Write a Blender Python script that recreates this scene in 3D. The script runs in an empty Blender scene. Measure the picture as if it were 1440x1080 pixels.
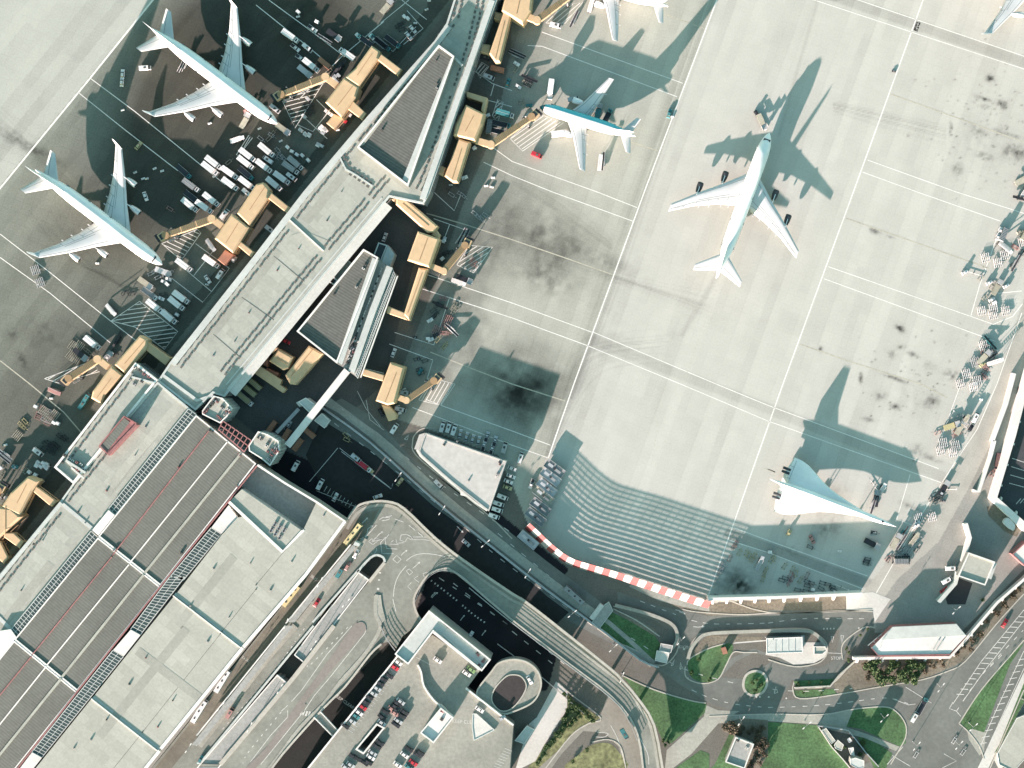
import bpy, bmesh, math, random
import numpy as np
from mathutils import Vector, Matrix
random.seed(7); rng=np.random.RandomState(3)
R=math.radians
# ---------------------------------------------------------------- camera, sky, sun, exposure
S=0.325; H=640.0; CX,CY=860.0,520.0
scene=bpy.context.scene; col=scene.collection
cd=bpy.data.cameras.new('camera'); cam=bpy.data.objects.new('camera',cd); col.objects.link(cam)
cam.location=(0,0,H); cd.sensor_width=36; cd.lens=36*H/(1440*S)
cd.shift_x=(720-CX)/1440; cd.shift_y=-(540-CY)/1440
cd.clip_start=10; cd.clip_end=20000; scene.camera=cam
ELEV=10.9; SX,SY=0.52,0.855; n_=math.hypot(SX,SY); SX/=n_; SY/=n_
wd=bpy.data.worlds.new('World'); scene.world=wd; wd.use_nodes=True
nt=wd.node_tree; bg=nt.nodes['Background']; sky=nt.nodes.new('ShaderNodeTexSky'); sky.sky_type='NISHITA'
sky.sun_disc=False; sky.sun_elevation=R(ELEV); sky.sun_rotation=math.atan2(-SX,-SY)%(2*math.pi)
sky.altitude=30; sky.air_density=1.0; sky.dust_density=1.0; sky.ozone_density=1.0
tint=nt.nodes.new('ShaderNodeMix'); tint.data_type='RGBA'; tint.blend_type='MULTIPLY'; tint.inputs[0].default_value=1
tint.inputs[7].default_value=(0.535,0.675,0.555,1)
nt.links.new(sky.outputs[0],tint.inputs[6]); nt.links.new(tint.outputs[2],bg.inputs[0]); bg.inputs[1].default_value=0.12
sl=bpy.data.lights.new('sun','SUN'); so=bpy.data.objects.new('sun',sl); col.objects.link(so)
sl.energy=4.15; sl.angle=R(0.5); sl.color=(1.0,0.775,0.745)
dv=Vector((SX*math.cos(R(ELEV)),SY*math.cos(R(ELEV)),-math.sin(R(ELEV))))
so.rotation_euler=dv.to_track_quat('-Z','Y').to_euler(); so.location=(-300,-300,300)
vs=scene.view_settings; scene.display_settings.display_device='sRGB'
vs.view_transform='Standard'; vs.look='None'; vs.gamma=1; vs.use_curve_mapping=False; vs.exposure=2.50
scene.cycles.max_bounces=6

# ---------------------------------------------------------------- coordinates
ORG={'za':(380,680,5.538),'zb':(280,880,5.538),'zc':(540,850,5.538),'zd':(260,540,6),'ze':(1280,640,9),'zf':(1280,240,9),
     'zg':(1140,990,12),'zh':(960,740,5.143),'f':(0,0,1)}
for c in range(4):
    for r in range(4): ORG['t%d%d'%(c,r)]=(360*c,270*r,4)
def p(t,s):
    ox,oy,k=ORG[t]; return [(ox+float(a.split(',')[0])/k, oy+float(a.split(',')[1])/k) for a in s.split()]
def W(q,z=0.0):
    k=(H-z)/H*S; return ((q[0]-CX)*k,(CY-q[1])*k,z)
def WL(pts,z=0.0): return [W(q,z)[:2] for q in pts]
def sm(pts,n=5,closed=False):
    o=[]; N=len(pts); rg=range(N if closed else N-1)
    for i in rg:
        if closed: a,b,c,d=pts[i-1],pts[i],pts[(i+1)%N],pts[(i+2)%N]
        else: a,b,c,d=pts[max(i-1,0)],pts[i],pts[i+1],pts[min(i+2,N-1)]
        for j in range(n):
            t=j/n
            o.append(tuple(.5*((2*b[k])+(-a[k]+c[k])*t+(2*a[k]-5*b[k]+4*c[k]-d[k])*t*t+(-a[k]+3*b[k]-3*c[k]+d[k])*t**3) for k in (0,1)))
    if not closed: o.append(pts[-1])
    return o
# ---------------------------------------------------------------- materials
def lin(c):
    return tuple((x/12.92 if x<=0.04045 else ((x+0.055)/1.055)**2.4) for x in c)
MATS={}
def mat(name,c,rough=.8,var=.12,scale=.6,var2=.08,scale2=.05,metal=0,rand=0,kind=None,ang=0,period=1.2,depth=.25,spec=.3):
    if name in MATS: return MATS[name]
    m=bpy.data.materials.new(name); m.use_nodes=True; t=m.node_tree; N=t.nodes; L=t.links
    b=N['Principled BSDF']; b.inputs['Roughness'].default_value=rough; b.inputs['Metallic'].default_value=metal
    b.inputs['Specular IOR Level'].default_value=spec
    geo=N.new('ShaderNodeNewGeometry')
    def noise(s,d=3):
        n=N.new('ShaderNodeTexNoise'); n.inputs['Scale'].default_value=s; n.inputs['Detail'].default_value=d
        n.inputs['Roughness'].default_value=.65
        L.new(geo.outputs['Position'],n.inputs['Vector']); return n
    def mp(src,lo,hi,a=.3,bb=.7):
        r=N.new('ShaderNodeMapRange'); r.inputs[1].default_value=a; r.inputs[2].default_value=bb
        r.inputs[3].default_value=lo; r.inputs[4].default_value=hi; L.new(src,r.inputs[0]); return r.outputs[0]
    def mul(a,bb):
        x=N.new('ShaderNodeMath'); x.operation='MULTIPLY'; L.new(a,x.inputs[0]); L.new(bb,x.inputs[1]); return x.outputs[0]
    f=mul(mp(noise(scale).outputs[0],1-var,1+var),mp(noise(scale2,2).outputs[0],1-var2,1+var2))
    if rand:
        oi=N.new('ShaderNodeObjectInfo'); f=mul(f,mp(oi.outputs['Random'],1-rand,1+rand*.4,0,1))
    if kind in('corr','slab','plank'):
        mpn=N.new('ShaderNodeMapping'); mpn.vector_type='TEXTURE'; mpn.inputs['Rotation'].default_value=(0,0,R(ang)); L.new(geo.outputs['Position'],mpn.inputs['Vector'])
        if kind in('corr','plank'):
            w=N.new('ShaderNodeTexWave'); w.inputs['Scale'].default_value=.314/period; w.inputs['Distortion'].default_value=.4 if kind=='corr' else 0
            w.inputs['Detail Scale'].default_value=.3
            L.new(mpn.outputs[0],w.inputs['Vector']); f=mul(f,mp(w.outputs['Fac'],1-depth,1+depth*.5,0,1))
        else:
            w=N.new('ShaderNodeTexBrick'); w.inputs['Scale'].default_value=1; w.offset=.5
            w.inputs['Brick Width'].default_value=period; w.inputs['Row Height'].default_value=period*.45
            w.inputs['Mortar Size'].default_value=.07; w.inputs['Mortar Smooth'].default_value=.3
            w.inputs['Color1'].default_value=(1-depth,)*3+(1,); w.inputs['Color2'].default_value=(1+depth*.4,)*3+(1,); w.inputs['Mortar'].default_value=(.86,)*3+(1,)
            L.new(mpn.outputs[0],w.inputs['Vector'])
            s=N.new('ShaderNodeSeparateColor'); L.new(w.outputs['Color'],s.inputs[0]); f=mul(f,s.outputs[0])
    mx=N.new('ShaderNodeMix'); mx.data_type='RGBA'; mx.blend_type='MULTIPLY'; mx.inputs[0].default_value=1
    mx.inputs[6].default_value=tuple(c)+(1,); cc=N.new('ShaderNodeCombineColor')
    for i in range(3): L.new(f,cc.inputs[i])
    L.new(cc.outputs[0],mx.inputs[7]); L.new(mx.outputs[2],b.inputs['Base Color'])
    MATS[name]=m; return m
PA=50.6   # pier axis angle
ROOFC=mat('pale roof concrete',(.31,.325,.28),var=.08,scale=.8,var2=.06,scale2=.05,kind='slab',ang=PA-90,period=8,depth=.11)
ROOFG=mat('grey corrugated roof',(.120,.129,.110),var=.11,var2=.12,scale2=.03,kind='corr',ang=PA,period=1.25,depth=.15)
ROOFD=mat('grey ribbed raised roof',(.108,.114,.10),var=.14,kind='corr',ang=PA+8,period=1.25,depth=.22)
ROOFB=mat('beige flat roof',(.325,.335,.285),var=.08,scale=.9,var2=.06,scale2=.045,kind='slab',ang=PA-90,period=9,depth=.10)
ROOFT=mat('terrace felt',(.26,.27,.25),var=.16,scale=.8)
WHITE=mat('white parapet paint',(.62,.61,.57),var=.07)
WHITET=mat('trapezoid roof membrane',(.39,.39,.36),var=.09,scale=.5,var2=.08,scale2=.08)
WHITEW=mat('white wall',(.54,.535,.50),var=.06,var2=.06)
TEALW=mat('pale grey cladding',(.40,.43,.40),var=.08)
WALL=mat('grey facade',(.23,.23,.21),var=.1)
PEACH=mat('peach cladding',(.47,.345,.205),var=.06,scale=.4)
PEACHD=mat('brown cladding',(.27,.185,.10),var=.08)
RUST=mat('terracotta cladding',(.27,.13,.085),var=.1)
SKYG=mat('roof glazing',(.045,.065,.062),rough=.25,var=.15,spec=.4)
BAND=mat('darker roof band',(.265,.275,.235),var=.09,scale=.8)
GLASS=mat('dark glass',(.02,.028,.03),rough=.15,var=.1,spec=.5)
DARK=mat('dark trim',(.03,.03,.032),rough=.6)
PINK=mat('faded red metal',(.27,.125,.12),var=.25)
VENT=mat('vent metal',(.09,.095,.085),var=.2)
VENTL=mat('light vent',(.5,.5,.46),var=.15)
METAL=mat('galvanised metal',(.38,.39,.38),rough=.45,metal=.3)
ASPH=mat('worn asphalt',(.185,.195,.165),var=.14,scale=.5,var2=.18,scale2=.06)
ASPHD=mat('dark asphalt',(.06,.058,.053),var=.15,scale=.5,var2=.2,scale2=.05)
ASPHG=mat('grey road',(.125,.135,.12),var=.12,scale=.6,var2=.18,scale2=.05)
PAVE=mat('pavement concrete',(.27,.275,.235),var=.14,scale=.8,var2=.15,scale2=.05)
PAVEW=mat('bright paving',(.45,.45,.41),var=.09,scale=.9)
KERB=mat('kerb stone',(.36,.35,.30),var=.12)
MARK=mat('white road paint',(.46,.46,.42),var=.22,scale=1.2)
MARKA=mat('apron line paint',(.62,.62,.57),var=.15,scale=1.2)
MARKY=mat('faded yellow paint',(.355,.345,.275),var=.2,scale=.9)
MARKD=mat('black paint',(.025,.025,.025))
RED=mat('red paint',(.50,.06,.045),var=.12)
GRASS=mat('mown grass',(.056,.115,.046),var=.40,scale=.9,var2=.3,scale2=.09)
GRASSP=mat('pale rough grass',(.14,.15,.07),var=.4,scale=.6,var2=.3,scale2=.15)
SOIL=mat('bare soil',(.145,.132,.10),var=.3,scale=1.0,var2=.2)
LEAF=mat('shrub leaves',(.05,.085,.03),var=.4,scale=1.5)
LEAFD=mat('brown twigs',(.09,.075,.05),var=.4,scale=1.5)
TRUNK=mat('bark',(.06,.045,.03))
PWHITE=mat('aircraft white paint',(.77,.765,.74),rough=.32,var=.05,scale=.35,var2=.07,scale2=.09,spec=.5)
PWING=mat('wing grey paint',(.50,.515,.505),rough=.42,var=.05,scale=.25,var2=.06)
PLINE=mat('panel line grey',(.19,.22,.21),rough=.5)
PTEAL=mat('light blue paint',(.06,.40,.46),rough=.35,var=.04)
PTEALD=mat('dark teal paint',(.02,.13,.14),rough=.4)
NACM=mat('engine cowling',(.55,.55,.53),rough=.3,metal=.35)
NACD=mat('dark engine cowling',(.04,.045,.05),rough=.35)
TYRE=mat('rubber',(.02,.02,.02),rough=.9)
# ---------------------------------------------------------------- mesh builder
class MB:
    def __init__(s): s.v=[]; s.f=[]; s.m=[]; s.mats=[]; s.smooth=[]
    def mi(s,m):
        if m not in s.mats: s.mats.append(m)
        return s.mats.index(m)
    def add(s,vs,fs,m,sm_=False):
        o=len(s.v); s.v+=[tuple(v) for v in vs]; k=s.mi(m)
        for f in fs: s.f.append(tuple(i+o for i in f)); s.m.append(k); s.smooth.append(sm_)
    def prism(s,pts,z0,z1,mt,ms=None,bottom=True):
        ms=ms or mt; n=len(pts)
        a=sum(pts[i][0]*pts[(i+1)%n][1]-pts[(i+1)%n][0]*pts[i][1] for i in range(n))
        if a<0: pts=pts[::-1]
        s.add([(x,y,z1) for x,y in pts],[tuple(range(n))],mt)
        s.add([(x,y,z0) for x,y in pts]+[(x,y,z1) for x,y in pts],[(i,(i+1)%n,n+(i+1)%n,n+i) for i in range(n)],ms)
        if bottom: s.add([(x,y,z0) for x,y in pts],[tuple(range(n-1,-1,-1))],ms)
    def hprism(s,outer,holes,z0,z1,mt,ms=None):
        from mathutils.geometry import tessellate_polygon as tp
        ms=ms or mt; o=ccw(outer); hs=[ccw(h)[::-1] for h in holes]; al=[q for l in [o]+hs for q in l]
        tr=tp([[Vector((x,y,0)) for x,y in l] for l in [o]+hs]); fs=[]
        for a,b,c in tr:
            k=(al[b][0]-al[a][0])*(al[c][1]-al[a][1])-(al[b][1]-al[a][1])*(al[c][0]-al[a][0]); fs.append((a,b,c) if k>0 else (a,c,b))
        s.add([(x,y,z1) for x,y in al],fs,mt)
        for l in [o]+hs:
            n=len(l); s.add([(x,y,z0) for x,y in l]+[(x,y,z1) for x,y in l],[(i,(i+1)%n,n+(i+1)%n,n+i) for i in range(n)],ms)
    def sheet(s,pts,z,m):
        n=len(pts); a=sum(pts[i][0]*pts[(i+1)%n][1]-pts[(i+1)%n][0]*pts[i][1] for i in range(n))
        if a<0: pts=pts[::-1]
        s.add([(x,y,z) for x,y in pts],[tuple(range(n))],m)
    def ring(s,pts,w,z0,z1,m,ms=None):
        n=len(pts); a=sum(pts[i][0]*pts[(i+1)%n][1]-pts[(i+1)%n][0]*pts[i][1] for i in range(n))
        if a<0: pts=pts[::-1]
        inn=inset(pts,w); ms=ms or m
        s.add([(x,y,z1) for x,y in pts]+[(x,y,z1) for x,y in inn],[(i,(i+1)%n,n+(i+1)%n,n+i) for i in range(n)],m)
        s.add([(x,y,z0) for x,y in pts]+[(x,y,z1) for x,y in pts],[(i,(i+1)%n,n+(i+1)%n,n+i) for i in range(n)],ms)
        s.add([(x,y,z0) for x,y in inn]+[(x,y,z1) for x,y in inn],[(i,n+i,n+(i+1)%n,(i+1)%n) for i in range(n)],ms)
    def box(s,c,d,m,rot=0,tilt=0):
        x,y,z=d[0]/2,d[1]/2,d[2]/2; ca,sa=math.cos(rot),math.sin(rot); ct,st=math.cos(tilt),math.sin(tilt); o=[]
        for a in(-1,1):
            for b in(-1,1):
                for e in(-1,1):
                    X,Y,Z=a*x,b*y,e*z; X,Z=X*ct-Z*st,X*st+Z*ct
                    o.append((c[0]+X*ca-Y*sa,c[1]+X*sa+Y*ca,c[2]+Z))
        s.add(o,[(0,1,3,2),(4,6,7,5),(0,4,5,1),(2,3,7,6),(0,2,6,4),(1,5,7,3)],m)
    def strip(s,pts,w,z0,z1,m,ms=None,flat=False,closed=False,off=0):
        n=len(pts); L=[];Rr=[]
        for i in range(n):
            if closed: a,b=pts[i-1],pts[(i+1)%n]
            else: a,b=pts[max(i-1,0)],pts[min(i+1,n-1)]
            dx,dy=b[0]-a[0],b[1]-a[1]; l=math.hypot(dx,dy) or 1; nx,ny=-dy/l,dx/l
            q=pts[i]; L.append((q[0]+nx*(w/2+off),q[1]+ny*(w/2+off))); Rr.append((q[0]-nx*(w/2-off),q[1]-ny*(w/2-off)))
        rg=range(n if closed else n-1)
        s.add([(x,y,z1) for x,y in Rr]+[(x,y,z1) for x,y in L],[(i,(i+1)%n,n+(i+1)%n,n+i) for i in rg],m)
        if not flat:
            ms=ms or m
            s.add([(x,y,z0) for x,y in Rr]+[(x,y,z1) for x,y in Rr],[(i,(i+1)%n,n+(i+1)%n,n+i) for i in rg],ms)
            s.add([(x,y,z0) for x,y in L]+[(x,y,z1) for x,y in L],[(i,n+i,n+(i+1)%n,(i+1)%n) for i in rg],ms)
            if not closed:
                for e,fl in((0,0),(n-1,1)):
                    q=[(Rr[e][0],Rr[e][1],z0),(L[e][0],L[e][1],z0),(L[e][0],L[e][1],z1),(Rr[e][0],Rr[e][1],z1)]
                    s.add(q,[(3,2,1,0) if not fl else (0,1,2,3)],ms)
    def cyl(s,c,r,h,m,n=12,r2=None,sm_=False):
        r2=r if r2 is None else r2; a=[2*math.pi*i/n for i in range(n)]
        s.add([(c[0]+r*math.cos(t),c[1]+r*math.sin(t),c[2]) for t in a]+[(c[0]+r2*math.cos(t),c[1]+r2*math.sin(t),c[2]+h) for t in a],
              [(i,(i+1)%n,n+(i+1)%n,n+i) for i in range(n)],m,sm_)
        s.add([(c[0]+r2*math.cos(t),c[1]+r2*math.sin(t),c[2]+h) for t in a],[tuple(range(n))],m)
        s.add([(c[0]+r*math.cos(t),c[1]+r*math.sin(t),c[2]) for t in a],[tuple(range(n-1,-1,-1))],m)
    def cyly(s,c,r,w,m,n=10):
        a=[2*math.pi*i/n for i in range(n)]
        A=[(c[0]+r*math.cos(t),c[1]-w/2,c[2]+r*math.sin(t)) for t in a]; B=[(c[0]+r*math.cos(t),c[1]+w/2,c[2]+r*math.sin(t)) for t in a]
        s.add(A+B,[(i,n+i,n+(i+1)%n,(i+1)%n) for i in range(n)]+[tuple(range(n)),tuple(range(2*n-1,n-1,-1))],m)
    def rings(s,rs,m,cap=True,sm_=True):
        n=len(rs[0]); vs=[q for r_ in rs for q in r_]; fs=[]
        for k in range(len(rs)-1):
            for i in range(n): fs.append((k*n+i,k*n+(i+1)%n,(k+1)*n+(i+1)%n,(k+1)*n+i))
        s.add(vs,fs,m,sm_)
        if cap: s.add(rs[0],[tuple(range(n-1,-1,-1))],m); s.add(rs[-1],[tuple(range(n))],m)
    def tube(s,a,b,r,m,n=6,r2=None):
        a=Vector(a);b=Vector(b); d=(b-a); q=d.to_track_quat('Z','Y'); r2=r if r2 is None else r2
        A=[a+q@Vector((r*math.cos(2*math.pi*i/n),r*math.sin(2*math.pi*i/n),0)) for i in range(n)]
        B=[b+q@Vector((r2*math.cos(2*math.pi*i/n),r2*math.sin(2*math.pi*i/n),0)) for i in range(n)]
        s.rings([A,B],m)
    def build(s,name,root=None,world=True,parent=None):
        me=bpy.data.meshes.new(name); v=s.v
        par=parent or root
        if root is not None and world:
            l=root['_loc']; v=[(a-l[0],b-l[1],c-l[2]) for a,b,c in v]
        me.from_pydata(v,[],s.f); 
        for m in s.mats: me.materials.append(m)
        me.polygons.foreach_set('material_index',s.m); me.polygons.foreach_set('use_smooth',s.smooth)
        me.update(); o=bpy.data.objects.new(name,me); col.objects.link(o)
        if par is not None: o.parent=par
        return o
def ccw(P):
    n=len(P); a=sum(P[i][0]*P[(i+1)%n][1]-P[(i+1)%n][0]*P[i][1] for i in range(n)); return P if a>0 else P[::-1]
def inset(pts,w):
    n=len(pts); o=[]
    for i in range(n):
        a,b,c=pts[i-1],pts[i],pts[(i+1)%n]
        d1=(b[0]-a[0],b[1]-a[1]); d2=(c[0]-b[0],c[1]-b[1]); l1=math.hypot(*d1) or 1; l2=math.hypot(*d2) or 1
        n1=(-d1[1]/l1,d1[0]/l1); n2=(-d2[1]/l2,d2[0]/l2); k=1+n1[0]*n2[0]+n1[1]*n2[1]; k=max(k,.35)
        o.append((b[0]+(n1[0]+n2[0])*w/k,b[1]+(n1[1]+n2[1])*w/k))
    return o
def thing(name,label,cat,loc=(0,0,0),rz=0,group=None):
    o=bpy.data.objects.new(name,None); col.objects.link(o); o.location=loc; o.rotation_euler=(0,0,rz); o['label']=label; o['category']=cat
    o['_loc']=list(loc); o.empty_display_size=1
    if group: o['group']=group
    return o
def struct(name,mb,label=None,kind='structure'):
    o=mb.build(name); o['kind']=kind
    if label: o['label']=label
    return o
def cen(pts): return (sum(q[0] for q in pts)/len(pts),sum(q[1] for q in pts)/len(pts))
def copy_thing(r,loc,rz,label=None,group=None):
    c=r.copy(); col.objects.link(c); c.location=loc; c.rotation_euler=(0,0,rz)
    if label: c['label']=label
    if group: c['group']=group
    def rec(a,b):
        for ch in list(a.children):
            d=ch.copy(); col.objects.link(d); d.parent=b; rec(ch,d)
    rec(r,c); return c
# ---------------------------------------------------------------- ground
def inpoly(X,Y,poly):
    r=np.zeros(X.shape,bool); n=len(poly)
    for i in range(n):
        x1,y1=poly[i]; x2,y2=poly[(i+1)%n]
        if y1==y2: continue
        c=((y1>Y)!=(y2>Y))&(X<(x2-x1)*(Y-y1)/(y2-y1)+x1); r^=c
    return r
def vnoise(X,Y,s,seed):
    g=np.random.RandomState(seed).rand(256,256); x=X/s; y=Y/s; i=np.floor(x).astype(int); j=np.floor(y).astype(int)
    fx=x-i; fy=y-j; fx=fx*fx*(3-2*fx); fy=fy*fy*(3-2*fy)
    a=g[i%256,j%256];b=g[(i+1)%256,j%256];c=g[i%256,(j+1)%256];d=g[(i+1)%256,(j+1)%256]
    return (a*(1-fx)+b*fx)*(1-fy)+(c*(1-fx)+d*fx)*fy
def fbm(X,Y,s,seed,o=4):
    r=0;a=.5
    for k in range(o): r=r+a*vnoise(X,Y,s/2**k,seed+k); a*=.5
    return r/(1-.5**o)
def side(X,Y,a,b): # >0 on the right of a->b in image
    return ((b[0]-a[0])*(Y-a[1])-(b[1]-a[1])*(X-a[0]))/math.hypot(b[0]-a[0],b[1]-a[1])
def seg(X,Y,a,b):
    dx,dy=b[0]-a[0],b[1]-a[1]; t=np.clip(((X-a[0])*dx+(Y-a[1])*dy)/(dx*dx+dy*dy),0,1)
    return np.hypot(X-a[0]-t*dx,Y-a[1]-t*dy)
STEP=1.9
xs=np.arange(-120,1560+STEP,STEP); ys=np.arange(-120,1200+STEP,STEP); X,Y=np.meshgrid(xs,ys); 
def C(c): return np.array(c)
colr=np.zeros(X.shape+(3,)); colr[:]=C((.125,.122,.105))
def put(mask,c): colr[mask]=C(c)
# left apron
dl=side(X,Y,(215,0),(0,262))   # sign check below
left=(side(X,Y,(640,0),(0,800))>0)
dmain=-side(X,Y,(215,0),(0,262))
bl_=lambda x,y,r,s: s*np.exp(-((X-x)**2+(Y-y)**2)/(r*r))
t=np.clip(dmain/90,0,1)*.40+bl_(310,80,120,.8)+bl_(220,150,90,.25)+bl_(280,230,100,.55)+bl_(190,330,100,.35)+bl_(430,60,120,.7)+bl_(150,480,70,.3)+bl_(60,620,110,.4)+0.3*(fbm(X*.8+Y*.6,Y*.8-X*.6,130,11)-.5); t=np.clip(t,0,1)[...,None]  # brown asphalt blobs, made darker where the cast shadows fall
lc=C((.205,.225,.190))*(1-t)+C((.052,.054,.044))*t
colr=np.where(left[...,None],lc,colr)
nw=dmain<0; nwc=C((.33,.345,.305))
colr=np.where(nw[...,None],nwc,colr)
# right apron: middle (between pier and line A) and light (right of A)
APR=[(700,-200),(1600,-200),(1600,400),(1440,420),(1396,556),(1345,650),(1292,730),(1232,812),(1212,836),(1080,842),(997,848),(940,830),(870,806),(800,784),(765,757),(742,736),(724,690),(700,640),(615,608),(560,590),(545,570),(612,400),(650,290),(700,170),(720,60)]
ap=inpoly(X,Y,APR)
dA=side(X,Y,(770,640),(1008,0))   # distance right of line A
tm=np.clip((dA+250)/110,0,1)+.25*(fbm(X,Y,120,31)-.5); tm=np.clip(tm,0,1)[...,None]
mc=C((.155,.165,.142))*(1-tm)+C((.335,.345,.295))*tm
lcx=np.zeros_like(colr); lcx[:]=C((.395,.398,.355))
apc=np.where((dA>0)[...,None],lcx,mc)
# concrete bays: tone per bay
ca,sa=math.cos(R(20)),math.sin(R(20)); U=(X*ca+Y*sa); V=(-X*sa+Y*ca)
bx=np.floor(U/13.).astype(int); by=np.floor(V/31.).astype(int)
hsh=np.random.RandomState(5).rand(997); bay=hsh[(bx*71+by*131)%997]; bayc=hsh[(bx*37+7)%997]
apc=apc*(1+.05*(bay-.5)+.10*(bayc-.5))[...,None]
ju=np.abs((U/13.)%1-.5)>.46; jv=np.abs((V/31.)%1-.5)>.478
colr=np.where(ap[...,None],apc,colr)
# left-apron bays
ca2,sa2=math.cos(R(51)),math.sin(R(51)); U2=X*ca2-Y*sa2; V2=X*sa2+Y*ca2
b2=hsh[(np.floor(V2/16.).astype(int)*53+11)%997]; b3=hsh[(np.floor(V2/16.).astype(int)*53+np.floor(U2/70).astype(int)*29)%997]
lf=(left|nw)
colr=np.where(lf[...,None],colr*(1+.20*(b2-.5)+.08*(b3-.5))[...,None],colr)
f=fbm(X*.83+Y*.55,Y*.83-X*.55,47,41,5)-.5; colr*= (1+.09*f)[...,None]
# taxi bands
def band(a,b,w,c,soft=3,m=None):
    global colr
    d=seg(X,Y,a,b); k=np.clip((w-d)/soft,0,1)*(1-abs(c)) if 0 else np.clip((w-d)/soft,0,1)
    if m is not None: k=k*m
    colr=colr*(1-k*(1-c))[...,None]
band((1175,-5),(1440,88),9,.80); band((830,477),(1325,670),9,.86); band((1000,-40),(1175,-5),9,.82)
band((1026,751),(1225,822),9,.72); band((925,590),(950,470),14,.93,10); band((960,470),(1010,385),6,.86,5)
band((1150,0),(1095,190),4,.86,4); band((1150,-10),(1060,330),16,.96,12)
band((770,640),(835,470),10,.88,9)
# oil and rubber stains, plus shade painted over one stand
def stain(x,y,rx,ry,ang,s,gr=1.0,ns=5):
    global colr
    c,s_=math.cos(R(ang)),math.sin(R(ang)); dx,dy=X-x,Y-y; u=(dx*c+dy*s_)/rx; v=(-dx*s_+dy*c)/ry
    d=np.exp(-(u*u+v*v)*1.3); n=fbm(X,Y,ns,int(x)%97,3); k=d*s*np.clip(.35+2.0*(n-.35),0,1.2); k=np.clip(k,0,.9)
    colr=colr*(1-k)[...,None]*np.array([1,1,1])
for a in ((735,548,82,66,12,.80,1,40),(735,545,62,48,15,.6,1,12),(725,560,40,30,15,.5,1,6),(640,470,60,90,20,.45,1,18),(600,330,60,60,0,.3,1,14),(690,330,50,70,20,.3,1,12),(775,340,62,36,20,.62,1,14),(770,330,100,80,20,.30,1,25),(765,385,50,28,30,.5,1,9),(845,365,60,12,20,.35,1,9),(715,330,60,60,0,.25,1,20),  # first ellipse paints the building's shadow on the stand darker
  (1393,110,7,6,0,.9),(1384,139,13,3,18,.9),(1409,147,8,7,10,.95),(1385,150,7,4,0,.5),(1337,180,3,9,0,.8),(1384,219,12,5,10,.9),(1347,238,7,8,0,.9),
  (1418,212,8,9,0,.8),(1376,184,14,7,20,.4),(1415,188,24,3,18,.6),(1434,216,9,12,0,.8),(1390,200,45,40,20,.12,1,9),
  (1230,325,9,4,20,.8),(1252,333,6,2,20,.8),(1266,462,9,5,30,.9),(1284,499,9,4,20,.9),(1268,488,6,3,0,.7),(1255,498,8,8,0,.3),(1305,515,14,9,10,.25,1,7),
  (1211,533,4,9,0,.7),(1258,532,18,3,20,.8),(1337,527,10,8,0,.7),(1238,557,9,7,0,.55),(1258,572,8,4,20,.9),(1310,566,12,9,0,.8),(1221,590,10,3,10,.7),
  (1154,492,3,5,0,.8),(1290,560,50,34,10,.12,1,8),(1038,824,22,15,10,.95,1,6),(1030,812,34,26,0,.5,1,9),(1305,642,22,5,20,.5),(1290,630,8,6,0,.5),
  (1110,775,20,10,20,.3),(1160,745,18,8,0,.4),(1165,740,30,22,0,.25),(1225,768,7,5,0,.5),(1280,712,18,4,20,.5),(1180,690,14,9,0,.25),
  (60,470,40,25,30,.3,1,9),(30,505,16,5,60,.6),(17,470,12,8,0,.5),(300,110,60,40,40,.35,1,16),(330,60,60,60,40,.25,1,16),(170,330,70,45,35,.25,1,16),(430,20,60,30,0,.35,1,14),(45,210,60,6,25,.5,1,5),(35,200,45,8,30,.4,1,5),
  (555,590,18,26,60,.3),(700,330,40,80,20,.25,1,18),(640,430,30,50,20,.3,1,12),(860,470,40,60,20,.14,1,14),(1400,700,26,20,0,.5,1,6),(1395,740,26,30,0,.35,1,8),(1376,690,8,8,0,.6)):
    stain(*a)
# scattered specks and curved tyre marks
rs=np.random.RandomState(9)
for k in range(420):
    if k<260: x=rs.normal(1385,45); y=rs.normal(180,48)
    else: x=rs.normal(1290,42); y=rs.normal(540,42)
    m=(np.abs(X-x)<5)&(np.abs(Y-y)<5); ex=rs.uniform(.6,3.5); ey=rs.uniform(.5,1.4)
    colr[m]*=(1-.7*rs.rand()**2.2*np.exp(-((X[m]-x)+.36*(Y[m]-y))**2/(.6+ex)-((Y[m]-y)-.36*(X[m]-x))**2/(.5+ey)))[...,None]
def tyre(pts,w,c):
    global colr
    q=sm(pts,8); d=np.full(X.shape,1e9)
    x0,x1=min(a[0] for a in q)-9,max(a[0] for a in q)+9; y0,y1=min(a[1] for a in q)-9,max(a[1] for a in q)+9
    m=(X>x0)&(X<x1)&(Y>y0)&(Y<y1); dd=np.full(m.sum(),1e9)
    for a,b in zip(q[:-1],q[1:]): dd=np.minimum(dd,seg(X[m],Y[m],a,b))
    colr[m]*=(1-c*np.clip(1-dd/w,0,1))[...,None]
for k in range(46):
    o=rs.normal(0,10); o2=rs.normal(0,8)
    tyre([(740+rs.rand()*30,352+o),(820,378+o*.6),(900,402+o2*.5),(975+rs.rand()*30,432+o2)],1.3,.035)
for k in range(40):
    o=rs.normal(0,9); tyre([(770+o*.3,640),(800+o,560),(835+o*1.4,505+o),(905+rs.rand()*40,490+o*1.4)],1.3,.045)
for k in range(26):
    o=rs.normal(0,14); tyre([(720,255+o),(790,300+o),(860,350+o*.6)],1.3,.07)
for k in range(34):
    o=rs.normal(0,16); o2=rs.normal(0,10)
    tyre([(60+o,300+o2),(130+o,380+o*.4),(210,400+o*.5),(260,360+o2)],1.3,.06)
for k in range(30):
    o=rs.normal(0,18); tyre([(0,180+o),(60,225+o*.6),(140,300+o*.5)],1.3,.07)
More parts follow.
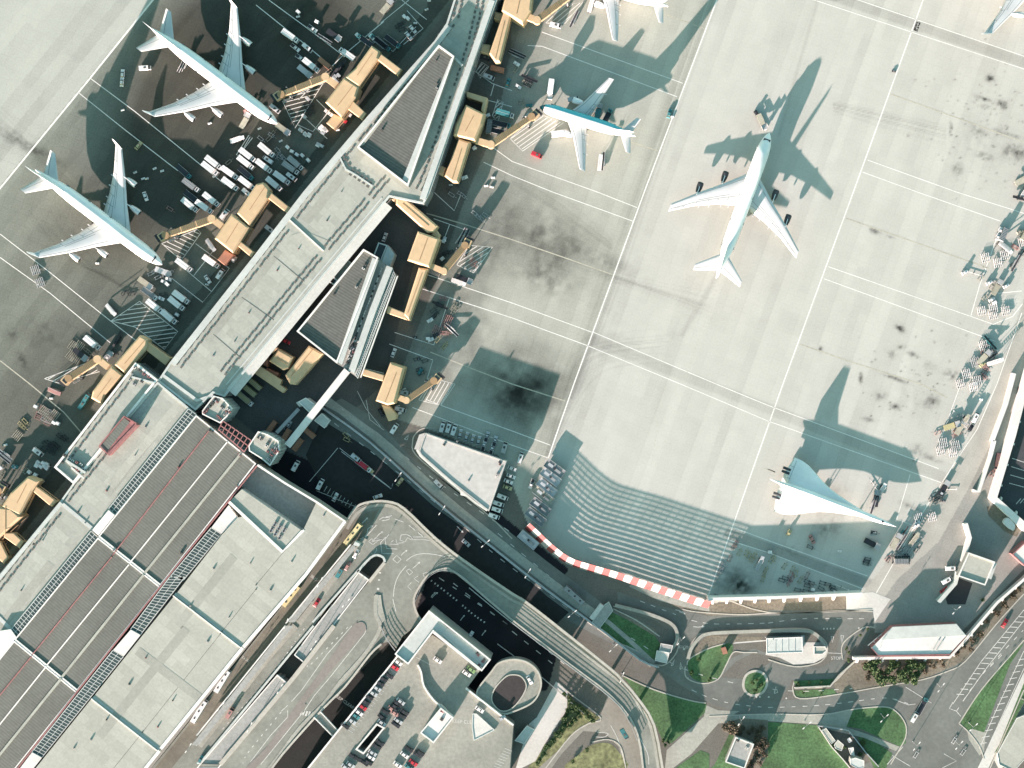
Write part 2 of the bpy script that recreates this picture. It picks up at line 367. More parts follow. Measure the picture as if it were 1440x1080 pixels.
for k in range(30):
    o=rs.normal(0,22); tyre([(230+o,60),(330+o,90),(420+o*.6,30)],1.3,.06)
for k in range(30):
    o=rs.normal(0,7); tyre([(1000+o,0),(960+o,110),(905+o,270),(860+o,400),(800+o,560)],1.5,.07)
for k in range(24):
    o=rs.normal(0,10); tyre([(1440,560+o),(1360+o,700),(1300+o,790),(1240+o,860)],1.8,.10)
for k in range(20):
    o=rs.normal(0,5); tyre([(1172,150+o),(1230,165+o*1.5),(1330,190+o*2)],1.3,.07)
# asphalt east of apron etc.
for poly,c in (([(1396,556),(1440,420),(1600,300),(1600,900),(1440,790),(1360,880),(1225,885),(1212,836),(1292,730),(1345,650)],(.33,.325,.285)),
   ([(1360,690),(1395,620),(1400,700),(1440,745),(1440,800),(1350,890),(1230,890),(1236,850),(1262,815),(1320,762)],(.24,.24,.215)),
   ([(1402,700),(1440,540),(1600,500),(1600,900),(1440,745)],(.055,.06,.062)),
   ([(420,600),(440,560),(560,640),(700,720),(800,800),(770,850),(700,820),(560,700),(480,740),(380,660)],(.014,.014,.018)),  # service yard, painted near-black for the shade lying in it
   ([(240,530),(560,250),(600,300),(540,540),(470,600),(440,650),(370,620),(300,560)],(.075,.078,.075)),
   ([(585,860),(604,800),(660,810),(785,915),(770,970),(640,1000)],(.016,.016,.019)),  # underpass road, shade painted in as far as its sunlit end
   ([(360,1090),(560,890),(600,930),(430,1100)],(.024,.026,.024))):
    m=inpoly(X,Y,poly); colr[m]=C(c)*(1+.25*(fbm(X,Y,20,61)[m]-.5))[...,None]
# pier-side service road (darkened ground colour)
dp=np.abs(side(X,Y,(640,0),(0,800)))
m=inpoly(X,Y,[(640,-10),(0,790),(-60,860),(-60,800),(-5,760),(200,500),(330,350),(480,165),(600,10),(610,-30)]); colr[m]*=.55  # dark strip paints in the pier's shadow along its west side
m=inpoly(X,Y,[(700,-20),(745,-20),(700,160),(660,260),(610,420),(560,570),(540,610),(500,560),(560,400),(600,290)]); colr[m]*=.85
colr=np.clip(colr,.008,.6)
ny,nx=X.shape
co=np.stack([(X-CX)*S,(CY-Y)*S,np.zeros_like(X)],-1).reshape(-1,3)
idx=np.arange(nx*ny).reshape(ny,nx); q=np.stack([idx[1:,:-1],idx[1:,1:],idx[:-1,1:],idx[:-1,:-1]],-1).reshape(-1,4)
B=6000.0; x0,x1=co[:,0].min(),co[:,0].max(); y0,y1=co[:,1].min(),co[:,1].max()
outer=np.array([(-B,-B,0),(B,-B,0),(B,B,0),(-B,B,0)]); nco=len(co)
cA,cB,cCc,cD=idx[-1,0],idx[-1,-1],idx[0,-1],idx[0,0]
me=bpy.data.meshes.new('ground'); allco=np.vstack([co,outer])
bot=list(idx[-1,:]); top=list(idx[0,:])[::-1]; lft=list(idx[:,0]); rgt=list(idx[:,-1])[::-1]
faces=q.tolist()+[[nco,nco+1]+[int(i) for i in bot[::-1]],[nco+1,nco+2]+[int(i) for i in rgt[::-1]],[nco+2,nco+3]+[int(i) for i in top[::-1]],[nco+3,nco]+[int(i) for i in lft[::-1]]]
me.from_pydata(allco.tolist(),[],faces)
at=me.color_attributes.new('Tone','FLOAT_COLOR','POINT'); cc=np.ones((len(allco),4)); cc[:nco,:3]=colr.reshape(-1,3); cc[nco:,:3]=(.16,.16,.14)
at.data.foreach_set('color',cc.ravel())
gm=bpy.data.materials.new('ground surface'); gm.use_nodes=True; t=gm.node_tree; N=t.nodes; L=t.links; b=N['Principled BSDF']; b.inputs['Roughness'].default_value=.9; b.inputs['Specular IOR Level'].default_value=.15
a=N.new('ShaderNodeAttribute'); a.attribute_name='Tone'; geo=N.new('ShaderNodeNewGeometry')
def mrange(src,i0,i1,o0,o1):
    r=N.new('ShaderNodeMapRange'); r.inputs[1].default_value=i0; r.inputs[2].default_value=i1; r.inputs[3].default_value=o0; r.inputs[4].default_value=o1; L.new(src,r.inputs[0]); return r.outputs[0]
def mm(x,y):
    k=N.new('ShaderNodeMath'); k.operation='MULTIPLY'; L.new(x,k.inputs[0]); L.new(y,k.inputs[1]); return k.outputs[0]
n1=N.new('ShaderNodeTexNoise'); n1.inputs['Scale'].default_value=1.3; n1.inputs['Detail'].default_value=4; L.new(geo.outputs['Position'],n1.inputs['Vector'])
n2=N.new('ShaderNodeTexNoise'); n2.inputs['Scale'].default_value=.12; n2.inputs['Detail'].default_value=5; L.new(geo.outputs['Position'],n2.inputs['Vector'])
mpn=N.new('ShaderNodeMapping'); mpn.vector_type='TEXTURE'; mpn.inputs['Rotation'].default_value=(0,0,R(-20)); L.new(geo.outputs['Position'],mpn.inputs['Vector'])
br=N.new('ShaderNodeTexBrick'); br.offset=0; br.inputs['Scale'].default_value=1; br.inputs['Brick Width'].default_value=13*S; br.inputs['Row Height'].default_value=15.5*S
br.inputs['Mortar Size'].default_value=.09; br.inputs['Mortar Smooth'].default_value=.5; br.inputs['Color1'].default_value=(1,1,1,1); br.inputs['Color2'].default_value=(.955,.955,.955,1); br.inputs['Mortar'].default_value=(.80,.80,.80,1)
L.new(mpn.outputs[0],br.inputs['Vector']); sc=N.new('ShaderNodeSeparateColor'); L.new(br.outputs['Color'],sc.inputs[0])
n3=N.new('ShaderNodeTexNoise'); n3.inputs['Scale'].default_value=3.2; n3.inputs['Detail'].default_value=3; L.new(geo.outputs['Position'],n3.inputs['Vector'])
f_=mm(mm(mm(mrange(n1.outputs[0],.3,.7,.86,1.14),mrange(n3.outputs[0],.3,.7,.90,1.10)),mrange(n2.outputs[0],.3,.7,.93,1.07)),sc.outputs[0])
sca=N.new('ShaderNodeSeparateColor'); L.new(a.outputs['Color'],sca.inputs[0]); amp=mrange(sca.outputs[1],.12,.38,1.0,.38)
mf=N.new('ShaderNodeMix'); mf.data_type='FLOAT'; mf.inputs[2].default_value=1.0; L.new(amp,mf.inputs[0]); L.new(f_,mf.inputs[3]); f_=mf.outputs[0]
cb=N.new('ShaderNodeCombineColor'); [L.new(f_,cb.inputs[i]) for i in range(3)]
mx=N.new('ShaderNodeMix'); mx.data_type='RGBA'; mx.blend_type='MULTIPLY'; mx.inputs[0].default_value=1; L.new(a.outputs['Color'],mx.inputs[6]); L.new(cb.outputs[0],mx.inputs[7]); L.new(mx.outputs[2],b.inputs['Base Color'])
me.materials.append(gm); me.update(); go=bpy.data.objects.new('ground',me); col.objects.link(go); go['kind']='structure'
# ---------------------------------------------------------------- painted lines on the aprons
wl=MB(); yl=MB()
ZL=.012
def line(t,s,w=.42,mb=None,z=ZL,m=None,smooth=0):
    q=p(t,s); q=sm(q,smooth) if smooth else q
    (mb or wl).strip(WL(q,z),w,z,z,m or MARK,flat=True)
def dash(t,s,w=.3,on=4,off=4,mb=None,z=ZL,m=None):
    q=WL(sm(p(t,s),6),z); d=0; cur=[]; mb=mb or wl
    pos=0; pts=[]
    for a,b in zip(q[:-1],q[1:]):
        l=math.hypot(b[0]-a[0],b[1]-a[1]); k=max(1,int(l/.5))
        for i in range(k): pts.append((a[0]+(b[0]-a[0])*i/k,a[1]+(b[1]-a[1])*i/k,pos+l*i/k))
        pos+=l
    run=[]
    for x,y,dd in pts:
        if dd%(on+off)<on: run.append((x,y))
        else:
            if len(run)>1: mb.strip(run,w,z,z,m or MARK,flat=True)
            run=[]
    if len(run)>1: mb.strip(run,w,z,z,m or MARK,flat=True)
def hatch(t,s,ang,sp=2.2,w=.32,z=ZL,mb=None,m=None,outline=True):
    P=WL(p(t,s),z); mb=mb or wl
    if outline: mb.strip(P+[P[0]],w*.9,z,z,m or MARK,flat=True)
    ca,sa=math.cos(R(ang)),math.sin(R(ang)); vs_=[-x*sa+y*ca for x,y in P]; v=min(vs_)+sp*.6
    while v<max(vs_):
        hits=[]
        for i in range(len(P)):
            a,b=P[i],P[(i+1)%len(P)]; va,vb=-a[0]*sa+a[1]*ca-v,-b[0]*sa+b[1]*ca-v
            if (va>0)!=(vb>0):
                k=va/(va-vb); hits.append((a[0]+(b[0]-a[0])*k)*ca+(a[1]+(b[1]-a[1])*k)*sa)
        hits.sort()
        for i in range(0,len(hits)-1,2):
            u0,u1=hits[i]+.4,hits[i+1]-.4
            if u1-u0>.8: mb.strip([(u0*ca-v*sa,u0*sa+v*ca),(u1*ca-v*sa,u1*sa+v*ca)],w,z,z,m or MARK,flat=True)
        v+=sp
line('f','1068,-160 1008,0 906,270 807,540 771,644',.55); line('f','1357,-160 1298,0 1200,270 1101,540 1007,806 996,838',.5)
for s in ('980,-55 1145,0 1440,97 1520,124','1035,-60 1207,0 1440,79 1520,106','1220,225 1345,270 1440,300 1500,322','1213,242 1290,270 1407,311','1165,375 1397,456 1424,445','1159,392 1400,480',
  '834,467 1007,540 1080,570 1320,659','826,486 957,540 1080,592 1330,681','762,45 960,117','742,64 762,65 952,136','690,205 720,227 840,270 896,292','680,228 720,247 777,270 890,311',
  '600,386 720,426 832,467','590,405 720,447 826,486','600,562 620,570 720,606 774,626','580,573 720,626 771,644','1032,742 1080,760 1220,810','1026,760 1080,777 1213,828',
  '1280,667 1261,730 1292,742','1324,615 1351,540','1230,838 1292,730 1345,647 1374,604 1402,540 1437,440','1365,445 1378,400 1404,328','1397,413 1437,409','1438,427 1424,445',
  '127,110 190,157 317,260','110,130 175,182 250,240','0,329 70,383 150,447 225,505','0,362 70,412 155,482','360,7 420,55 465,92','378,0 430,38 485,80','420,140 480,80 540,30','1077,905 1077,905'):
    if s.startswith('1077'): continue
    line('f',s,.34)
line('f','440,-275 215,0 125,112 0,265 -120,410',.75)
for s in ('935,20 990,40','885,199 925,212','720,337 790,361 861,386','600,300 655,316 720,337','605,495 660,517 720,540 795,564','1252,132 1330,160 1440,200','1190,307 1290,342 1390,377','1125,484 1200,510 1295,540 1332,559','0,507 42,540 90,580 120,615','1382,375 1385,377','1080,660 1090,664 1075,659'):
    line('f',s,.5,mb=yl,m=MARKY)
for s in ('1100,72 1140,95','1148,0 1098,180','968,425 1020,450','1010,400 960,540','935,545 925,600 915,660','905,605 950,628'):
    dash('f',s,.3,1.0,1.2,mb=yl,m=MARKY)
hatch('t01','625,725 785,615 1000,785 925,885 760,760',8,1.9,z=.012); hatch('t01','910,290 1110,210 1130,230 1020,385',-25,1.9); hatch('t20','-10,780 60,850 290,690 150,640',35,1.7)
hatch('t11','1130,410 1200,300 1330,310 1225,455',32,1.7); hatch('t12','915,90 1000,-30 1120,0 1040,120',60,1.7); hatch('t20','190,130 290,30 400,10 300,130',40,1.7)
hatch('t10','150,570 400,450 370,480 220,720',15,1.9); hatch('t01','250,1050 520,950 560,1010 330,1075',30,1.9); hatch('t10','1240,400 1270,350 1310,375 1260,440',50,1.3); hatch('t10','1330,650 1360,560 1390,575 1360,690',40,1.3)
hatch('t00','1340,880 1330,870 1400,760 1420,775',60,1.9) 
for t,s in (('t01','1000,400 1190,560 1140,620 960,480'),('t01','1190,560 1290,430 1100,290'),('t01','1090,470 1200,330'),('t10','430,600 320,740 230,700'),('t10','340,560 480,700'),('t10','250,640 400,780'),('t10','1230,400 1330,470 1440,510'),('t10','1290,560 1440,600'),('t10','1340,470 1320,540'),
   ('t11','1000,150 1170,210 1120,290'),('t11','1090,180 1060,260'),('t11','780,790 1000,860 1090,590'),('t11','750,855 995,945 960,1060'),('t11','1000,0 1115,105 1150,20'),('t12','720,-60 560,-100'),('t10','700,130 860,0'),('t10','640,180 770,290 900,150'),('t10','830,250 940,160 850,60'),('t10','960,110 820,0')):
    line(t,s,.28)
wl.mats=[MARKA if k_ is MARK else k_ for k_ in wl.mats]; struct('apron_marking',wl,'white painted lines on the aprons'); struct('lead_in_line',yl,'yellow painted guide lines on the aprons')
# ---------------------------------------------------------------- buildings
def B(name,label,cat,t,s,group=None):
    c=cen(WL(p(t,s))); return thing(name,label,cat,(c[0],c[1],0),0,group)
def ccw(P):
    n=len(P); a=sum(P[i][0]*P[(i+1)%n][1]-P[(i+1)%n][0]*P[i][1] for i in range(n)); return P if a>0 else P[::-1]
def wr(root,t,s,z0,z1,rm,wm=None,par=None,pm=None,ph=.9,names=('wall','roof'),win=False):
    wm=wm or WALL; P=ccw(WL(p(t,s),z1))
    w=MB(); w.prism(inset(P,.12),z0,z1-.3,wm); wo=w.build(names[0],root)
    r=MB(); r.prism(P,z1-.3,z1,rm,pm or wm); ro=r.build(names[1],root)
    if par:
        k=MB(); k.ring([(x,y) for x,y in inset(P,-.08)],par,z1-.34,z1+ph,pm or WHITE); k.build('parapet',root,parent=ro)
    if win:
        n=len(P); P2=inset(P,.12)
        for i in range(n):
            a,b=P2[i],P2[(i+1)%n]; l=math.hypot(b[0]-a[0],b[1]-a[1])
            if l<9: continue
            h=z0+1.2
            while h+2<z1-.5:
                m=MB(); ux,uy=(b[0]-a[0])/l,(b[1]-a[1])/l; nx,ny=uy,-ux
                c=((a[0]+b[0])/2+nx*.02,(a[1]+b[1])/2+ny*.02,h+.8); m.box(c,(l-2.4,.12,1.5),GLASS,math.atan2(uy,ux)); wb=m.build('window',root)
                q=MB(); k=int(l/4)
                for j in range(1,k):
                    q.box((a[0]+ux*l*j/k+nx*.05,a[1]+uy*l*j/k+ny*.05,h+.8),(.15,.14,1.5),METAL,math.atan2(uy,ux))
                q.box(((a[0]+b[0])/2+nx*.05,(a[1]+b[1])/2+ny*.05,h+1.6),(l-2.2,.16,.1),METAL,math.atan2(uy,ux)); q.box(((a[0]+b[0])/2+nx*.05,(a[1]+b[1])/2+ny*.05,h),(l-2.2,.16,.1),METAL,math.atan2(uy,ux)); q.build('frame',root,parent=wb)
                h+=3.6
    return wo,ro
def prt(root,name,t,s,z0,z1,mt,ms=None,parent=None):
    m=MB(); m.prism(WL(p(t,s),z1),z0,z1,mt,ms); return m.build(name,root,parent=parent)
def bar(root,name,t,s,w,z0,z1,m,smooth=0,parent=None,ms=None):
    k=MB(); q=p(t,s); q=sm(q,smooth) if smooth else q; k.strip(WL(q,z1),w,z0,z1,m,ms); return k.build(name,root,parent=parent)
def beads(mb,a,b,z,off=0,step=2.35,sz=(1.35,.9,.26),m=None,zig=0):
    A,Bq=W(a,z),W(b,z); l=math.hypot(Bq[0]-A[0],Bq[1]-A[1]); ux,uy=(Bq[0]-A[0])/l,(Bq[1]-A[1])/l; k=int(l/step)
    for j in range(k):
        o=off+(zig if j%2 else -zig)
        mb.box((A[0]+ux*step*(j+.5)-uy*o,A[1]+uy*step*(j+.5)+ux*o,z+sz[2]/2),sz,m or VENT,math.atan2(uy,ux))
def bead_rows(root,lst,z,parent=None):
    m=MB()
    for t,s in lst:
        q=p(t,s)
        for a,b in zip(q[:-1],q[1:]):
            A,Bq=W(a,z),W(b,z)
            beads(m,a,b,z+.01,1.2,zig=.12); beads(m,a,b,z+.01,-1.2,zig=.12)
    o=m.build('vent_row',root,parent=parent); o['kind']='stuff'; return o
def roofkit(root,t,s,z,parent,seed,n=10,big=1.0):
    """small rooftop machines at given spots, each one part"""
    rr=random.Random(seed)
    for q in p(t,s):
        m=MB(); x,y,_=W(q,z); a=rr.random()*.2+R(PA-90); w,d,h=(rr.uniform(.9,1.7)*big,rr.uniform(.8,1.3)*big,rr.uniform(.6,1.2)*big)
        m.box((x,y,z+h/2),(w,d,h),rr.choice([VENT,VENTL,METAL,PINK]),a); m.cyl((x,y,z+h),min(w,d)*.32,.16,DARK,10); m.box((x,y,z+.1),(w*1.15,d*1.15,.2),DARK,a)
        m.build('roof_unit',root,parent=parent)
ZP=12.0
# main pier
pier=B('departure_pier','long flat roofed departure pier with pale concrete roof, running diagonally to the top edge','pier building','f','224,533 427,270 634,0 697,0 640,140 604,270 316,558')
_,ro=wr(pier,'f','222,536 240,509 360,357 427,270 512,170 612,57 628,33 658,-60 735,-60 699,0 668,84 604,272 596,287 548,277 452,392 360,504 316,558 300,553 275,577',0,ZP,ROOFC,WALL,.9,TEALW,.5,win=True)
bar(pier,'expansion_joint','f','407,309 455,353',.5,ZP,ZP+.38,WHITE,parent=ro); bar(pier,'expansion_joint','f','228,527 277,563 300,556',1.4,ZP,ZP+.4,TEALW,parent=ro)
bar(pier,'edge_walkway','f','545,287 452,398 360,510 325,552',5.2,ZP,ZP+.10,PAVEW,parent=ro)
bar(pier,'gutter','f','537,278 444,389 352,500 318,541',.5,ZP,ZP+.14,TEALW,parent=ro)
bar(pier,'edge_coping','f','692,0 662,86 594,280',2.6,ZP,ZP+1.0,TEALW,parent=ro); bar(pier,'edge_coping','f','632,37 615,60 515,173 430,273 363,360 243,512',2.5,ZP,ZP+.45,TEALW,parent=ro)
prt(pier,'roof_patch','f','428,325 466,340 447,364 409,331',ZP,ZP+.06,ROOFB,parent=ro)
bead_rows(pier,[('f','250,516 300,452 361,374 403,321'),('f','413,306 441,270 498,200'),('f','500,197 522,172 612,63'),('f','614,60 640,26 655,-40')],ZP,ro)
bead_rows(pier,[('f','312,526 450,360'),('f','458,350 520,278 548,246'),('f','478,218 492,240 524,262'),('f','638,135 603,235 588,270'),('f','676,0 662,60 640,130')],ZP,ro)
bar(pier,'roof_duct','f','478,222 486,238 500,246 524,262',.8,ZP+.1,ZP+.42,TEALW,parent=ro)
bar(pier,'expansion_joint','f','640,82 650,92',1.0,ZP,ZP+1.2,TEALW,parent=ro)
# dark roof seams on the pier
for s in ('300,470 338,503','340,418 385,450','385,360 428,396'):
    bar(pier,'roof_seam','f',s,.25,ZP,ZP+.05,VENT,parent=ro)
tri=B('raised_roof_hall','dark ribbed triangular roof hall with a white rim standing on the departure pier','roof hall','f','617,64 639,79 574,261 502,207')
P_='617,63 639,79 574,262 502,207'; PW=ccw(WL(p('f',P_),16.6))
m=MB(); m.prism(PW,ZP+.02,15.6,WALL); m.build('wall',tri)
_r=MB(); _r.prism(inset(PW,.5),15.6,15.75,ROOFD); ro=_r.build('roof',tri)
k=MB(); k.ring(PW,.75,15.5,16.8,WHITE,TEALW); k.build('parapet',tri,parent=ro)
prt(tri,'roof_edge_panel','f','634,82 638,80 573,257 566,252',15.8,16.4,TEALW,parent=ro)
prt(tri,'roof_edge_panel','f','613,68 617,66 512,203 506,206',15.8,16.2,ROOFB,parent=ro)
roofkit(tri,'t10','1015,340 710,730 1020,470 1018,495 1022,510',15.75,ro,4,big=.6)
# lower main terminal: west strip
ws=B('arrivals_block','pale flat roofed strip building along the west side of the grey roofed terminal','terminal building','f','86,704 104,679 222,533 139,754 0,925')
_,ro=wr(ws,'f','-160,1000 0,808 86,704 104,679 222,537 274,580 139,756 21,899 -160,1125',0,ZP+.3,ROOFC,WALL,.8,TEALW,.6,win=True)
bead_rows(ws,[('f','-5,830 86,715'),('f','92,704 150,632')],ZP+.3,ro)
bar(ws,'edge_coping','f','-100,935 0,812 86,707',1.6,ZP+.3,ZP+1.2,TEALW,parent=ro)
bar(ws,'expansion_joint','t02','345,670 520,815',1.6,ZP+.3,ZP+.5,TEALW,parent=ro); bar(ws,'expansion_joint','t03','-60,190 0,240 65,305',1.6,ZP+.3,ZP+.5,TEALW,parent=ro)
prt(ws,'lantern_shade_patch','t02','880,10 900,40 770,220 705,180 830,10',ZP+.3,ZP+.38,ROOFT,parent=ro)  # darker patch in the shape of the lantern's cast shadow
prt(ws,'roof_strip','t02','600,560 690,450 1010,70 1060,95 760,440 640,590',ZP+.3,ZP+.36,ROOFB,parent=ro)
ws2=B('service_wing','narrow flat roofed service wing with plant machinery at its southern end, west of the terminal','terminal building','f','77,657 191,510 222,533 104,679')
_,ro=wr(ws2,'f','77,657 191,510 222,534 104,680',ZP+.62 if 0 else 0,ZP+.9,ROOFC,WALL,.9,WHITE,.8,win=True)
bead_rows(ws2,[('f','97,641 180,534')],ZP+.9,ro)
roofkit(ws2,'f','92,640 98,645 103,648 109,650 115,653 97,650 103,655 110,660 88,650 118,660 190,517 197,521 203,526 186,526 193,532 200,536 210,530 183,534 189,540',ZP+.9,ro,5)
bar(ws2,'roof_duct','t02','370,430 480,500',1.0,ZP+1,ZP+2.2,TEALW,parent=ro); bar(ws2,'roof_duct','t02','400,470 470,530',.8,ZP+1,ZP+2,VENTL,parent=ro); bar(ws2,'roof_duct','t01','740,1040 870,1075',.8,ZP+1,ZP+1.9,TEALW,parent=ro)
kiosk=B('roof_lantern','grey ribbed box with a red metal frame on the pale roof strip','roof lantern','t02','695,180 770,225 605,400 555,355')
prt(kiosk,'wall','t02','695,180 768,225 608,400 555,352',ZP+.4,ZP+3.6,PINK,PINK); prt(kiosk,'roof','t02','697,190 730,215 600,382 563,352',ZP+3.6,ZP+3.8,ROOFG)
bar(kiosk,'red_frame','t02','768,228 608,398',1.2,ZP+.4,ZP+4.2,PINK); bar(kiosk,'red_frame','t02','556,350 697,182 766,222',.5,ZP+3.5,ZP+4.2,PINK); prt(kiosk,'dark_opening','t02','565,345 572,338 610,378 603,388',ZP+3.8,ZP+3.9,DARK)
# grey corrugated terminal hall
ZG=14.0
hall=B('terminal_hall','wide terminal hall under grey corrugated roofs with red and white ridge strips','terminal building','f','276,584 360,652 20,1080 0,927')
for i,s in enumerate(('276,584 360,652 226,823 139,754','138,756 225,825 109,971 21,899','20,901 108,973 -70,1195 -160,1125')):
    _,ro=wr(hall,'f',s,0,ZG,ROOFG,WALL,.55,WHITE,.35)
for s in ('295,604 158,781','157,783 45,921','44,923 -100,1100'): bar(hall,'red_ridge','f',s,.4,ZG,ZG+.6,PINK)
for s in ('319,622 182,792','181,794 66,935','65,937 -80,1118'): bar(hall,'white_ridge','f',s,.5,ZG,ZG+.5,WHITE)
for s in ('339,637 203,806','202,808 87,952','86,954 -60,1135'): bar(hall,'roof_gutter','f',s,1.0,ZG,ZG+.7,ROOFB)
bar(hall,'red_coping','f','361,655 245,800 108,973 -60,1190',.5,ZG-.3,ZG+.9,PINK)
for s in ('139,755 226,824','21,900 109,972'): bar(hall,'valley_gutter','f',s,.7,ZG-.1,ZG+.2,WHITE)
roofkit(hall,'t02','1180,262 1195,268 1345,395 1335,575 1020,950 655,925 640,935 1352,402 1005,468 190,900',ZG,None if 0 else hall,8,big=.7)
def skylight(root,t,s,nu,z,lab=None):
    q=p(t,s); A,Bq,Cq,D=[Vector(W(a,z)) for a in q]   # A-B long side, D-C other long side
    m=MB(); m.prism([v[:2] for v in (A,Bq,Cq,D)],z-1.2,z,SKYG,WHITE); g=m.build('skylight',root)
    f=MB()
    for j in range(nu+1):
        a=A.lerp(Bq,j/nu); b=D.lerp(Cq,j/nu); f.strip([a[:2],b[:2]],.26,z,z+.05,TEALW)
    for k,w in ((0,.35),(.5,.22),(1,.35)):
        a=A.lerp(D,k); b=Bq.lerp(Cq,k); f.strip([a[:2],b[:2]],w,z,z+.07,TEALW)
    f.build('glazing_bar',root,parent=g)
sk=hall
skylight(sk,'f','265,575 153,715 162,724 276,583',38,ZP+1.6); skylight(sk,'f','128,747 14,887 24,897 138,756',38,ZP+1.6); skylight(sk,'f','-10,915 -110,1040 -100,1050 0,925',48,ZP+1.6)
prt(sk,'roof_cap','t02','610,710 645,738 552,852 518,822',ZP,ZG+.1,WHITE); prt(sk,'roof_cap','t03','-5,310 60,300 92,345 0,465',ZP,ZG+.1,WHITE)
skylight(sk,'t02','1188,808 960,1080 1030,1105 1245,845',19,ZG+.8)
skylight(sk,'t03','955,5 735,300 790,330 1040,5',20,ZG+.8)
skylight(sk,'t03','635,418 180,990 236,1020 695,452',40,ZG+.8)
prt(sk,'roof_cap','t02','1285,682 1338,752 1247,843 1190,806',ZP,ZG+1.1,WHITEW); prt(sk,'roof_cap','t03','735,302 790,332 697,450 637,416',ZP,ZG+1.1,WHITEW); prt(sk,'roof_cap','t03','180,992 236,1022 150,1130 90,1110',ZP,ZG+1.1,WHITEW)
# beige check-in block
ZB=16.0
chk=B('check_in_block','beige flat roofed terminal block with a sunken terrace, beside the elevated forecourt','terminal building','f','333,727 484,732 230,1080 120,1080')
m=MB(); m.prism(inset(ccw(WL(p('f','362,655 484,733 430,806 205,1090 -20,1340 -120,1230 66,1066 240,835 323,706'),10)),.3),0,10,WALL,WALL); m.build('wall',chk)
prt(chk,'terrace','f','364,652 446,706 428,750 340,684',10,10.3,ROOFT,WALL)
_,ro=wr(chk,'f','445,706 484,733 430,808 343,909 247,836 312,752 334,728 342,726 397,776 427,744',10,ZB,ROOFB,WALL)
k=MB(); k.strip(WL(p('f','362,654 400,679 445,706 485,733 458,770'),ZB+.6),.9,9,ZB+.6,WHITE,WALL); k.build('parapet',chk,parent=ro)
for s in ('341,911 226,1053 132,979 245,838','224,1056 100,1210 10,1130 130,981'):
    _,r2=wr(chk,'f',s,10,ZB,ROOFB,WALL)
    bar(chk,'eaves_coping','f',' '.join(s.split()[:2]),1.4,ZB-.3,ZB+.5,WHITE,parent=r2)
bar(chk,'eaves_coping','f','485,733 430,808 342,910',1.4,ZB-.3,ZB+.5,WHITE,parent=ro)
for s in ('246,835 342,909','131,980 225,1054'):
    bar(chk,'expansion_joint','f',s,1.2,ZB-.4,ZB-.1,TEALW); q=p('f',s); bar(chk,'joint_upstand','f','%f,%f %f,%f'%(q[0][0]-3,q[0][1]+2.6,q[1][0]-3,q[1][1]+2.6),.4,ZB,ZB+.42,WHITE)

prt(chk,'sunken_court','f','340,688 424,746 397,775 322,706',10.3,ZB-.4,ROOFB,TEALW)
bar(chk,'court_wall','f','322,706 397,776 427,745',1.3,ZB-.9,ZB+.1,WHITE)
for s in ('387,737','382,745','393,742','388,750','400,745','394,755'):
    m=MB(); q=p('f',s)[0]; x,y,z=W(q,15.6); m.box((x,y,15.85),(2.4,1.4,.5),METAL,R(63)); m.cyl((x+.3,y+.55,16.1),.5,.1,DARK,12); m.cyl((x-.3,y-.55,16.1),.5,.1,DARK,12); m.build('cooling_unit',chk)
for s in ('t13 -70,250','t02 1180,1020'): pass
for rt_,s,z_ in ((chk,'329,782 250,880',ZB),(chk,'262,884 140,1036',ZB),(chk,'193,915 285,985',ZB+.01),(ws,'225,600 150,695',ZP+.3),(ws,'72,792 -20,908',ZP+.3),(pier,'508,215 430,312',ZP),(pier,'392,352 290,480',ZP)):
    bnd=MB(); bnd.strip(WL(p('f',s),z_+.03),4.0,z_+.03,z_+.03,BAND,flat=True); bnd.build('roof_band',rt_)
line_=MB()
for t,s in (('t12','260,820 0,1130'),('t03','1440,75 1250,310'),('t03','1240,325 800,880'),('t03','785,900 600,1130')):
    line_.strip(WL(p(t,s),ZB+.02),.16,ZB+.02,ZB+.02,DARK,flat=True)
    for q in p(t,s): 
        x,y,z=W(q,ZB); line_.cyl((x,y,ZB),.28,.2,DARK,8)
line_.build('roof_drain_line',chk)
roofkit(chk,'f','300,800 268,852 352,792 205,925 243,985 182,962 292,902 322,868 150,1012 104,1052 222,1022 410,790 380,830 455,725 128,1040',ZB,chk,21,big=.55)
roofkit(ws,'f','60,760 110,720 150,690 190,640 30,830 120,735 205,600',ZP+.3,ws,22,big=.5)
roofkit(pier,'f','300,500 350,440 390,380 460,310 480,270 330,480 420,350',ZP,pier,23,big=.45)
# plant towers between pier and terminal
def tower(lab,t,s,z,spots,seed):
    r=B('plant_tower',lab,'plant tower',t,s,'plant towers at the pier neck'); wo,ro=wr(r,t,s,0,z,ROOFB,TEALW,.5,WHITE,.6)
    P=ccw(inset(ccw(WL(p(t,s),z)),.12)); n=len(P)
    for i in range(n):
        a,b=P[i],P[(i+1)%n]; l=math.hypot(b[0]-a[0],b[1]-a[1])
        if l<4: continue
        m=MB(); k=int(l/1.5); ux,uy=(b[0]-a[0])/l,(b[1]-a[1])/l
        for j in range(k): m.box((a[0]+ux*l*(j+.5)/k+uy*.1,a[1]+uy*l*(j+.5)/k-ux*.1,z/2),(.35,.35,z-1.5),METAL,math.atan2(uy,ux))
        m.build('cladding_rib',r,parent=wo)
    roofkit(r,t,spots,z,ro,seed,big=.8)
tower('ribbed grey plant tower topped with pipes at the pier neck, left of the pink gantry','zd','245,100 320,120 400,205 360,270 300,330 150,255 150,225',14.5,'260,130 275,150 230,170 215,190 195,210 180,225 165,240 315,190 320,205 370,215 380,235 350,230 360,250 280,270 300,290 335,260 255,140 240,155',1)
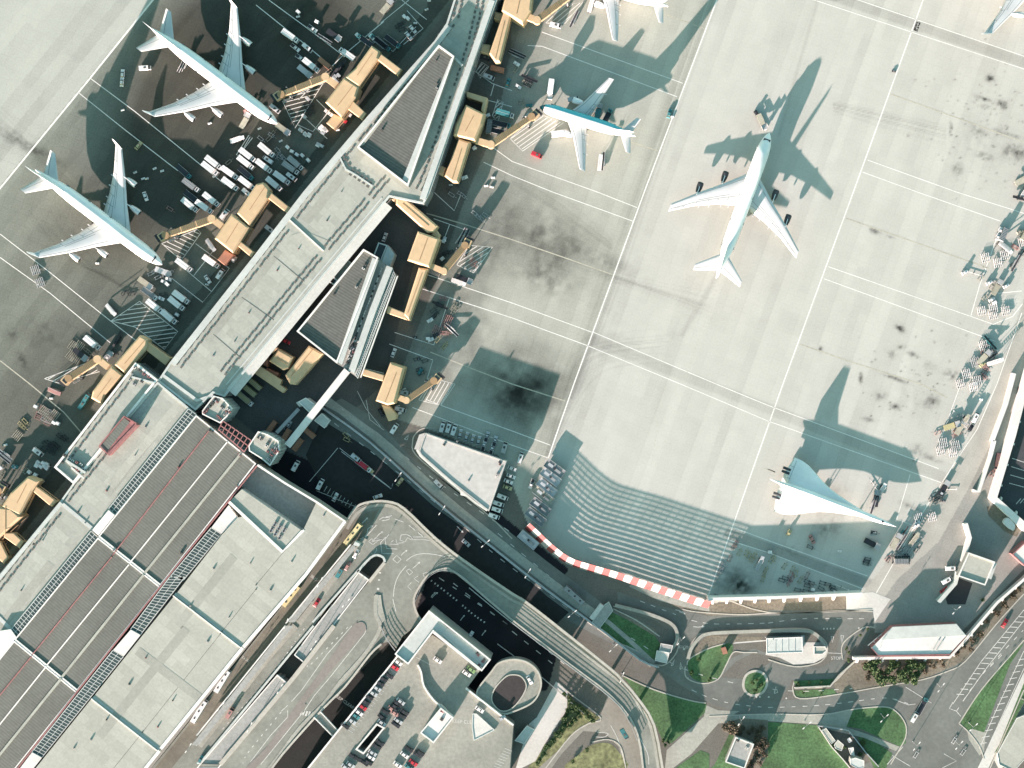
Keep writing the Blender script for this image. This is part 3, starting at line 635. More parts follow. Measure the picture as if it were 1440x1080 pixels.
tower('ribbed grey plant tower with rooftop machinery, at the lower end of the white footbridge','zd','620,400 700,425 790,480 800,560 720,690 650,630 545,565 540,520',14.5,'630,440 650,460 640,470 710,490 690,520 715,545 740,555 770,540 785,565 760,580 730,600 705,630 720,640 700,570 620,450 760,560',2)
g=B('pink_gantry','pink lattice gantry bridging the two grey plant towers','gantry','zd','320,310 560,480 500,570 300,390')
m=MB()
for s in ('320,312 560,478','300,350 530,520','283,385 500,572'): m.strip(WL(p('zd',s),15),.45,14.6,15,PINK)
m.build('gantry_rail',g); 
for i in range(8):
    a=(320+240*i/7,312+166*i/7); b=(283+217*i/7,385+187*i/7); m=MB(); m.strip(WL([(260+a[0]/6,540+a[1]/6),(260+b[0]/6,540+b[1]/6)],15.2),.35,14.9,15.2,PINK); m.build('cross_bar',g)
for s in ('320,312','560,478','300,385','500,572'):
    m=MB(); x,y,z=W(p('zd',s)[0],14.6); m.tube((x,y,0),(x,y,14.6),.25,METAL); m.build('post',g)
# middle triangular lounge
sat=B('satellite_lounge','triangular satellite lounge with dark ribbed roof and glazed stepped terraces, beside the pier','satellite building','f','511,350 557,386 504,532 417,466')
m=MB(); OUT='511,350 532,362 557,386 504,533 482,517 472,511 417,466'
m.prism(inset(ccw(WL(p('f',OUT),9)),.2),0,9,WALL,WALL); m.build('wall',sat)
prt(sat,'terrace','f','532,363 556,387 504,531 482,516',9,9.3,ROOFT,WALL)
m=MB(); PW=ccw(WL(p('f','511,350 532,362 474,511 417,466'),13)); m.prism(PW,9,12,WALL); m.build('upper_wall',sat)
m=MB(); m.prism(inset(PW,.4),12,12.15,ROOFD); ro=m.build('roof',sat); m=MB(); m.ring(PW,.7,11.9,13.2,WHITE); m.build('parapet',sat,parent=ro)
prt(sat,'roof_edge_panel','f','524,362 532,366 481,513 473,508',12.2,13,TEALW,parent=ro)
roofkit(sat,'t11','615,410 605,432 565,535 440,575',12.15,ro,3,big=.8)
bar(sat,'terrace_beam','f','548,375 524,437 494,523',2.9,9.3,10.8,TEALW)
skylight(sat,'f','551,376 500,527 503,532 556,388',44,9.9)
mm_=MB()
for k in range(36):
    q=(537-48*k/36,378+126*k/36); x,y,z=W(q,9.3); mm_.box((x,y,9.8),(.9,.5,1.0 if k%3 else 1.5),random.choice([VENTL,METAL,DARK]),R(70)); 
o=mm_.build('plant_row',sat); o['kind']='stuff'
roofkit(sat,'t11','560,860 545,880 550,900 535,920 540,940 520,935 525,890 570,840 515,960',9.3,sat,6,big=.9)
bar(sat,'facade_rail','f','559,388 507,531',.5,9,9.9,WHITE); 
for s in ('0.25','0.5','0.75'):
    pass
nb=B('glass_lean_to','pale ribbed annex with a dark well at the north end of the satellite lounge','annex','t11','690,285 745,300 775,350 745,425 665,360')
wr(nb,'t11','690,285 740,300 700,400 662,358',0,7,GLASS,TEALW,.5,TEALW,.7); m=MB(); P=WL(p('t11','742,300 778,350 748,425 702,400'),8); m.prism(P,0,8,TEALW); m.build('ribbed_block',nb)
for i in range(7):
    a=i/7+.05; A=(742-40*a,300+100*a); Bq=(778-30*a,350+75*a); m=MB(); m.strip(WL([(360+A[0]/4,270+A[1]/4),(360+Bq[0]/4,270+Bq[1]/4)],8.2),.25,8,8.2,METAL); m.build('roof_rib',nb)
an=B('roof_annex','small tan flat roofed annex between the pier and the satellite lounge','annex','t11','515,380 545,405 440,520 410,490')
wr(an,'t11','512,380 543,405 462,500 432,470',0,8,ROOFB,PEACHD,.4,WHITE,.4); wr(an,'t11','432,472 462,500 440,525 408,505',0,9,GLASS,WALL,.6,WHITE,.7,names=('plant_box','plant_roof'))
for s in ('375,455 415,487','390,432 440,462'): bar(an,'link_bridge','t11',s,1.5,8.2,9.6,WHITE)
fb=B('footbridge','long white roofed footbridge crossing above the service yard','footbridge','f','487,521 403,627')
bar(fb,'bridge_roof','f','488,521 404,627',3.1,10.6,11,WHITEW); bar(fb,'bridge_wall','f','488,521 404,627',2.7,8,10.6,TEALW); 
for s in ('470,543','440,581','415,613'):
    m=MB(); x,y,z=W(p('f',s)[0],8); m.tube((x,y,0),(x,y,8),.4,METAL,8); m.build('pier_leg',fb)
sb=B('stair_block','pale stair block beside the white footbridge','stair block','t12','240,100 280,75 330,110 310,160'); wr(sb,'t12','240,100 280,78 330,115 300,160',0,9,TEALW,TEALW,.3,WHITE,.3); wr(sb,'t12','225,105 245,95 262,115 245,130',0,7,TEALW,TEALW,names=('lobby_wall','lobby_roof'))
bar(sb,'covered_way','t12','240,140 115,275',1.6,2.6,3,METAL)
sb=B('pale_hut','pale cabin under the yard side of the white footbridge','cabin','t12','370,170 415,200 385,245 330,205'); wr(sb,'t12','370,165 415,205 385,248 328,205',0,4.5,TEALW,TEALW,.3,WHITE,.2)
tb=B('tan_bridge','wide peach roofed passenger bridge from the satellite lounge to the yard','passenger bridge','t11','300,865 375,910 220,1080 165,1030')
# ---- gate cabins : peach boxes (thing per cluster)
def gate(label,polys,t):
    s0=polys[0][0]; r=B('gate_cabin',label,'gate cabin',t,s0,'peach gate cabins along the piers')
    for s,z0,z1,kind in polys:
        P=ccw(WL(p(t,s),z1)); nm={'c':'corridor','g':'gate_room','s':'stair_room','l':'link_bridge','r':'plant_room'}[kind]
        ins=.75 if kind in'gc' else .3
        m=MB(); mt={'r':RUST}.get(kind,PEACH); 
        I=inset(P,ins); m.prism(P,z0,z1-ins*.8,mt); 
        n=len(P); m.add([(x,y,z1-ins*.8) for x,y in P]+[(x,y,z1) for x,y in I],[(i,(i+1)%n,n+(i+1)%n,n+i) for i in range(n)],mt)
        m.add([(x,y,z1) for x,y in I],[tuple(range(n))],mt); o=m.build(nm,r)
        L_=[(math.hypot(P[(i+1)%n][0]-P[i][0],P[(i+1)%n][1]-P[i][1]),i) for i in range(n)]; L_.sort(reverse=True)
        for l,i in L_[:2]:
            a,b=P[i],P[(i+1)%n]
            if l<6: continue
            q=MB(); ux,uy=(b[0]-a[0])/l,(b[1]-a[1])/l; q.box(((a[0]+b[0])/2+uy*.02,(a[1]+b[1])/2-ux*.02,z0+(z1-z0)*.5),(l-2,.1,1.0),GLASS,math.atan2(uy,ux)); q.build('window',r,parent=o)
        if kind in 'cg':
            c=cen(P); i=L_[0][1]; a,b=P[i],P[(i+1)%n]; l=L_[0][0]; ux,uy=(b[0]-a[0])/l,(b[1]-a[1])/l; q=MB(); q.strip([(c[0]-ux*(l*.38),c[1]-uy*(l*.38)),(c[0]+ux*(l*.38),c[1]+uy*(l*.38))],.22,z1,z1+.14,PEACHD); q.build('roof_ridge',r,parent=o)
        if z0>1:
            for q_ in (P[0],P[len(P)//2]):
                q=MB(); c=cen(P); x,y=q_[0]*.8+c[0]*.2,q_[1]*.8+c[1]*.2; q.tube((x,y,0),(x,y,z0),.25,PEACHD,8); q.build('leg',r,parent=o)
gate('peach gate cabin cluster at the upper left pier, beside the top left jumbo jet',[('495,435 578,490 560,545 480,662 388,575',0,9.5,'g'),('650,255 697,288 685,330 577,488 497,435 560,380',3,9.5,'c'),('700,300 822,392 800,428 682,335',4,8,'l'),('525,565 548,568 622,640 598,676 498,600',4,8,'l'),('440,640 490,665 437,726 395,692',0,5.5,'s')],'t10')
gate('peach gate cabin cluster feeding the lower left jumbo jet',[('1302,122 1400,198 1310,345 1205,262',0,9.5,'g'),('1440,-45 1480,-55 1515,-15 1505,35 1400,190 1330,120',3,9.5,'c'),('1515,-5 1632,88 1615,120 1500,30',4,8,'l'),('1335,262 1433,340 1413,368 1322,290',4,8,'l'),('1265,325 1312,352 1262,412 1223,380',0,5.5,'r')],'t01')
gate('peach gate cabin cluster beside the service wing, lower left of the pier',[('625,978 692,1030 590,1140 570,1195 510,1160 520,1120',0,9.5,'g'),('785,805 830,830 822,885 700,1022 640,972',3,9.5,'c'),('832,845 962,935 930,975 818,888',4,8,'l')],'t01')
gate('peach gate cabin cluster at the far left edge of the terminal',[('-40,690 60,700 115,750 60,800 -40,900',0,9.5,'g'),('155,520 217,548 180,602 110,740 5,690 60,610',3,9.5,'c'),('195,568 322,662 290,692 180,600',4,8,'l'),('25,838 75,838 132,890 110,925 20,860',4,8,'l'),('-60,890 0,885 47,980 20,1012 -60,930',4,8,'l')],'t02')
gate('peach gate cabin cluster feeding the light blue airliner',[('1180,588 1287,640 1270,700 1232,790 1110,762 1120,700',0,10,'g'),('1140,778 1205,800 1135,1025 1105,1025 1060,990',3,9,'c'),('1180,513 1302,550 1282,640 1265,620 1275,575 1185,545',0,7,'s'),('1020,925 1067,942 1052,988 1008,970',0,6,'s'),('1120,640 1150,650 1140,680 1112,670',0,5,'s')],'t10')
gate('peach gate cabin cluster cut by the top edge of the photo',[('1420,-120 1560,-80 1545,60 1500,130 1380,60',0,10,'g'),('1395,55 1440,70 1372,345 1345,348 1310,300',3,9,'c'),('1345,65 1392,75 1378,118 1338,105',0,6,'s'),('1270,245 1320,252 1312,305 1262,290',0,6,'s')],'t10')
gate('peach gate cabin cluster with a long dogleg corridor, right of the satellite lounge',[('910,220 1032,262 975,425 850,385',0,10,'g'),('790,25 830,25 1022,190 1000,225 962,228 785,70',3,9.5,'c'),('735,18 745,5 795,28 785,62',4,8,'l'),('1010,205 1035,240 1028,262 985,240',3,7,'s'),('915,425 967,432 862,725 830,690',3,8.5,'c'),('737,640 838,680 852,722 735,682',4,8,'l')],'t11')
gate('peach gate cabin cluster nearest to the white trapezoid building',[('755,958 835,985 780,1190 740,1200 672,1175',0,9,'g'),('602,992 722,1030 715,1065 600,1032',4,7.5,'l'),('705,1195 752,1205 790,1255 785,1278 745,1290',0,6,'s')],'t11')
gate('small peach gate cabin and corridor in the yard south of the satellite lounge',[('125,882 207,930 180,990 150,1002 72,950',2,8,'g'),('60,850 75,843 122,880 95,908 52,875',3,6,'l'),('35,910 72,915 62,985 20,960',0,5,'r'),('60,990 130,1020 110,1050 40,1015',0,5,'r'),('0,965 145,1058 135,1085 170,1110 150,1130 -10,1020 -20,990',3,6.5,'l')],'t11')
for o in bpy.data.objects:
    if o.get('label','').startswith('wide peach'): tbr=o
m=MB(); P=ccw(WL(p('t11','295,865 378,910 222,1085 190,1082 163,1030'),8)); m.prism(P,3,7.4,PEACH); I=inset(P,.7); n=len(P)
m.add([(x,y,7.4) for x,y in P]+[(x,y,8) for x,y in I],[(i,(i+1)%n,n+(i+1)%n,n+i) for i in range(n)],PEACH); m.add([(x,y,8) for x,y in I],[tuple(range(n))],PEACH); bd=m.build('bridge_body',tbr)
m=MB(); a,b=W((441,490),8.1),W((409,529),8.1); m.strip([a[:2],b[:2]],.3,8,8.15,PEACHD); m.build('roof_ridge',tbr,parent=bd)
for s in ('425,510','440,495'):
    m=MB(); x,y,z=W(p('f',s)[0],3); m.tube((x,y,0),(x,y,3),.35,PEACHD,8); m.build('leg',tbr)
# ---- jet bridges
def jetbridge(label,t,s,wid=2.9):
    q=p(t,s); z=6.0; P=[W(a,z) for a in q]; r=thing('jet_bridge',label,'jet bridge',(P[0][0],P[0][1],0),0,'jet bridges')
    for i in range(len(P)-1):
        a,b=P[i],P[i+1]; l=math.hypot(b[0]-a[0],b[1]-a[1]); ux,uy=(b[0]-a[0])/l,(b[1]-a[1])/l; an=math.atan2(uy,ux); long_=i==len(P)-2
        nseg=3 if long_ and l>16 else 1; pr=None
        for k in range(nseg):
            w=wid-.28*k; zz=z-.12*k; c=(a[0]+ux*l*(k+.5)/nseg,a[1]+uy*l*(k+.5)/nseg,zz-1.3); m=MB(); m.box(c,(l/nseg+.3,w,2.5),PEACH,an); o=m.build('tunnel',r)
            f=MB(); kk=int(l/nseg/.75)
            for j in range(kk): f.box((a[0]+ux*(l*k/nseg+l/nseg*(j+.5)/kk),a[1]+uy*(l*k/nseg+l/nseg*(j+.5)/kk),zz),(.2,w+.16,.25),PEACHD,an)
            if long_: f.build('tunnel_rib',r,parent=o)
    m=MB(); m.cyl((P[-2][0],P[-2][1],z-2.8),wid*.62,3.1,PEACH,14); m.cyl((P[-2][0],P[-2][1],0),.6,z-2.8,METAL,10); m.build('rotunda',r)
    a,b=P[-2],P[-1]; l=math.hypot(b[0]-a[0],b[1]-a[1]); ux,uy=(b[0]-a[0])/l,(b[1]-a[1])/l; an=math.atan2(uy,ux)
    m=MB(); m.box((b[0]+ux*1.6,b[1]+uy*1.6,z-1.35),(3.4,3.5,2.7),PEACH,an+.25); m.cyl((b[0],b[1],z-2.7),1.7,2.9,PEACHD,12); cab=m.build('cab',r)
    m=MB(); m.box((b[0]+ux*1.4,b[1]+uy*1.4,z+.08),(2.6,2.4,.1),GLASS,an+.25); m.build('cab_hatch',r,parent=cab)
    m=MB(); m.box((b[0]+ux*3.9,b[1]+uy*3.9,z-1.4),(1.3,3.6,2.5),DARK,an+.25); m.build('canopy',r,parent=cab)
    m=MB(); x,y=b[0]-ux*3.4,b[1]-uy*3.4
    for sgn in(-1,1): m.tube((x-uy*sgn*2.2,y+ux*sgn*2.2,.6),(x-uy*sgn*2.2,y+ux*sgn*2.2,z-.2),.2,METAL,6)
    m.box((x,y,.9),(.7,4.8,.5),METAL,an); 
    m.build('drive_column',r)
    for sgn in(-1,1):
        w=MB(); w.cyl((x-uy*sgn*2.4,y+ux*sgn*2.4,.02),.55,.9,TYRE,10); w.build('wheel',r)
    m=MB(); m.box((b[0]-uy*2.3-ux*1,b[1]+ux*2.3-uy*1,2),(3,1.0,.3),METAL,an,.5); m.build('service_stair',r)
jetbridge('ribbed peach jet bridge reaching the nose of the top left jumbo jet','t10','450,478 390,432 140,530')
jetbridge('ribbed peach jet bridge reaching the nose of the lower left jumbo jet','t01','1245,192 1190,150 930,243')
jetbridge('retracted ribbed peach jet bridge at the empty stand on the left apron','t01','605,985 548,940 385,1048')
jetbridge('ribbed peach jet bridge reaching the light blue airliner','t20','-200,790 -120,812 110,655')
jetbridge('ribbed peach jet bridge at the stand cut by the top edge','t20','55,80 140,112 330,-30')
jetbridge('ribbed peach jet bridge standing free right of the satellite lounge','t11','972,412 1055,445 1175,300',2.6)
jetbridge('ribbed peach jet bridge pointing to the shaded stand above the white trapezoid building','t11','780,1150 845,1172 1000,1062',2.6)
jetbridge('pale jet bridge cut by the left part of the frame near the far left cabin','t02','-60,640 -30,620 -10,600')
# ---- white trapezoid building
tz=B('trapezoid_building','white flat roofed trapezoid building alone on the dark service road','office building','f','597,610 711,650 687,717 590,640')
wr(tz,'t12','955,277 1408,435 1310,715 1100,550 930,400 918,378 945,300',0,8.5,WHITET,TEALW,.5,WHITET,.35,win=True)
prt(tz,'ledge','t12','950,275 945,298 915,375 890,365 918,285',0,7.2,WHITET,TEALW); bar(tz,'ledge_rail','t12','905,370 925,405 1020,490 1090,550 1150,600 1230,665 1300,712',.9,0,5.0,TEALW)
prt(tz,'porch','t12','1150,600 1190,635 1150,625',0,4,TEALW)
roofkit(tz,'t12','1065,330 1058,342 1132,322 1370,440 1355,515 1195,545 1372,452 1360,505',8.5,tz,2,big=.7)
# ---- L shaped stair building on the car park
lb=B('l_shaped_building','pale L shaped roof building wrapped around the top corner of the car park','office building','zc','350,45 830,430 760,520 385,210 190,465 85,385')
m=MB(); P=ccw(WL(p('zc','352,45 832,428 762,518 385,208 190,465 85,385'),14)); m.prism(inset(P,.1),0,13.5,WALL); m.build('wall',lb)
prt(lb,'roof','zc','352,50 490,180 435,245 385,215 190,458 92,385',13.5,13.8,TEALW); prt(lb,'roof','zc','492,180 828,428 762,512 437,243',13.5,13.7,PAVEW)
k=MB(); k.ring(inset(P,-.06),.6,13.4,14.7,WHITE,TEALW); k.build('parapet',lb); k=MB(); k.strip(WL(p('zc','385,215 745,505'),14.9),1.2,13,14.9,WHITEW); k.build('parapet_wall',lb); k=MB(); k.strip(WL(p('zc','465,240 600,370 740,470'),14.3),.5,13.7,14.3,TEALW); k.build('roof_step',lb)
roofkit(lb,'zc','725,380 735,395 780,430 770,445 740,470 755,490',13.7,lb,7,big=.9)
# ---- right side buildings
hg=B('long_white_shed','long white roofed shed with a dark red trim, behind the buttressed garden wall','shed','t33','700,285 1060,268 1115,335 1020,440 620,445 580,405')
wr(hg,'t33','700,285 1060,268 1116,335 1020,438 620,445 582,405',0,5.5,WHITEW,PINK)
m=MB(); P=WL(p('t33','700,287 1060,270 1112,334 640,360'),5.7); m.prism(P,5.5,5.75,PTEAL if 0 else TEALW); m.build('roof_slope',hg)
bar(hg,'red_trim','t33','585,408 622,449 1022,442',.4,5.1,5.9,PINK)
for s in ('930,418 962,362','950,420 985,365'): bar(hg,'roof_walkway','t33',s,.5,5.5,6.1,TEALW)
m=MB(); 
for s in ('640,325 562,392','655,335 580,405','615,345 632,360','590,365 608,380'): m.strip(WL(p('t33',s),4),.3,3.6,4,METAL)
m.build('entrance_frame',hg)
gd=B('guard_house','glass roofed guard post on a paved island at the gate','guard house','zh','605,810 865,800 870,910 605,920')
wr(gd,'zh','607,812 865,802 868,912 607,920',0,3.4,TEALW,GLASS,.3,WHITE,.15)
for x in (672,718,765,812):
    bar(gd,'roof_joint','zh','%d,808 %d,915'%(x,x),.2,3.4,3.5,METAL)
bar(gd,'roof_beam','zh','655,820 622,878',.5,3.4,3.9,TEALW); wr(gd,'zh','950,870 1030,870 1040,900 1010,925 950,925',0,2.6,ROOFB,WALL,.3,WHITEW,.3,names=('side_wall','side_roof'))
bh=B('boxy_control_house','small beige flat roofed house with white rims, beside the ramp underpass','house','t32','1125,945 1285,1000 1270,1080 1070,1080')
wr(bh,'f','1362,777 1399,790 1385,823 1347,810',0,8,ROOFB,WALL,.6,WHITEW,.5); wr(bh,'f','1398,791 1402,792 1394,815 1388,812',0,6,TEALW,WALL,names=('annex_wall','annex_roof'))
bar(bh,'dark_well_rim','t33','1070,-20 1055,40 960,148',1.8,0,3.5,TEALW)
prt(bh,'dark_well','t33','1068,10 1150,40 1110,160 1010,160 1000,130',0,.05,DARK)
rb=B('red_roofed_shed','white shed with a red edge at the right frame edge','shed','t32','1370,955 1440,890'); wr(rb,'t32','1372,958 1450,885 1520,960 1450,1030',0,6,WHITEW,PINK,.5,PINK,.3)
tank=B('white_tank','rounded white tank box inside the angle of the white perimeter wall','tank','ze','1235,800 1320,875 1350,900 1300,960 1180,860')
m=MB(); m.prism(sm(WL(p('ze','1240,795 1325,880 1300,955 1185,860'),3.2),4,True),.3,3.2,WHITEW); m.build('tank_body',tank); m=MB(); m.prism(WL(p('ze','1235,800 1330,880 1300,965 1180,860')),0,.3,KERB); m.build('plinth',tank)
sh=B('square_hut','small square hut with white rim and grey roof among bare bushes near the bottom edge','hut','t23','1260,905 1360,945 1305,1075 1200,1045')
wr(sh,'t23','1258,905 1360,945 1308,1082 1200,1045',0,5,ROOFT,WALL,.5,WHITEW,.6); roofkit(sh,'t23','1270,925 1320,965',5,sh,3,big=.8)
# walls with buttresses
def bwall(label,t,s,h,w,but,blen,side_,name='blast_wall'):
    q=WL(p(t,s),h); c=cen(q); r=thing(name,label,'wall',(c[0],c[1],0)); m=MB(); m.strip(q,w,0,h,WHITEW); m.build('wall_panel',r)
    d=0
    for a,b in zip(q[:-1],q[1:]):
        l=math.hypot(b[0]-a[0],b[1]-a[1]); ux,uy=(b[0]-a[0])/l,(b[1]-a[1])/l; nx,ny=uy*side_,-ux*side_; k=max(1,round(l/but))
        for j in range(k):
            x,y=a[0]+ux*l*(j+.35)/k,a[1]+uy*l*(j+.35)/k; m=MB(); e=.45
            A=[(x-ux*e+nx*w/2,y-uy*e+ny*w/2),(x+ux*e+nx*w/2,y+uy*e+ny*w/2),(x+ux*e+nx*(w/2+blen),y+uy*e+ny*(w/2+blen)),(x-ux*e+nx*(w/2+blen),y-uy*e+ny*(w/2+blen))]
            m.add([(A[0][0],A[0][1],0),(A[1][0],A[1][1],0),(A[2][0],A[2][1],0),(A[3][0],A[3][1],0),(A[0][0],A[0][1],h*.9),(A[1][0],A[1][1],h*.9),(A[2][0],A[2][1],h*.18),(A[3][0],A[3][1],h*.18)],
                  [(0,1,5,4),(1,2,6,5),(2,3,7,6),(3,0,4,7),(4,5,6,7)],WHITEW); m.build('buttress',r)
    return r
bwall('tall white blast wall with buttresses, along the south edge of the apron','zh','185,528 700,515 1300,490',7.2,1.3,6.9,2.6,1)
bwall('white buttressed garden wall below the long white shed','t33','480,466 620,462 1022,458 1120,350 1290,150 1440,20 1500,-40',3.4,1.2,6.6,1.8,1)
bwall('thick white perimeter wall with an angle, at the right edge of the apron','t32','1490,-150 1440,30 1372,290 1268,640 1440,800 1560,900',3.5,3.6,11,1.4,-1,'perimeter_wall')
for lab,s,h,w in (('low white screen wall with a stepped foot, beside the red striped stair trailer','ze','925,180 870,460',2.6) ,):
    pass
def wall(label,t,s,h,w,m_=None,name='screen_wall'):
    q=WL(p(t,s),h); c=cen(q); r=thing(name,label,'wall',(c[0],c[1],0)); m=MB(); m.strip(q,w,0,h,m_ or WHITEW); m.build('wall_panel',r); m=MB(); m.strip(q,w+.3,h,h+.15,m_ or WHITEW); m.build('coping',r)
wall('white screen wall with a stepped foot, left of the trailers by the perimeter wall','t32','1385,-60 1340,110 1262,320',2.8,1.5); wall('white wing wall ending in a point, below the stepped screen wall','t32','1275,318 1255,400 1185,605 1155,600',2.8,1.2)
wall('cranked white wall left of the beige control house','t32','1112,785 1135,865 1095,1000',3.2,1.6)
# ---- kerbed structure items : car park
cp=B('car_park_deck','multi storey car park with open rooftop parking and a dark light well','car park','f','562,920 432,1090 700,1090 720,1000 660,970')
ZC=8.0
WELL=WL(p('t13','685,838 720,855 610,985 575,970'),ZC); CPD=mat('car park deck concrete',(.225,.23,.195),var=.16,scale=.8,var2=.15,scale2=.05); RC=WL(sm(p('zc','1010,430 1120,455 1200,530 1222,640 1160,760 1010,835 930,852 850,810 720,700 840,520 900,455'),5,True),ZC)
m=MB(); m.hprism(WL(p('f','562,919 608,893 677,940 655,970 700,1003 722,1020 716,1090 640,1150 380,1150 432,1082'),ZC),[WELL],0,ZC,CPD,WALL); m.build('parking_deck',cp)
for s in ('562,919 432,1082 400,1120','655,968 700,1003 722,1020','587,935 592,945 596,965 610,985 620,993'): bar(cp,'parapet','f',s,.7,ZC,ZC+1.1,WHITE,smooth=3)
m=MB(); m.ring(WL(p('t13','680,825 728,850 608,1000 560,972'),ZC),.7,ZC,ZC+1.2,WHITEW); m.build('light_well_rim',cp)
wr(cp,'t13','1040,740 1112,795 1000,938 925,880',ZC,ZC+3.4,WHITEW,TEALW,.6,WHITEW,.8,names=('stair_house_wall','stair_house_roof'))
roofkit(cp,'t13','1045,805 1042,760',ZC+3.4,cp,5,big=.9); prt(cp,'red_vent','t13','1042,748 1062,760 1052,772 1035,762',ZC+3.4,ZC+4,PINK)
wr(cp,'zc','690,850 720,850 862,978 700,1060 685,950',ZC,ZC+.5,PAVEW,TEALW,.4,TEALW,.2,names=('ramp_wall','ramp_slab'))
prt(cp,'stair_head','zc','440,780 540,885 520,905 425,800',ZC,ZC+2.5,TEALW)
ASPHB_=mat('dark roof felt',(.03,.028,.027),var=.2)
rmp=B('spiral_ramp','oval spiral car ramp with pale parapets around a dark core','car ramp','zc','1000,440 1220,600 1100,820 930,850 850,640')
OUTR=sm(p('zc','1010,430 1120,455 1200,530 1222,640 1160,760 1010,835 930,852 850,810 720,700 840,520 900,455'),5,True)
m=MB(); m.prism(WL(OUTR,ZC-.3),0,ZC-.3,CPD,WALL); m.build('ramp_deck',rmp)
m=MB(); m.strip(WL(OUTR,ZC+.3),.7,ZC-1,ZC+.3,KERB,closed=True); m.build('outer_parapet',rmp)
INR=sm(p('zc','1000,548 1070,565 1108,640 1060,740 980,820 900,825 840,750 860,660 940,570'),5,True)
m=MB(); m.prism(WL(INR,ZC-.2),ZC-1.0,ZC-.2,ASPHB_); m.build('ramp_core',rmp); m=MB(); m.strip(WL(INR,ZC+.1),.5,ZC-1,ZC+.1,KERB,closed=True); m.build('inner_parapet',rmp)
wr(rmp,'zc','1120,830 1050,870 970,1050 1100,950',0,ZC-1.5,PAVE,TEALW,names=('ramp_wall','ramp_slab')) if 0 else None
pt=MB(); pt.prism(WL(p('zc','1340,600 1430,680 1425,820 1250,1090 1180,1220 1020,1300 1130,930 1190,880'),.1),0,.1,PAVEW); struct('plaza',pt)
bx=B('plaza_kiosk','low pale green roofed kiosk at the edge of the bright plaza','kiosk','zc','1110,945 1170,970 1080,1080 1030,1060'); wr(bx,'zc','1112,945 1170,975 1090,1085 1020,1060',0,3.5,TEALW,WALL,.3,WHITE,.2)
# ---------------------------------------------------------------- elevated forecourt (upper deck roads) and ground roads
ZD=6.0
DK='205,1090 230,1060 430,810 486,737 500,716 520,707 545,706 568,716 610,756 650,788 720,836 740,848 795,891 860,943 875,957 895,980 920,1020 934,1100 906,1100 895,1027 860,980 802,935 720,872 642,806 620,801 603,808 592,822 582,842 585,860 592,872 585,880 566,895 557,912 548,902 535,905 520,920 485,965 455,995 397,1060 360,1110'
HOLE=p('za','720,640 780,580 830,555 880,575 890,610 770,760')+p('zb','1040,0 730,400 160,1080 60,1200')+p('zb','-100,1200 0,1075 600,340 890,5')+p('za','500,885 690,670')
d=MB(); d.hprism(WL(p('f',DK),ZD),[WL([q for q in HOLE if q[1]<1095],ZD)],ZD-1.2,ZD,ASPH,WALL); struct('elevated_forecourt',d,'raised asphalt forecourt deck with lanes for buses and cars')
for i,s in enumerate(('520,730','560,740','620,790','680,830','740,870','800,912','850,960','890,1000','560,850','560,880','500,900','470,850','400,950','330,1020','440,960','420,850','340,950','270,1030')):
    m=MB(); x,y,z=W(p('f',s)[0],0); m.cyl((x,y,0),.8,ZD-1.2,WALL,12); struct('deck_column',m)
dz=ZD+.012
# surface patches on the deck
def patch(name,t,s,z,m_,smooth=0,closed=True):
    q=p(t,s); q=sm(q,smooth,True) if smooth else q; m=MB(); m.sheet(WL(q,z),z,m_); struct(name,m)
BROWN=mat('brown bus lane asphalt',(.135,.128,.10),var=.15,scale=.6,var2=.15,scale2=.05); LIGHTA=mat('light worn lane asphalt',(.20,.195,.165),var=.12,scale=.6,var2=.14,scale2=.04)
ISL=mat('island paving',(.19,.175,.155),var=.12,scale=.9)
patch('bus_lane','f','486,741 510,722 533,716 520,745 500,765 455,815 362,932 232,1092 214,1085 432,810',dz-.006,BROWN)
patch('lane_surface','f','570,722 640,786 715,836 640,795 612,797 590,812 576,840 530,840 470,882 395,985 320,1085 400,1060 480,960 540,900 560,905 590,872 580,850 600,808 720,868 862,980 895,1027 910,1095 928,1095 915,1020 892,982 870,957 795,896 716,842 640,793',dz-.006,LIGHTA) if 0 else None
isl=MB(); isl.prism(WL(sm(p('t13','565,268 590,258 612,270 618,300 590,340 300,680 260,760 0,1080 -60,1080 60,960 230,720 540,290'),3,True),ZD+.14),ZD,ZD+.14,ISL,KERB); struct('traffic_island',isl)
# parapets of the deck
pp=thing('deck_parapet','pale concrete parapet following the outer curve of the elevated forecourt','parapet',(*WL([(650,788)])[0],0))
def parap(t,s,w=.6,h=1.0,smooth=3,m_=None,root=pp,name='parapet_wall',z=ZD): return bar(root,name,t,s,w,z,z+h,m_ or KERB,smooth)
parap('f','484,739 500,714 520,706 545,705.5 568,715 610,755 650,787 720,835 740,847 795,890 860,942 875,957 895,980 920,1020 934,1095',1.0)
parap('f','488,744 503,721 522,712 545,711 566,721 608,761 648,793 716,841 738,853 792,896 856,947 872,962 892,985 915,1022 928,1095',1.3,.12,m_=PAVE,name='footway')
parap('f','906,1097 895,1027 860,980 802,935 720,872 642,806 620,801 603,808 592,822 582,842 585,860 592,872',.9,.3)
parap('f','536,906 520,921 485,966 455,996 397,1061 372,1096',.9)
parap('za','835,870 845,960 875,1080',3.2,.25,m_=PAVE,name='kerb_island'); parap('t13','680,105 672,150 675,220 700,290 640,400 560,500 470,600 380,720 250,850 130,1010 60,1100',1.6,.3,m_=PAVE,name='kerb_island')
parap('za','890,615 770,765',1.4); parap('zb','1050,0 735,405 165,1080',1.9,.7,0); parap('za','690,668 830,556',.9) if 0 else None
parap('za','680,690 720,640 780,578 830,557 880,577 892,612',1.0,1,2,TEALW); parap('za','690,670 330,1080',.9,1,0,TEALW); parap('zb','890,0 0,1080',.9,1,0,TEALW)
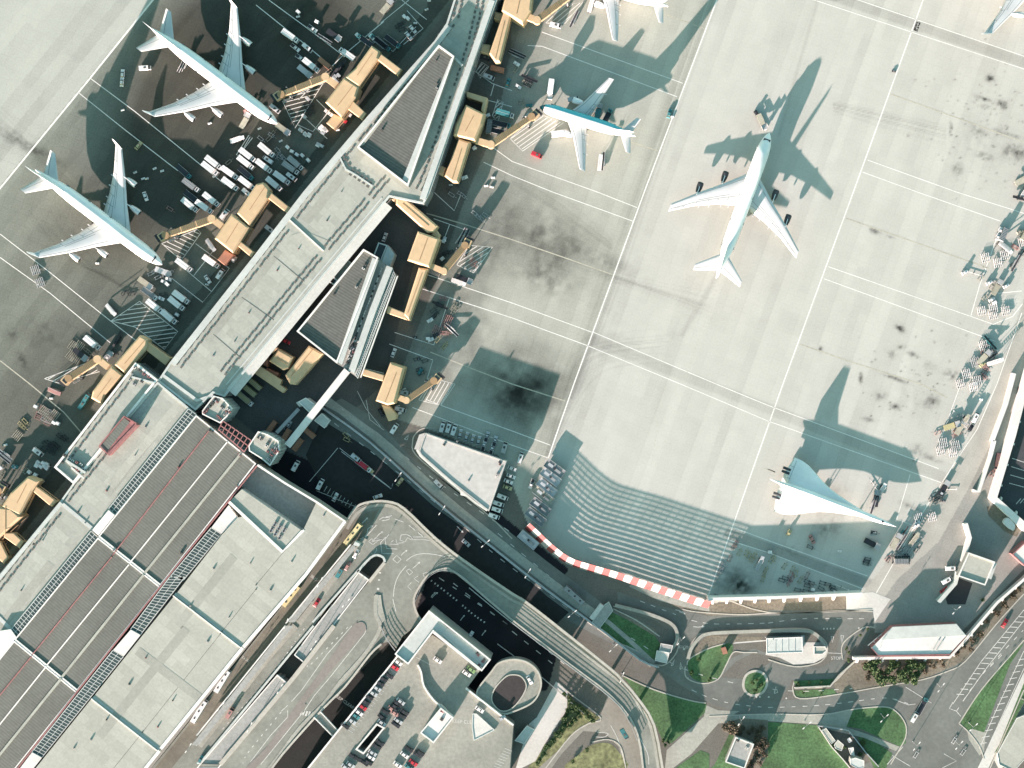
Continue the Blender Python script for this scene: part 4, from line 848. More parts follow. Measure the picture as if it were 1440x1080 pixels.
# canopy strip between bus lane and car lane
cpy=B('walkway_canopy','long low grey canopy with pale edges between the bus lane and the car lane','canopy','za','645,480 715,440 240,1080 140,1080')
for nm,t,s in (('canopy_roof','za','640,480 668,500 190,1080 130,1080'),('canopy_roof','zb','680,0 735,0 0,930 -60,930')):
    prt(cpy,nm,t,s,ZD+4.1,ZD+4.4,ROOFT,TEALW)
bar(cpy,'edge_beam','za','625,475 120,1090',.5,ZD+3.9,ZD+4.8,WHITE); bar(cpy,'edge_beam','zb','670,0 -20,855',.5,ZD+3.9,ZD+4.8,WHITE)
bar(cpy,'raised_footway','za','735,425 690,500 600,600 480,760 220,1090',2.6,ZD,ZD+.3,PAVE); bar(cpy,'raised_footway','zb','750,0 540,240 0,935',2.9,ZD,ZD+.3,PAVE)
prt(cpy,'end_wall','za','660,450 700,470 690,490 645,480',ZD,ZD+4.5,TEALW)
for s in ('500,770','470,808','440,845','400,893','360,945','320,995','280,1045'):
    m=MB(); x,y,z=W(p('f',s)[0],ZD); m.box((x,y,ZD+2.05),(.4,.4,4.1),METAL,R(54)); m.build('post',cpy)
for k,(nm,s1,t) in enumerate((('grey_service_roof','690,690 772,748 478,1120 340,1120','za'),('grey_service_roof','610,380 682,440 150,1110 -20,1110','zb'))):
    r=B(nm,['grey service roof with a white rim sunk between the forecourt lanes, upper piece','grey service roof with a white rim sunk between the forecourt lanes, lower piece'][k],'service roof',t,s1)
    if k==0: wr(r,'f','504.5,804.5 519,815 428,932 414,921 438,888',0,ZD-.4,ROOFT,WALL,.45,WHITE,.5)
    else: wr(r,t,'610,380 682,440 150,1110 -20,1110',0,ZD-.4,ROOFT,WALL,.45,WHITE,.5)
# bridge over the trench
br_=B('trench_footbridge','short concrete footbridge crossing the dark trench to the car park','footbridge','t13','330,790 370,770 465,880 430,900')
prt(br_,'bridge_deck','t13','325,795 362,765 470,880 432,905',ZD-.5,ZD+.5,PAVE,WALL); bar(br_,'bridge_parapet','t13','362,765 468,880',.4,ZD+.5,ZD+1.4,WHITE); bar(br_,'bridge_parapet','t13','325,795 432,903',.4,ZD+.5,ZD+1.4,WHITE)
# rails
def railing(label,t,s,h=1.9,z=ZD,smooth=4):
    q=WL(sm(p(t,s),smooth),z); c=cen(q); r=thing('guard_rail',label,'railing',(c[0],c[1],z)); 
    for k in range(5):
        m=MB(); m.strip(q,.09,z+.28+k*h/5,z+.40+k*h/5,METAL); m.build('rail',r)
    m=MB(); d_=0
    for a,b in zip(q[:-1],q[1:]):
        m.box((a[0],a[1],z+h/2),(.1,.1,h),METAL)
    o=m.build('post_row',r); o['kind']='stuff'
railing('five barred metal railing on the inner side of the curved viaduct','f','896,1040 880,1005 858,980 802,937 720,875 660,826',1.9)
railing('five barred metal railing beside the dark trench, above the L shaped roof','f','536,880 543,896 556,914',1.9); railing('four barred metal railing on the loop above the dark underpass','f','584,846 594,823 606,809 622,802 644,806 662,820',1.9)
railing('five barred metal railing along the lower road beside the plaza','f','700,905 760,950 830,1010',1.9,0)
# ---- ground level roads
ASPHB=mat('shade darkened road',(.019,.020,.020),var=.2,scale=.5,var2=.2,scale2=.05)  # near-black colour paints in the shade beside the viaduct
patch('road','f','536,560 560,590 600,610 575,600 700,700 742,750 765,770 800,795 870,826 930,850 990,865 1080,860 1230,858 1228,900 1215,925 1205,950 1180,962 1130,965 1100,935 1080,925 1060,935 1040,950 985,945 960,925 945,890 930,870 880,850 820,840 760,800 640,700 560,640 505,600 520,560',.006,ASPHG) if 0 else None
patch('lower_road','f','452,590 520,632 610,712 700,777 770,839 800,861 775,885 720,850 640,795 570,728 500,722 460,700 430,640',.010,ASPHB); patch('road','f','455,575 480,560 530,590 575,640 640,690 700,735 770,790 850,850 900,885 930,915 960,935 1000,960 1040,975 1100,985 1160,980 1215,972 1262,960 1310,940 1350,905 1440,815 1600,650 1600,900 1440,1050 1380,1100 1170,1100 1262,1050 1272,1030 1260,1005 1235,995 1150,1010 1050,1005 1000,990 960,965 900,925 840,895 760,850 700,800 620,745 540,690 470,620',.008,ASPHG)
patch('road','f','868,832 930,853 995,866 1060,858 1232,858 1228,885 1150,886 1080,884 1010,888 985,900 968,925 975,950 945,945 925,935 945,905 940,885 920,872 870,858',.012,ASPHG)
patch('road','f','985,950 1045,955 1070,940 1085,930 1105,935 1115,950 1110,965 1095,985 1040,985 1000,975',.016,ASPHG); patch('road','f','1180,880 1228,878 1218,900 1190,915 1185,940 1170,955 1130,958 1105,955 1095,925 1060,918 1035,930 1000,965 985,950 1030,925 1060,912 1150,940 1172,930 1180,905',.014,ASPHG)
patch('road','f','860,960 905,1000 905,1090 880,1090 870,1050 850,1030 820,1028 790,1060 765,1095 745,1095 780,1045 815,1015 845,1005',.010,LIGHTA)
patch('road','f','395,560 560,700 545,720 440,640 400,600',.006,ASPHD) if 0 else None
patch('light_access_road','f','1440,765 1396,790 1310,880 1225,890 1232,812 1262,815 1300,790 1340,745 1360,745 1345,800',.005,PAVE) if 0 else None
def kerb(t,s,w=.5,h=.13,smooth=4,m_=None,z=0): kb.strip(WL(sm(p(t,s),smooth) if smooth else p(t,s),h+z),w,z,z+h,m_ or KERB)
kb=MB()
# footways, verges
patch('pavement','f','455,565 465,560 530,608 620,690 700,755 780,817 860,875 920,932 914,938 850,885 770,825 690,762 610,697 520,615',.03,PAVE)
bk=thing('road_parapet','grey parapet along the road below the curved viaduct','parapet',(*WL([(700,758)])[0],0))
bar(bk,'parapet_wall','f','452,573 520,622 610,703 690,768 770,831 850,889 900,928 925,938',.8,0,1.4,METAL,3); bar(bk,'footway','f','455,566 530,611 620,693 700,758 780,820 858,877 920,933',2.0,0,.2,PAVE,3)
for nm,t,s,sm_,mt,z in (('grass','t23','565,205 700,270 800,330 835,385 805,470 700,420 590,370 485,300',0,GRASS,.04),('grass','t23','985,500 1000,465 1100,410 1200,380 1240,385 1240,430 1200,500 1160,575 1080,600 1010,570',2,GRASS,.04),
  ('grass','t23','1320,560 1360,538 1410,550 1430,600 1410,650 1350,665 1305,630',3,GRASS,.16),('grass','t23','620,560 800,640 1000,700 1095,720 1085,770 900,940 850,930 800,820 720,690',0,GRASS,.04),
  ('grass','t33','-10,820 290,840 380,960 460,1090 -330,1090 -300,1060 -200,850',0,GRASS,.04),('grass','t33','350,790 480,752 650,738 720,765 770,830 775,900 745,960 520,860 330,830',2,GRASS,.042),('grass','t33','520,870 700,1000 660,1090 600,1090 540,960 500,900',0,GRASS,.04),
  ('grass','t33','1445,370 1360,500 1215,880 1150,860 1120,870 1080,820 1200,640 1380,430',0,GRASS,.04),('grass','t33','145,590 250,585 370,578 345,615 250,632 155,630',0,GRASS,.20),('grass','t33','140,645 250,640 370,635 385,665 250,685 160,680',0,GRASS,.04),
  ('grass','t23','920,1080 1060,980 1110,1000 1110,1090',0,GRASS,.04),('grass','t33','1440,600 1300,950 1270,1000 1310,960 1450,690',0,GRASS,.04),
  ('rough_grass','t23','270,630 350,700 500,800 380,850 250,990 150,1080 80,1090 250,880 310,760',0,GRASSP,.03),('rough_grass','t23','300,1090 380,1000 450,950 540,940 600,990 640,1090',3,GRASSP,.03),
  ('bare_soil','t33','480,500 550,480 1020,460 1120,355 1290,160 1440,40 1440,100 1280,270 1100,480 900,570 650,625 390,665 370,610',0,SOIL,.03),('bare_soil','t33','0,190 0,140 440,105 435,190 300,200',0,SOIL,.03),('bare_soil','f','998,850 1080,845 1080,862 1000,866 940,850',0,SOIL,.028),
  ('bare_soil','zh','180,790 580,800 560,835 370,845 240,870 60,950 80,890',0,SOIL,.03),('bare_soil','t23','570,190 700,240 800,300 830,340 790,330 640,240',0,SOIL,.045),('bare_soil','t23','1190,830 1290,800 1440,810 1440,1000 1390,1090 1310,1090 1360,945 1180,870',0,SOIL,.045),('bare_soil','t32','1280,680 1430,800 1400,860 1330,830 1240,740 1230,690',0,SOIL,.03),
  ('pavement','zh','360,850 620,830 600,930 700,950 800,1000 950,990 1040,940 1050,870 1000,840 880,840 880,790 590,800 620,820 380,840',0,PAVEW,.05),('pavement','t33','530,95 590,90 690,130 600,260 590,195 440,195 440,110',0,PAVEW,.03),('pavement','t23','1090,725 1160,755 1280,760 1160,830 1010,1000 900,1085 860,1085 870,980 1080,790',0,PAVE,.03),
  ('pavement','t33','-300,785 0,775 310,785 290,835 -20,815 -300,830',0,PAVE,.036),('pavement','t33','320,780 480,750 440,850 560,890 740,960 720,985 540,910 280,850',0,PAVE,.05),('pavement','t33','1120,870 1170,855 1225,880 1215,990 1190,1010 1130,920',0,PAVE,.03),
  ('pavement','t33','1440,540 1180,1080 1240,1080 1440,660',0,PAVEW,.02),('pavement','t33','1360,880 1440,780 1440,1000 1300,1090 1270,1030',0,PAVEW,.02),('pavement','t23','690,0 800,60 870,85 1110,170 1110,200 970,175 830,140 660,60',0,PAVE,.03),('grass_bed','t00','0,0 1,0 1,1',0,GRASS,.01)):
    if nm=='grass_bed': continue
    m=MB(); q=p(t,s); q=sm(q,sm_,True) if sm_ else q; m.sheet(WL(q,z),z,mt); o=m.build(nm); o['kind']='stuff' if 'grass' in nm else 'structure'
for t,s in (('t23','985,500 1000,465 1100,410 1200,380'),('t23','975,510 975,560 1010,590 1080,605 1160,580 1205,500 1245,430 1300,430 1380,430'),('t33','150,590 140,640 180,690 380,668 650,620 860,585 1000,540 1110,480 1285,270 1440,100'),
   ('t33','-330,790 0,777 300,780 480,750 650,736 720,762 772,830 776,900 745,965 690,1060'),('t33','1075,830 1200,640 1380,430 1440,360'),('t33','1075,830 1130,880 1190,960 1215,1030'),('t33','1250,1080 1440,640'),('t23','480,295 590,370 700,420 800,480'),('t23','790,495 860,500 920,440 940,370 930,300 890,260 800,230 690,190 570,170'),
   ('t23','980,470 1000,400 1040,340 1100,320 1440,300'),('t33','0,300 200,295 280,330 330,380 330,440 280,490 150,510 0,470'),('t33','420,470 415,400 450,350 540,290 600,290'),('t33','150,630 345,615 470,490'),('t23','620,560 800,640 1000,700 1090,715'),('t23','260,600 350,680 500,800 430,830 330,900 190,1080'),('t23','450,935 540,920 610,960 640,1080'),
   ('zh','0,600 100,620 400,640 640,630 1050,620 1370,600'),('t23','570,185 700,250 830,340'),('t33','-360,150 -300,110 0,205 430,195 590,200'),('t12','880,330 890,290 940,250 1040,250'),('t12','880,330 900,400 1100,570 1310,740 1440,870')):
    kerb(t,s)
kb.strip(WL(sm(p('t23','1302,600 1320,555 1365,535 1415,550 1435,600 1410,655 1350,672 1310,645'),4,True),.2),1.1,0,.2,KERB,closed=True)
struct('kerb',kb,'stone kerbs of the roads, islands and footways')
def gwall(label,t,s,h,w,m_,name='low_wall',smooth=3):
    q=WL(sm(p(t,s),smooth) if smooth else p(t,s),h); c=cen(q); r=thing(name,label,'wall',(c[0],c[1],0)); m=MB(); m.strip(q,w,0,h,m_); m.build('wall_panel',r); m=MB(); m.strip(q,w+.2,h,h+.1,m_); m.build('coping',r)
gwall('pale low wall curving round the north side of the guard post island','zh','40,960 60,890 110,820 180,780 400,765 860,755 950,775 1000,820 1040,880',1.3,1.3,PAVE)
gwall('pale low wall curving round the grass beside the tunnel mouth','t23','580,165 700,195 800,225 890,265 925,310 925,370 890,420',1.3,1.3,PAVE)
gwall('thin brown wall below the exit lane near the soil bed','t33','150,630 350,620 400,560 490,480',1.2,.5,KERB,smooth=0)
gwall('fence of the small compound on the lawn, western side','zg','120,370 350,720 540,930 680,1100',1.8,.25,PAVEW,'compound_fence',0); gwall('fence of the small compound on the lawn, northern side','zg','120,372 540,430 640,450 760,600 940,830 1150,1060',1.8,.25,METAL,'compound_fence',0)
gwall('green edged fence running along the apron side of the service road, right edge','f','1440,745 1437,790 1360,882',1.8,.4,TEALW,'road_fence',0) if 0 else None
# tunnel mouth / canopy
tm_=B('tunnel_portal','dark tunnel portal with a pale slab roof beside the fan shaped grass','tunnel portal','t23','430,230 560,140 570,200 490,300'); wr(tm_,'t23','515,165 545,145 568,195 490,298 450,262',0,1.6,ROOFT,WALL,.3,TEALW,.2); prt(tm_,'pale_slab','t23','495,155 518,170 455,250 435,235',0,2.4,PAVEW)
tp_=B('toll_hut','small pale hut on the splitter island near the stop markings','hut','t23','840,385 880,390 870,440 810,480'); wr(tp_,'t23','815,420 885,432 870,490 805,475',0,2.6,PAVEW,WALL,.2,WHITE,.15); wr(tp_,'t23','838,380 905,392 893,432 830,418',0,2.4,ROOFT,WALL,.2,WHITE,.15,names=('booth_wall','booth_roof'))
rd=B('red_hut','tiny red brown roofed hut on the teardrop shaped lawn','hut','t23','1175,405 1200,400 1215,440 1185,440'); wr(rd,'t23','1175,407 1202,400 1214,435 1187,442',0,2.2,RUST,PINK)
for i,(t,s,lab) in enumerate((('zg','190,450 260,410 415,620 350,670','long pale site cabin inside the small compound on the lawn'),('zg','400,690 460,610 555,690 520,790 420,750','beige square site cabin in the middle of the lawn compound'),('zg','620,600 660,570 695,625 650,650','small white box in the dark part of the lawn compound'),('zg','640,750 720,735 740,870 680,860','white machine housing in the lawn compound'),('zg','680,930 760,910 900,960 900,1060 800,1090 670,1020','grey round cornered shed at the bottom of the lawn compound'))):
    r=B('site_cabin',lab,'cabin',t,s); wr(r,t,s,0,(4.2,3.5,2.5,3,7)[i],(ROOFB,ROOFB,WHITEW,WHITEW,TEALW)[i],WALL,.15,WHITE,.1)
# pallet heaps at bottom right corner: building site strip
site=B('works_hut','white flat roofed works building cut by the bottom right corner','works building','t33','1440,790 1400,800 1290,990 1340,1080 1440,1080'); wr(site,'t33','1400,800 1450,780 1470,1000 1380,1100 1300,1060 1290,1000',0,2.0,ROOFB,WALL,.2,WHITE,.2)
# ---- road markings
rm=MB()
def dl(t,s,**k): dash(t,s,mb=rm,**k)
def ln(t,s,w=.3,z=.045,smooth=0): line(t,s,w,rm,z,smooth=smooth)
Z2=.046
for s in ('700,750 760,800 830,858 900,905 960,940 1040,962 1120,972 1200,968','470,595 560,665 640,730 700,783 780,842 860,897 930,930'): dash('f',s,.3,3,4,rm,Z2)
for t,s in (('t13','1030,10 1240,150 1440,290'),('t13','1110,40 1250,150 1440,290'),('t23','0,310 150,430 260,520'),('t23','0,260 100,340 300,500'),('t12','770,350 980,520 1180,660 1440,840')): dash(t,s,.35,3,4,rm,Z2)
for t,s in (('t13','985,25 1120,130 1240,230 1370,310'),): dash(t,s,.8,.9,.9,rm,Z2)
for t,s in (('t33','0,740 250,730 450,710 600,690 700,690 820,730'),('t23','1010,640 1100,680 1250,720 1440,740'),('t23','1010,250 1150,270 1440,265'),('t33','0,265 200,240 440,240 580,240'),('t33','1060,760 1200,560 1440,300'),('t33','1250,510 1330,430'),('t23','720,140 850,190 930,220')): dash(t,s,.3,2.6,2.6,rm,Z2)
for t,s in (('t23','820,510 1000,580'),('t23','935,400 990,420'),('t33','170,300 540,292'),('t23','1370,680 1440,680'),('t33','0,680 130,690')): dash(t,s,.7,.8,.8,rm,Z2)
for t,s in (('t33','1040,720 1200,480 1440,190'),('t33','1100,700 1220,530 1440,250'),('t33','1190,970 1290,740 1440,420'),('t33','1215,1010 1440,520'),('t33','330,432 420,436'),('t33','670,1060 760,960'),('t33','1040,710 1020,745 1060,760 1085,790'),('t33','775,625 920,715'),('t33','700,690 790,725 830,720'),('t33','700,1010 800,1070'),('t33','990,1000 1060,1040 980,1080')): ln(t,s,.28)
for t,s in (('t33','1070,680 1440,215'),('t33','1200,960 1320,700 1440,450')):
    q=WL(p(t,s),Z2)
    for a,b in zip(q[:-1],q[1:]):
        l=math.hypot(b[0]-a[0],b[1]-a[1]); ux,uy=(b[0]-a[0])/l,(b[1]-a[1])/l; k=int(l/3)
        for j in range(k):
            x,y=a[0]+ux*l*(j+.5)/k,a[1]+uy*l*(j+.5)/k; rm.strip([(x-uy*1.4-ux,y+ux*1.4-uy),(x+uy*1.4+ux,y-ux*1.4+uy)],.35,Z2,Z2,MARK,flat=True)
def tri(t,s,z=Z2): 
    q=WL(p(t,s),z); rm.strip(q+[q[0]],.3,z,z,MARK,flat=True)
for s in ('895,505 915,470 908,500','945,525 948,485 958,520'): tri('t23',s)
for t,s in (('t33','35,660 45,620 55,655'),('t33','410,335 425,335 415,380'),('t33','355,340 370,340 362,375'),('t12','500,175 528,178 515,200'),('t12','835,310 860,285 850,315')): tri(t,s)
def arrow(t,x,y,dx,dy,L_=22,z=Z2,turn=0):
    n=math.hypot(dx,dy); ux,uy=dx/n,dy/n; q=[(x,y),(x+ux*L_*.5,y+uy*L_*.5)]
    if turn: ux,uy=ux*math.cos(turn)-uy*math.sin(turn),ux*math.sin(turn)+uy*math.cos(turn)
    q.append((q[1][0]+ux*L_*.5,q[1][1]+uy*L_*.5)); ox,oy,k=ORG[t]; f=lambda l:[(ox+a/k,oy+b/k) for a,b in l]
    rm.strip(WL(f(q),z),.3,z,z,MARK,flat=True); e=q[2]; hx,hy=ux*L_*.3,uy*L_*.3
    rm.sheet(WL(f([(e[0]+hx,e[1]+hy),(e[0]-hy*.6,e[1]+hx*.6),(e[0]+hy*.6,e[1]-hx*.6)]),z),z,MARK)
for t,x,y,dx,dy,L_,tu in (('za',830,415,1,-1.2,50,.25),('za',1020,560,1,-1.2,50,.25),('za',1110,660,1,-.8,60,-.1),('za',715,310,1,-1,50,0)): arrow(t,x,y,dx,dy,L_,ZD+.03,tu)
for t,x,y,dx,dy,L_,tu in (('za',1260,890,1,-1.2,50,.2),('t13',985,120,.6,-1,30,.3),('t13',1150,250,.7,-1,30,.1),('t13',1270,335,.7,-1,30,.1),('t23',920,190,1,.2,40,.3),('t23',1020,285,1,.1,50,-.2),('t12',1130,800,1,1,40,0),('t23',940,200,1,.4,30,0),('t33',1250,1000,-.3,-1,30,0)): arrow(t,x,y,dx,dy,L_,Z2,tu)
zz=ZD+.03
def word(txt,t,x,y,ang,size,z,m_=MARK,name='road_word',sx=1):
    cu=bpy.data.curves.new(name,'FONT'); cu.body=txt; cu.size=size; cu.align_x='CENTER'; cu.align_y='CENTER'; o=bpy.data.objects.new(name,cu); col.objects.link(o)
    dg=bpy.context.evaluated_depsgraph_get(); me=bpy.data.meshes.new_from_object(o.evaluated_get(dg)); bpy.data.objects.remove(o)
    a=R(ang); px_,py_,_=W(p(t,'%f,%f'%(x,y))[0],z); c,s_=math.cos(a),math.sin(a); v=[(px_+(q.co.x*sx)*c-q.co.y*s_,py_+(q.co.x*sx)*s_+q.co.y*c,z) for q in me.vertices]
    rm.add(v,[tuple(f.vertices) for f in me.polygons],m_)
for t,x,y,a,sz,tx,z in (('zh',1110,955,0,2.0,'STOP',Z2),('zc',630,915,-4,2.2,'KEEP CLEAR',ZC+.03),('zb',1130,590,-35,2.0,'KEEP CLEAR',Z2),('t12',465,145,-5,1.8,'SLOW',Z2),('t23',965,400,0,1.8,'STOP',Z2),('zh',30,880,-10,1.8,'SLOW',Z2),('za',340,735,-35,2.0,'BUS',ZD+.03),('zb',360,260,-35,1.8,'TAXI',ZD+.03)): word(tx,t,x,y,a,sz,z)
for s in ('790,452 825,420 870,435','765,450 790,430 835,450 800,475','955,590 985,560 1020,590 990,620','1060,680 1080,665 1110,690 1085,712'):
    q=WL(p('za',s),zz); rm.strip(q+[q[0]],.3,zz,zz,MARK,flat=True); 
for s in ('900,415 860,460 870,545 960,545','925,395 895,435 905,505 990,510','960,440 930,470 1000,475','980,435 985,465 1040,460','1020,400 1010,440 1050,455 1070,420 1100,440 1110,420 1060,395 1020,400','730,430 760,380 760,350 800,330','700,430 740,420 830,320 780,330','850,280 880,262 930,265 925,280 870,290','790,540 800,560 830,520 825,500'): rm.strip(WL(p('za',s),zz),.3,zz,zz,MARK,flat=True)
for s in ('970,275 1040,300','1080,325 1130,365','1150,380 1200,420','950,250 900,260','1060,600 1120,560 1200,545 1300,555 1360,570','960,880 965,820 980,760 1010,700 1060,640','980,1000 955,900'): rm.strip(WL(sm(p('za',s),4),zz),.3,zz,zz,MARK,flat=True)
for s in ('1100,425 1200,425 1300,440 1345,455','855,690 845,780 835,865'): dash('za',s,1.0,.8,.8,rm,zz)
for s in ('1100,415 1200,415 1300,430','1100,437 1200,437 1300,450','1225,690 1190,700 1200,730','1150,720 1120,740 1160,770','1100,770 1070,800 1100,830'): rm.strip(WL(p('za',s),zz),.25,zz,zz,MARK,flat=True)
for t,s in (('za','700,540 560,690 300,1010'),('zb','820,20 560,380 170,820'),('zb','1160,10 870,300 850,290'),('zb','640,670 380,990 340,1080')): dash(t,s,.35,1.6,1.6,rm,zz)
for t,s in (('zb','1190,0 990,230 800,500 720,590'),('zb','1300,30 1290,60 1020,400 900,540 820,660 480,1080'),('zb','640,665 690,620'),('zb','690,660 690,710 560,850 400,1060'),('za','640,560 350,920')): rm.strip(WL(p(t,s),zz),.28,zz,zz,MARK,flat=True)
for t,s in (('t23','555,840 600,930 640,1080'),('t23','700,880 760,990 770,1060'),('t23','480,880 540,885 520,905 470,905')): rm.strip(WL(sm(p(t,s),4),ZD+.03 if t=='t23' and s[0]=='7' else Z2),.3,ZD+.03 if s[0]=='7' else Z2,ZD+.03 if s[0]=='7' else Z2,MARK,flat=True)
for k in range(12): # zebra on deck
    a=(800+k*10,640+k*3); 
    if k%2==0: rm.strip(WL(p('zb','%d,%d %d,%d'%(800+k*11,655-k*1+ (k*3),785+k*11,690+k*3)),zz),.7,zz,zz,MARK,flat=True)
# parking bays on car park and yard
for t,s,z in (('t13','785,460 500,850',ZC+.03),('t13','800,680 700,800',ZC+.03),('zc','250,410 360,470',ZC+.03),('t12','365,570 340,600 560,690',Z2),('t12','460,360 300,550',Z2),('t12','470,360 750,580',Z2),('t12','480,380 760,590 770,560',Z2),('t12','620,90 640,200 720,260',Z2),('t12','570,40 620,140 700,240',Z2)): rm.strip(WL(p(t,s),z),.25,z,z,MARK,flat=True)
for k in range(9): x=400+k*20; rm.strip(WL(p('t12','%d,%d %d,%d'%(x,575+k*13,x-18,605+k*13)),Z2),.22,Z2,Z2,MARK,flat=True)
for k in range(24): x=795-k*12.5; y=475+k*16.5; rm.strip(WL(p('t13','%f,%f %f,%f'%(x-5,y,x+38,y+28)),ZC+.03),.2,ZC+.03,ZC+.03,MARK,flat=True)
for k in range(20): x=1330+k*3; rm.strip(WL(p('t13','%f,%f %f,%f'%(1440-k*9,985+k*14,1400-k*9,970+k*14)),ZC+.03),.2,ZC+.03,ZC+.03,MARK,flat=True) if k<8 else None
for k in range(9): y=20+k*105; rm.strip(WL(p('ze','%d,%d %d,%d'%(1290-k*12 if k<5 else 1250,y+20,1440,y+70)),.02),.3,.02,.02,MARK,flat=True) if y<420 else None
for k in range(5): rm.strip(WL(p('ze','%d,%d %d,%d'%(1340+k*50,620-k*10,1400+k*50,550-k*10)),.02),.3,.02,.02,MARK,flat=True)
struct('road_marking',rm,'white painted arrows, lanes and words on roads and decks')
# stand number plate on the apron
pl=MB(); pl.sheet(WL(p('t30','835,122 858,128 842,178 818,170'),.016),.016,MARKD); struct('black_marking_panel',pl)
rm2=MB(); _s=rm; rm=rm2; word('767','t30',843,140,-70,1.5,.024); word('747','t30',836,160,-70,1.5,.024); rm=_s; struct('panel_numbers',rm2)
# ---------------------------------------------------------------- aircraft
def ell(x,ry,rz,cz,n=28,cy=0): return [(x,cy+ry*math.cos(2*math.pi*i/n),cz+rz*math.sin(2*math.pi*i/n)) for i in range(n)]
def wing_mb(secs,m,mirror=1,line=PLINE):
    """secs: (x_le, chord, y, z, thick) with x measured backwards from nose"""
    mb=MB(); rs=[]
    prof=[(0,0),(.03,.4),(.12,.8),(.3,1),(.55,.8),(.8,.4),(1,.03)]
    for xl,c,y,z,t in secs:
        up=[(-(xl+c*a),mirror*y,z+t*b*.6) for a,b in prof]; dn=[(-(xl+c*a),mirror*y,z-t*b*.4) for a,b in prof[::-1][1:-1]]; rs.append(up+dn)
    if mirror<0: rs=[r[::-1] for r in rs]
    mb.rings([r[::-1] for r in rs],m,True,True); return mb
def wline(mb,secs,f0,f1,k0,k1,mirror,w=.11):
    """thin panel line on the upper surface from chord fraction f0 at section param k0 to f1 at k1"""
    def pt(k,f):
        i=min(int(k),len(secs)-2); u=k-i; a,b=secs[i],secs[i+1]; xl,c,y,z,t=[a[j]*(1-u)+b[j]*u for j in range(5)]
        prof=[(0,0),(.03,.4),(.12,.8),(.3,1),(.55,.8),(.8,.4),(1,.03)]; h=0
        for (a0,b0),(a1,b1) in zip(prof[:-1],prof[1:]):
            if a0<=f<=a1: h=b0+(b1-b0)*(f-a0)/(a1-a0)
        return (-(xl+c*f),mirror*y,z+t*h*.6+.025)
    N=14; q=[pt(k0+(k1-k0)*i/N,f0+(f1-f0)*i/N) for i in range(N+1)]; v=[];fs=[]
    for i,(x,y,z) in enumerate(q):
        j=min(i+1,N); a=q[j-1]; b=q[j]; dx,dy=b[0]-a[0],b[1]-a[1]; l=math.hypot(dx,dy) or 1
        v+=[(x-dy/l*w,y+dx/l*w,z),(x+dy/l*w,y-dx/l*w,z)]
    for i in range(N): fs.append((2*i,2*i+1,2*i+3,2*i+2))
    mb.add(v,fs,PLINE)
def nacelle(r,L_,x,y,z,m,parent,root,dark=False):
    n=MB(); prof=[(0,.82),(.05,1.0),(.25,1.06),(.6,1.0),(1,.72)]
    rs=[ell(x-L_*a,r*b,r*b,z,16,y) for a,b in prof]; n.rings(rs[::-1],m,False); 
    n.rings([ell(x-L_*.02,r*.80,r*.80,z,16,y),ell(x-L_*.14,r*.7,r*.7,z,16,y)][::-1],DARK,True); 
    n.rings([ell(x-L_*.98,r*.55,r*.55,z,16,y),ell(x-L_*1.3,r*.15,r*.15,z,16,y)][::-1],METAL,True); n.rings([ell(x-L_*.95,r*.7,r*.7,z,16,y),ell(x-L_*.97,r*.5,r*.5,z,16,y)][::-1],DARK,True)
    e=n.build('engine',root,False,parent); f=MB(); f.rings([ell(x-L_*.12,r*.7,r*.7,z,16,y),ell(x-L_*.02,r*.1,r*.1,z,16,y)],DARK,True); f.build('fan',root,False,e); return e
def gear(root,x,ys,z,r,nw=2,name='landing_gear'):
    for y in ys:
        m=MB(); m.tube((x,y,z),(x,y,r),.18,METAL,8); g=m.build(name,root,False)
        for k in range(nw):
            for s_ in(-1,1):
                w=MB(); w.cyly((x+(k-(nw-1)/2)*1.3,y+s_*.45,r),r,.35,TYRE,12); w.build('wheel',root,False,g)
def finish(root,lab): root['label']=lab
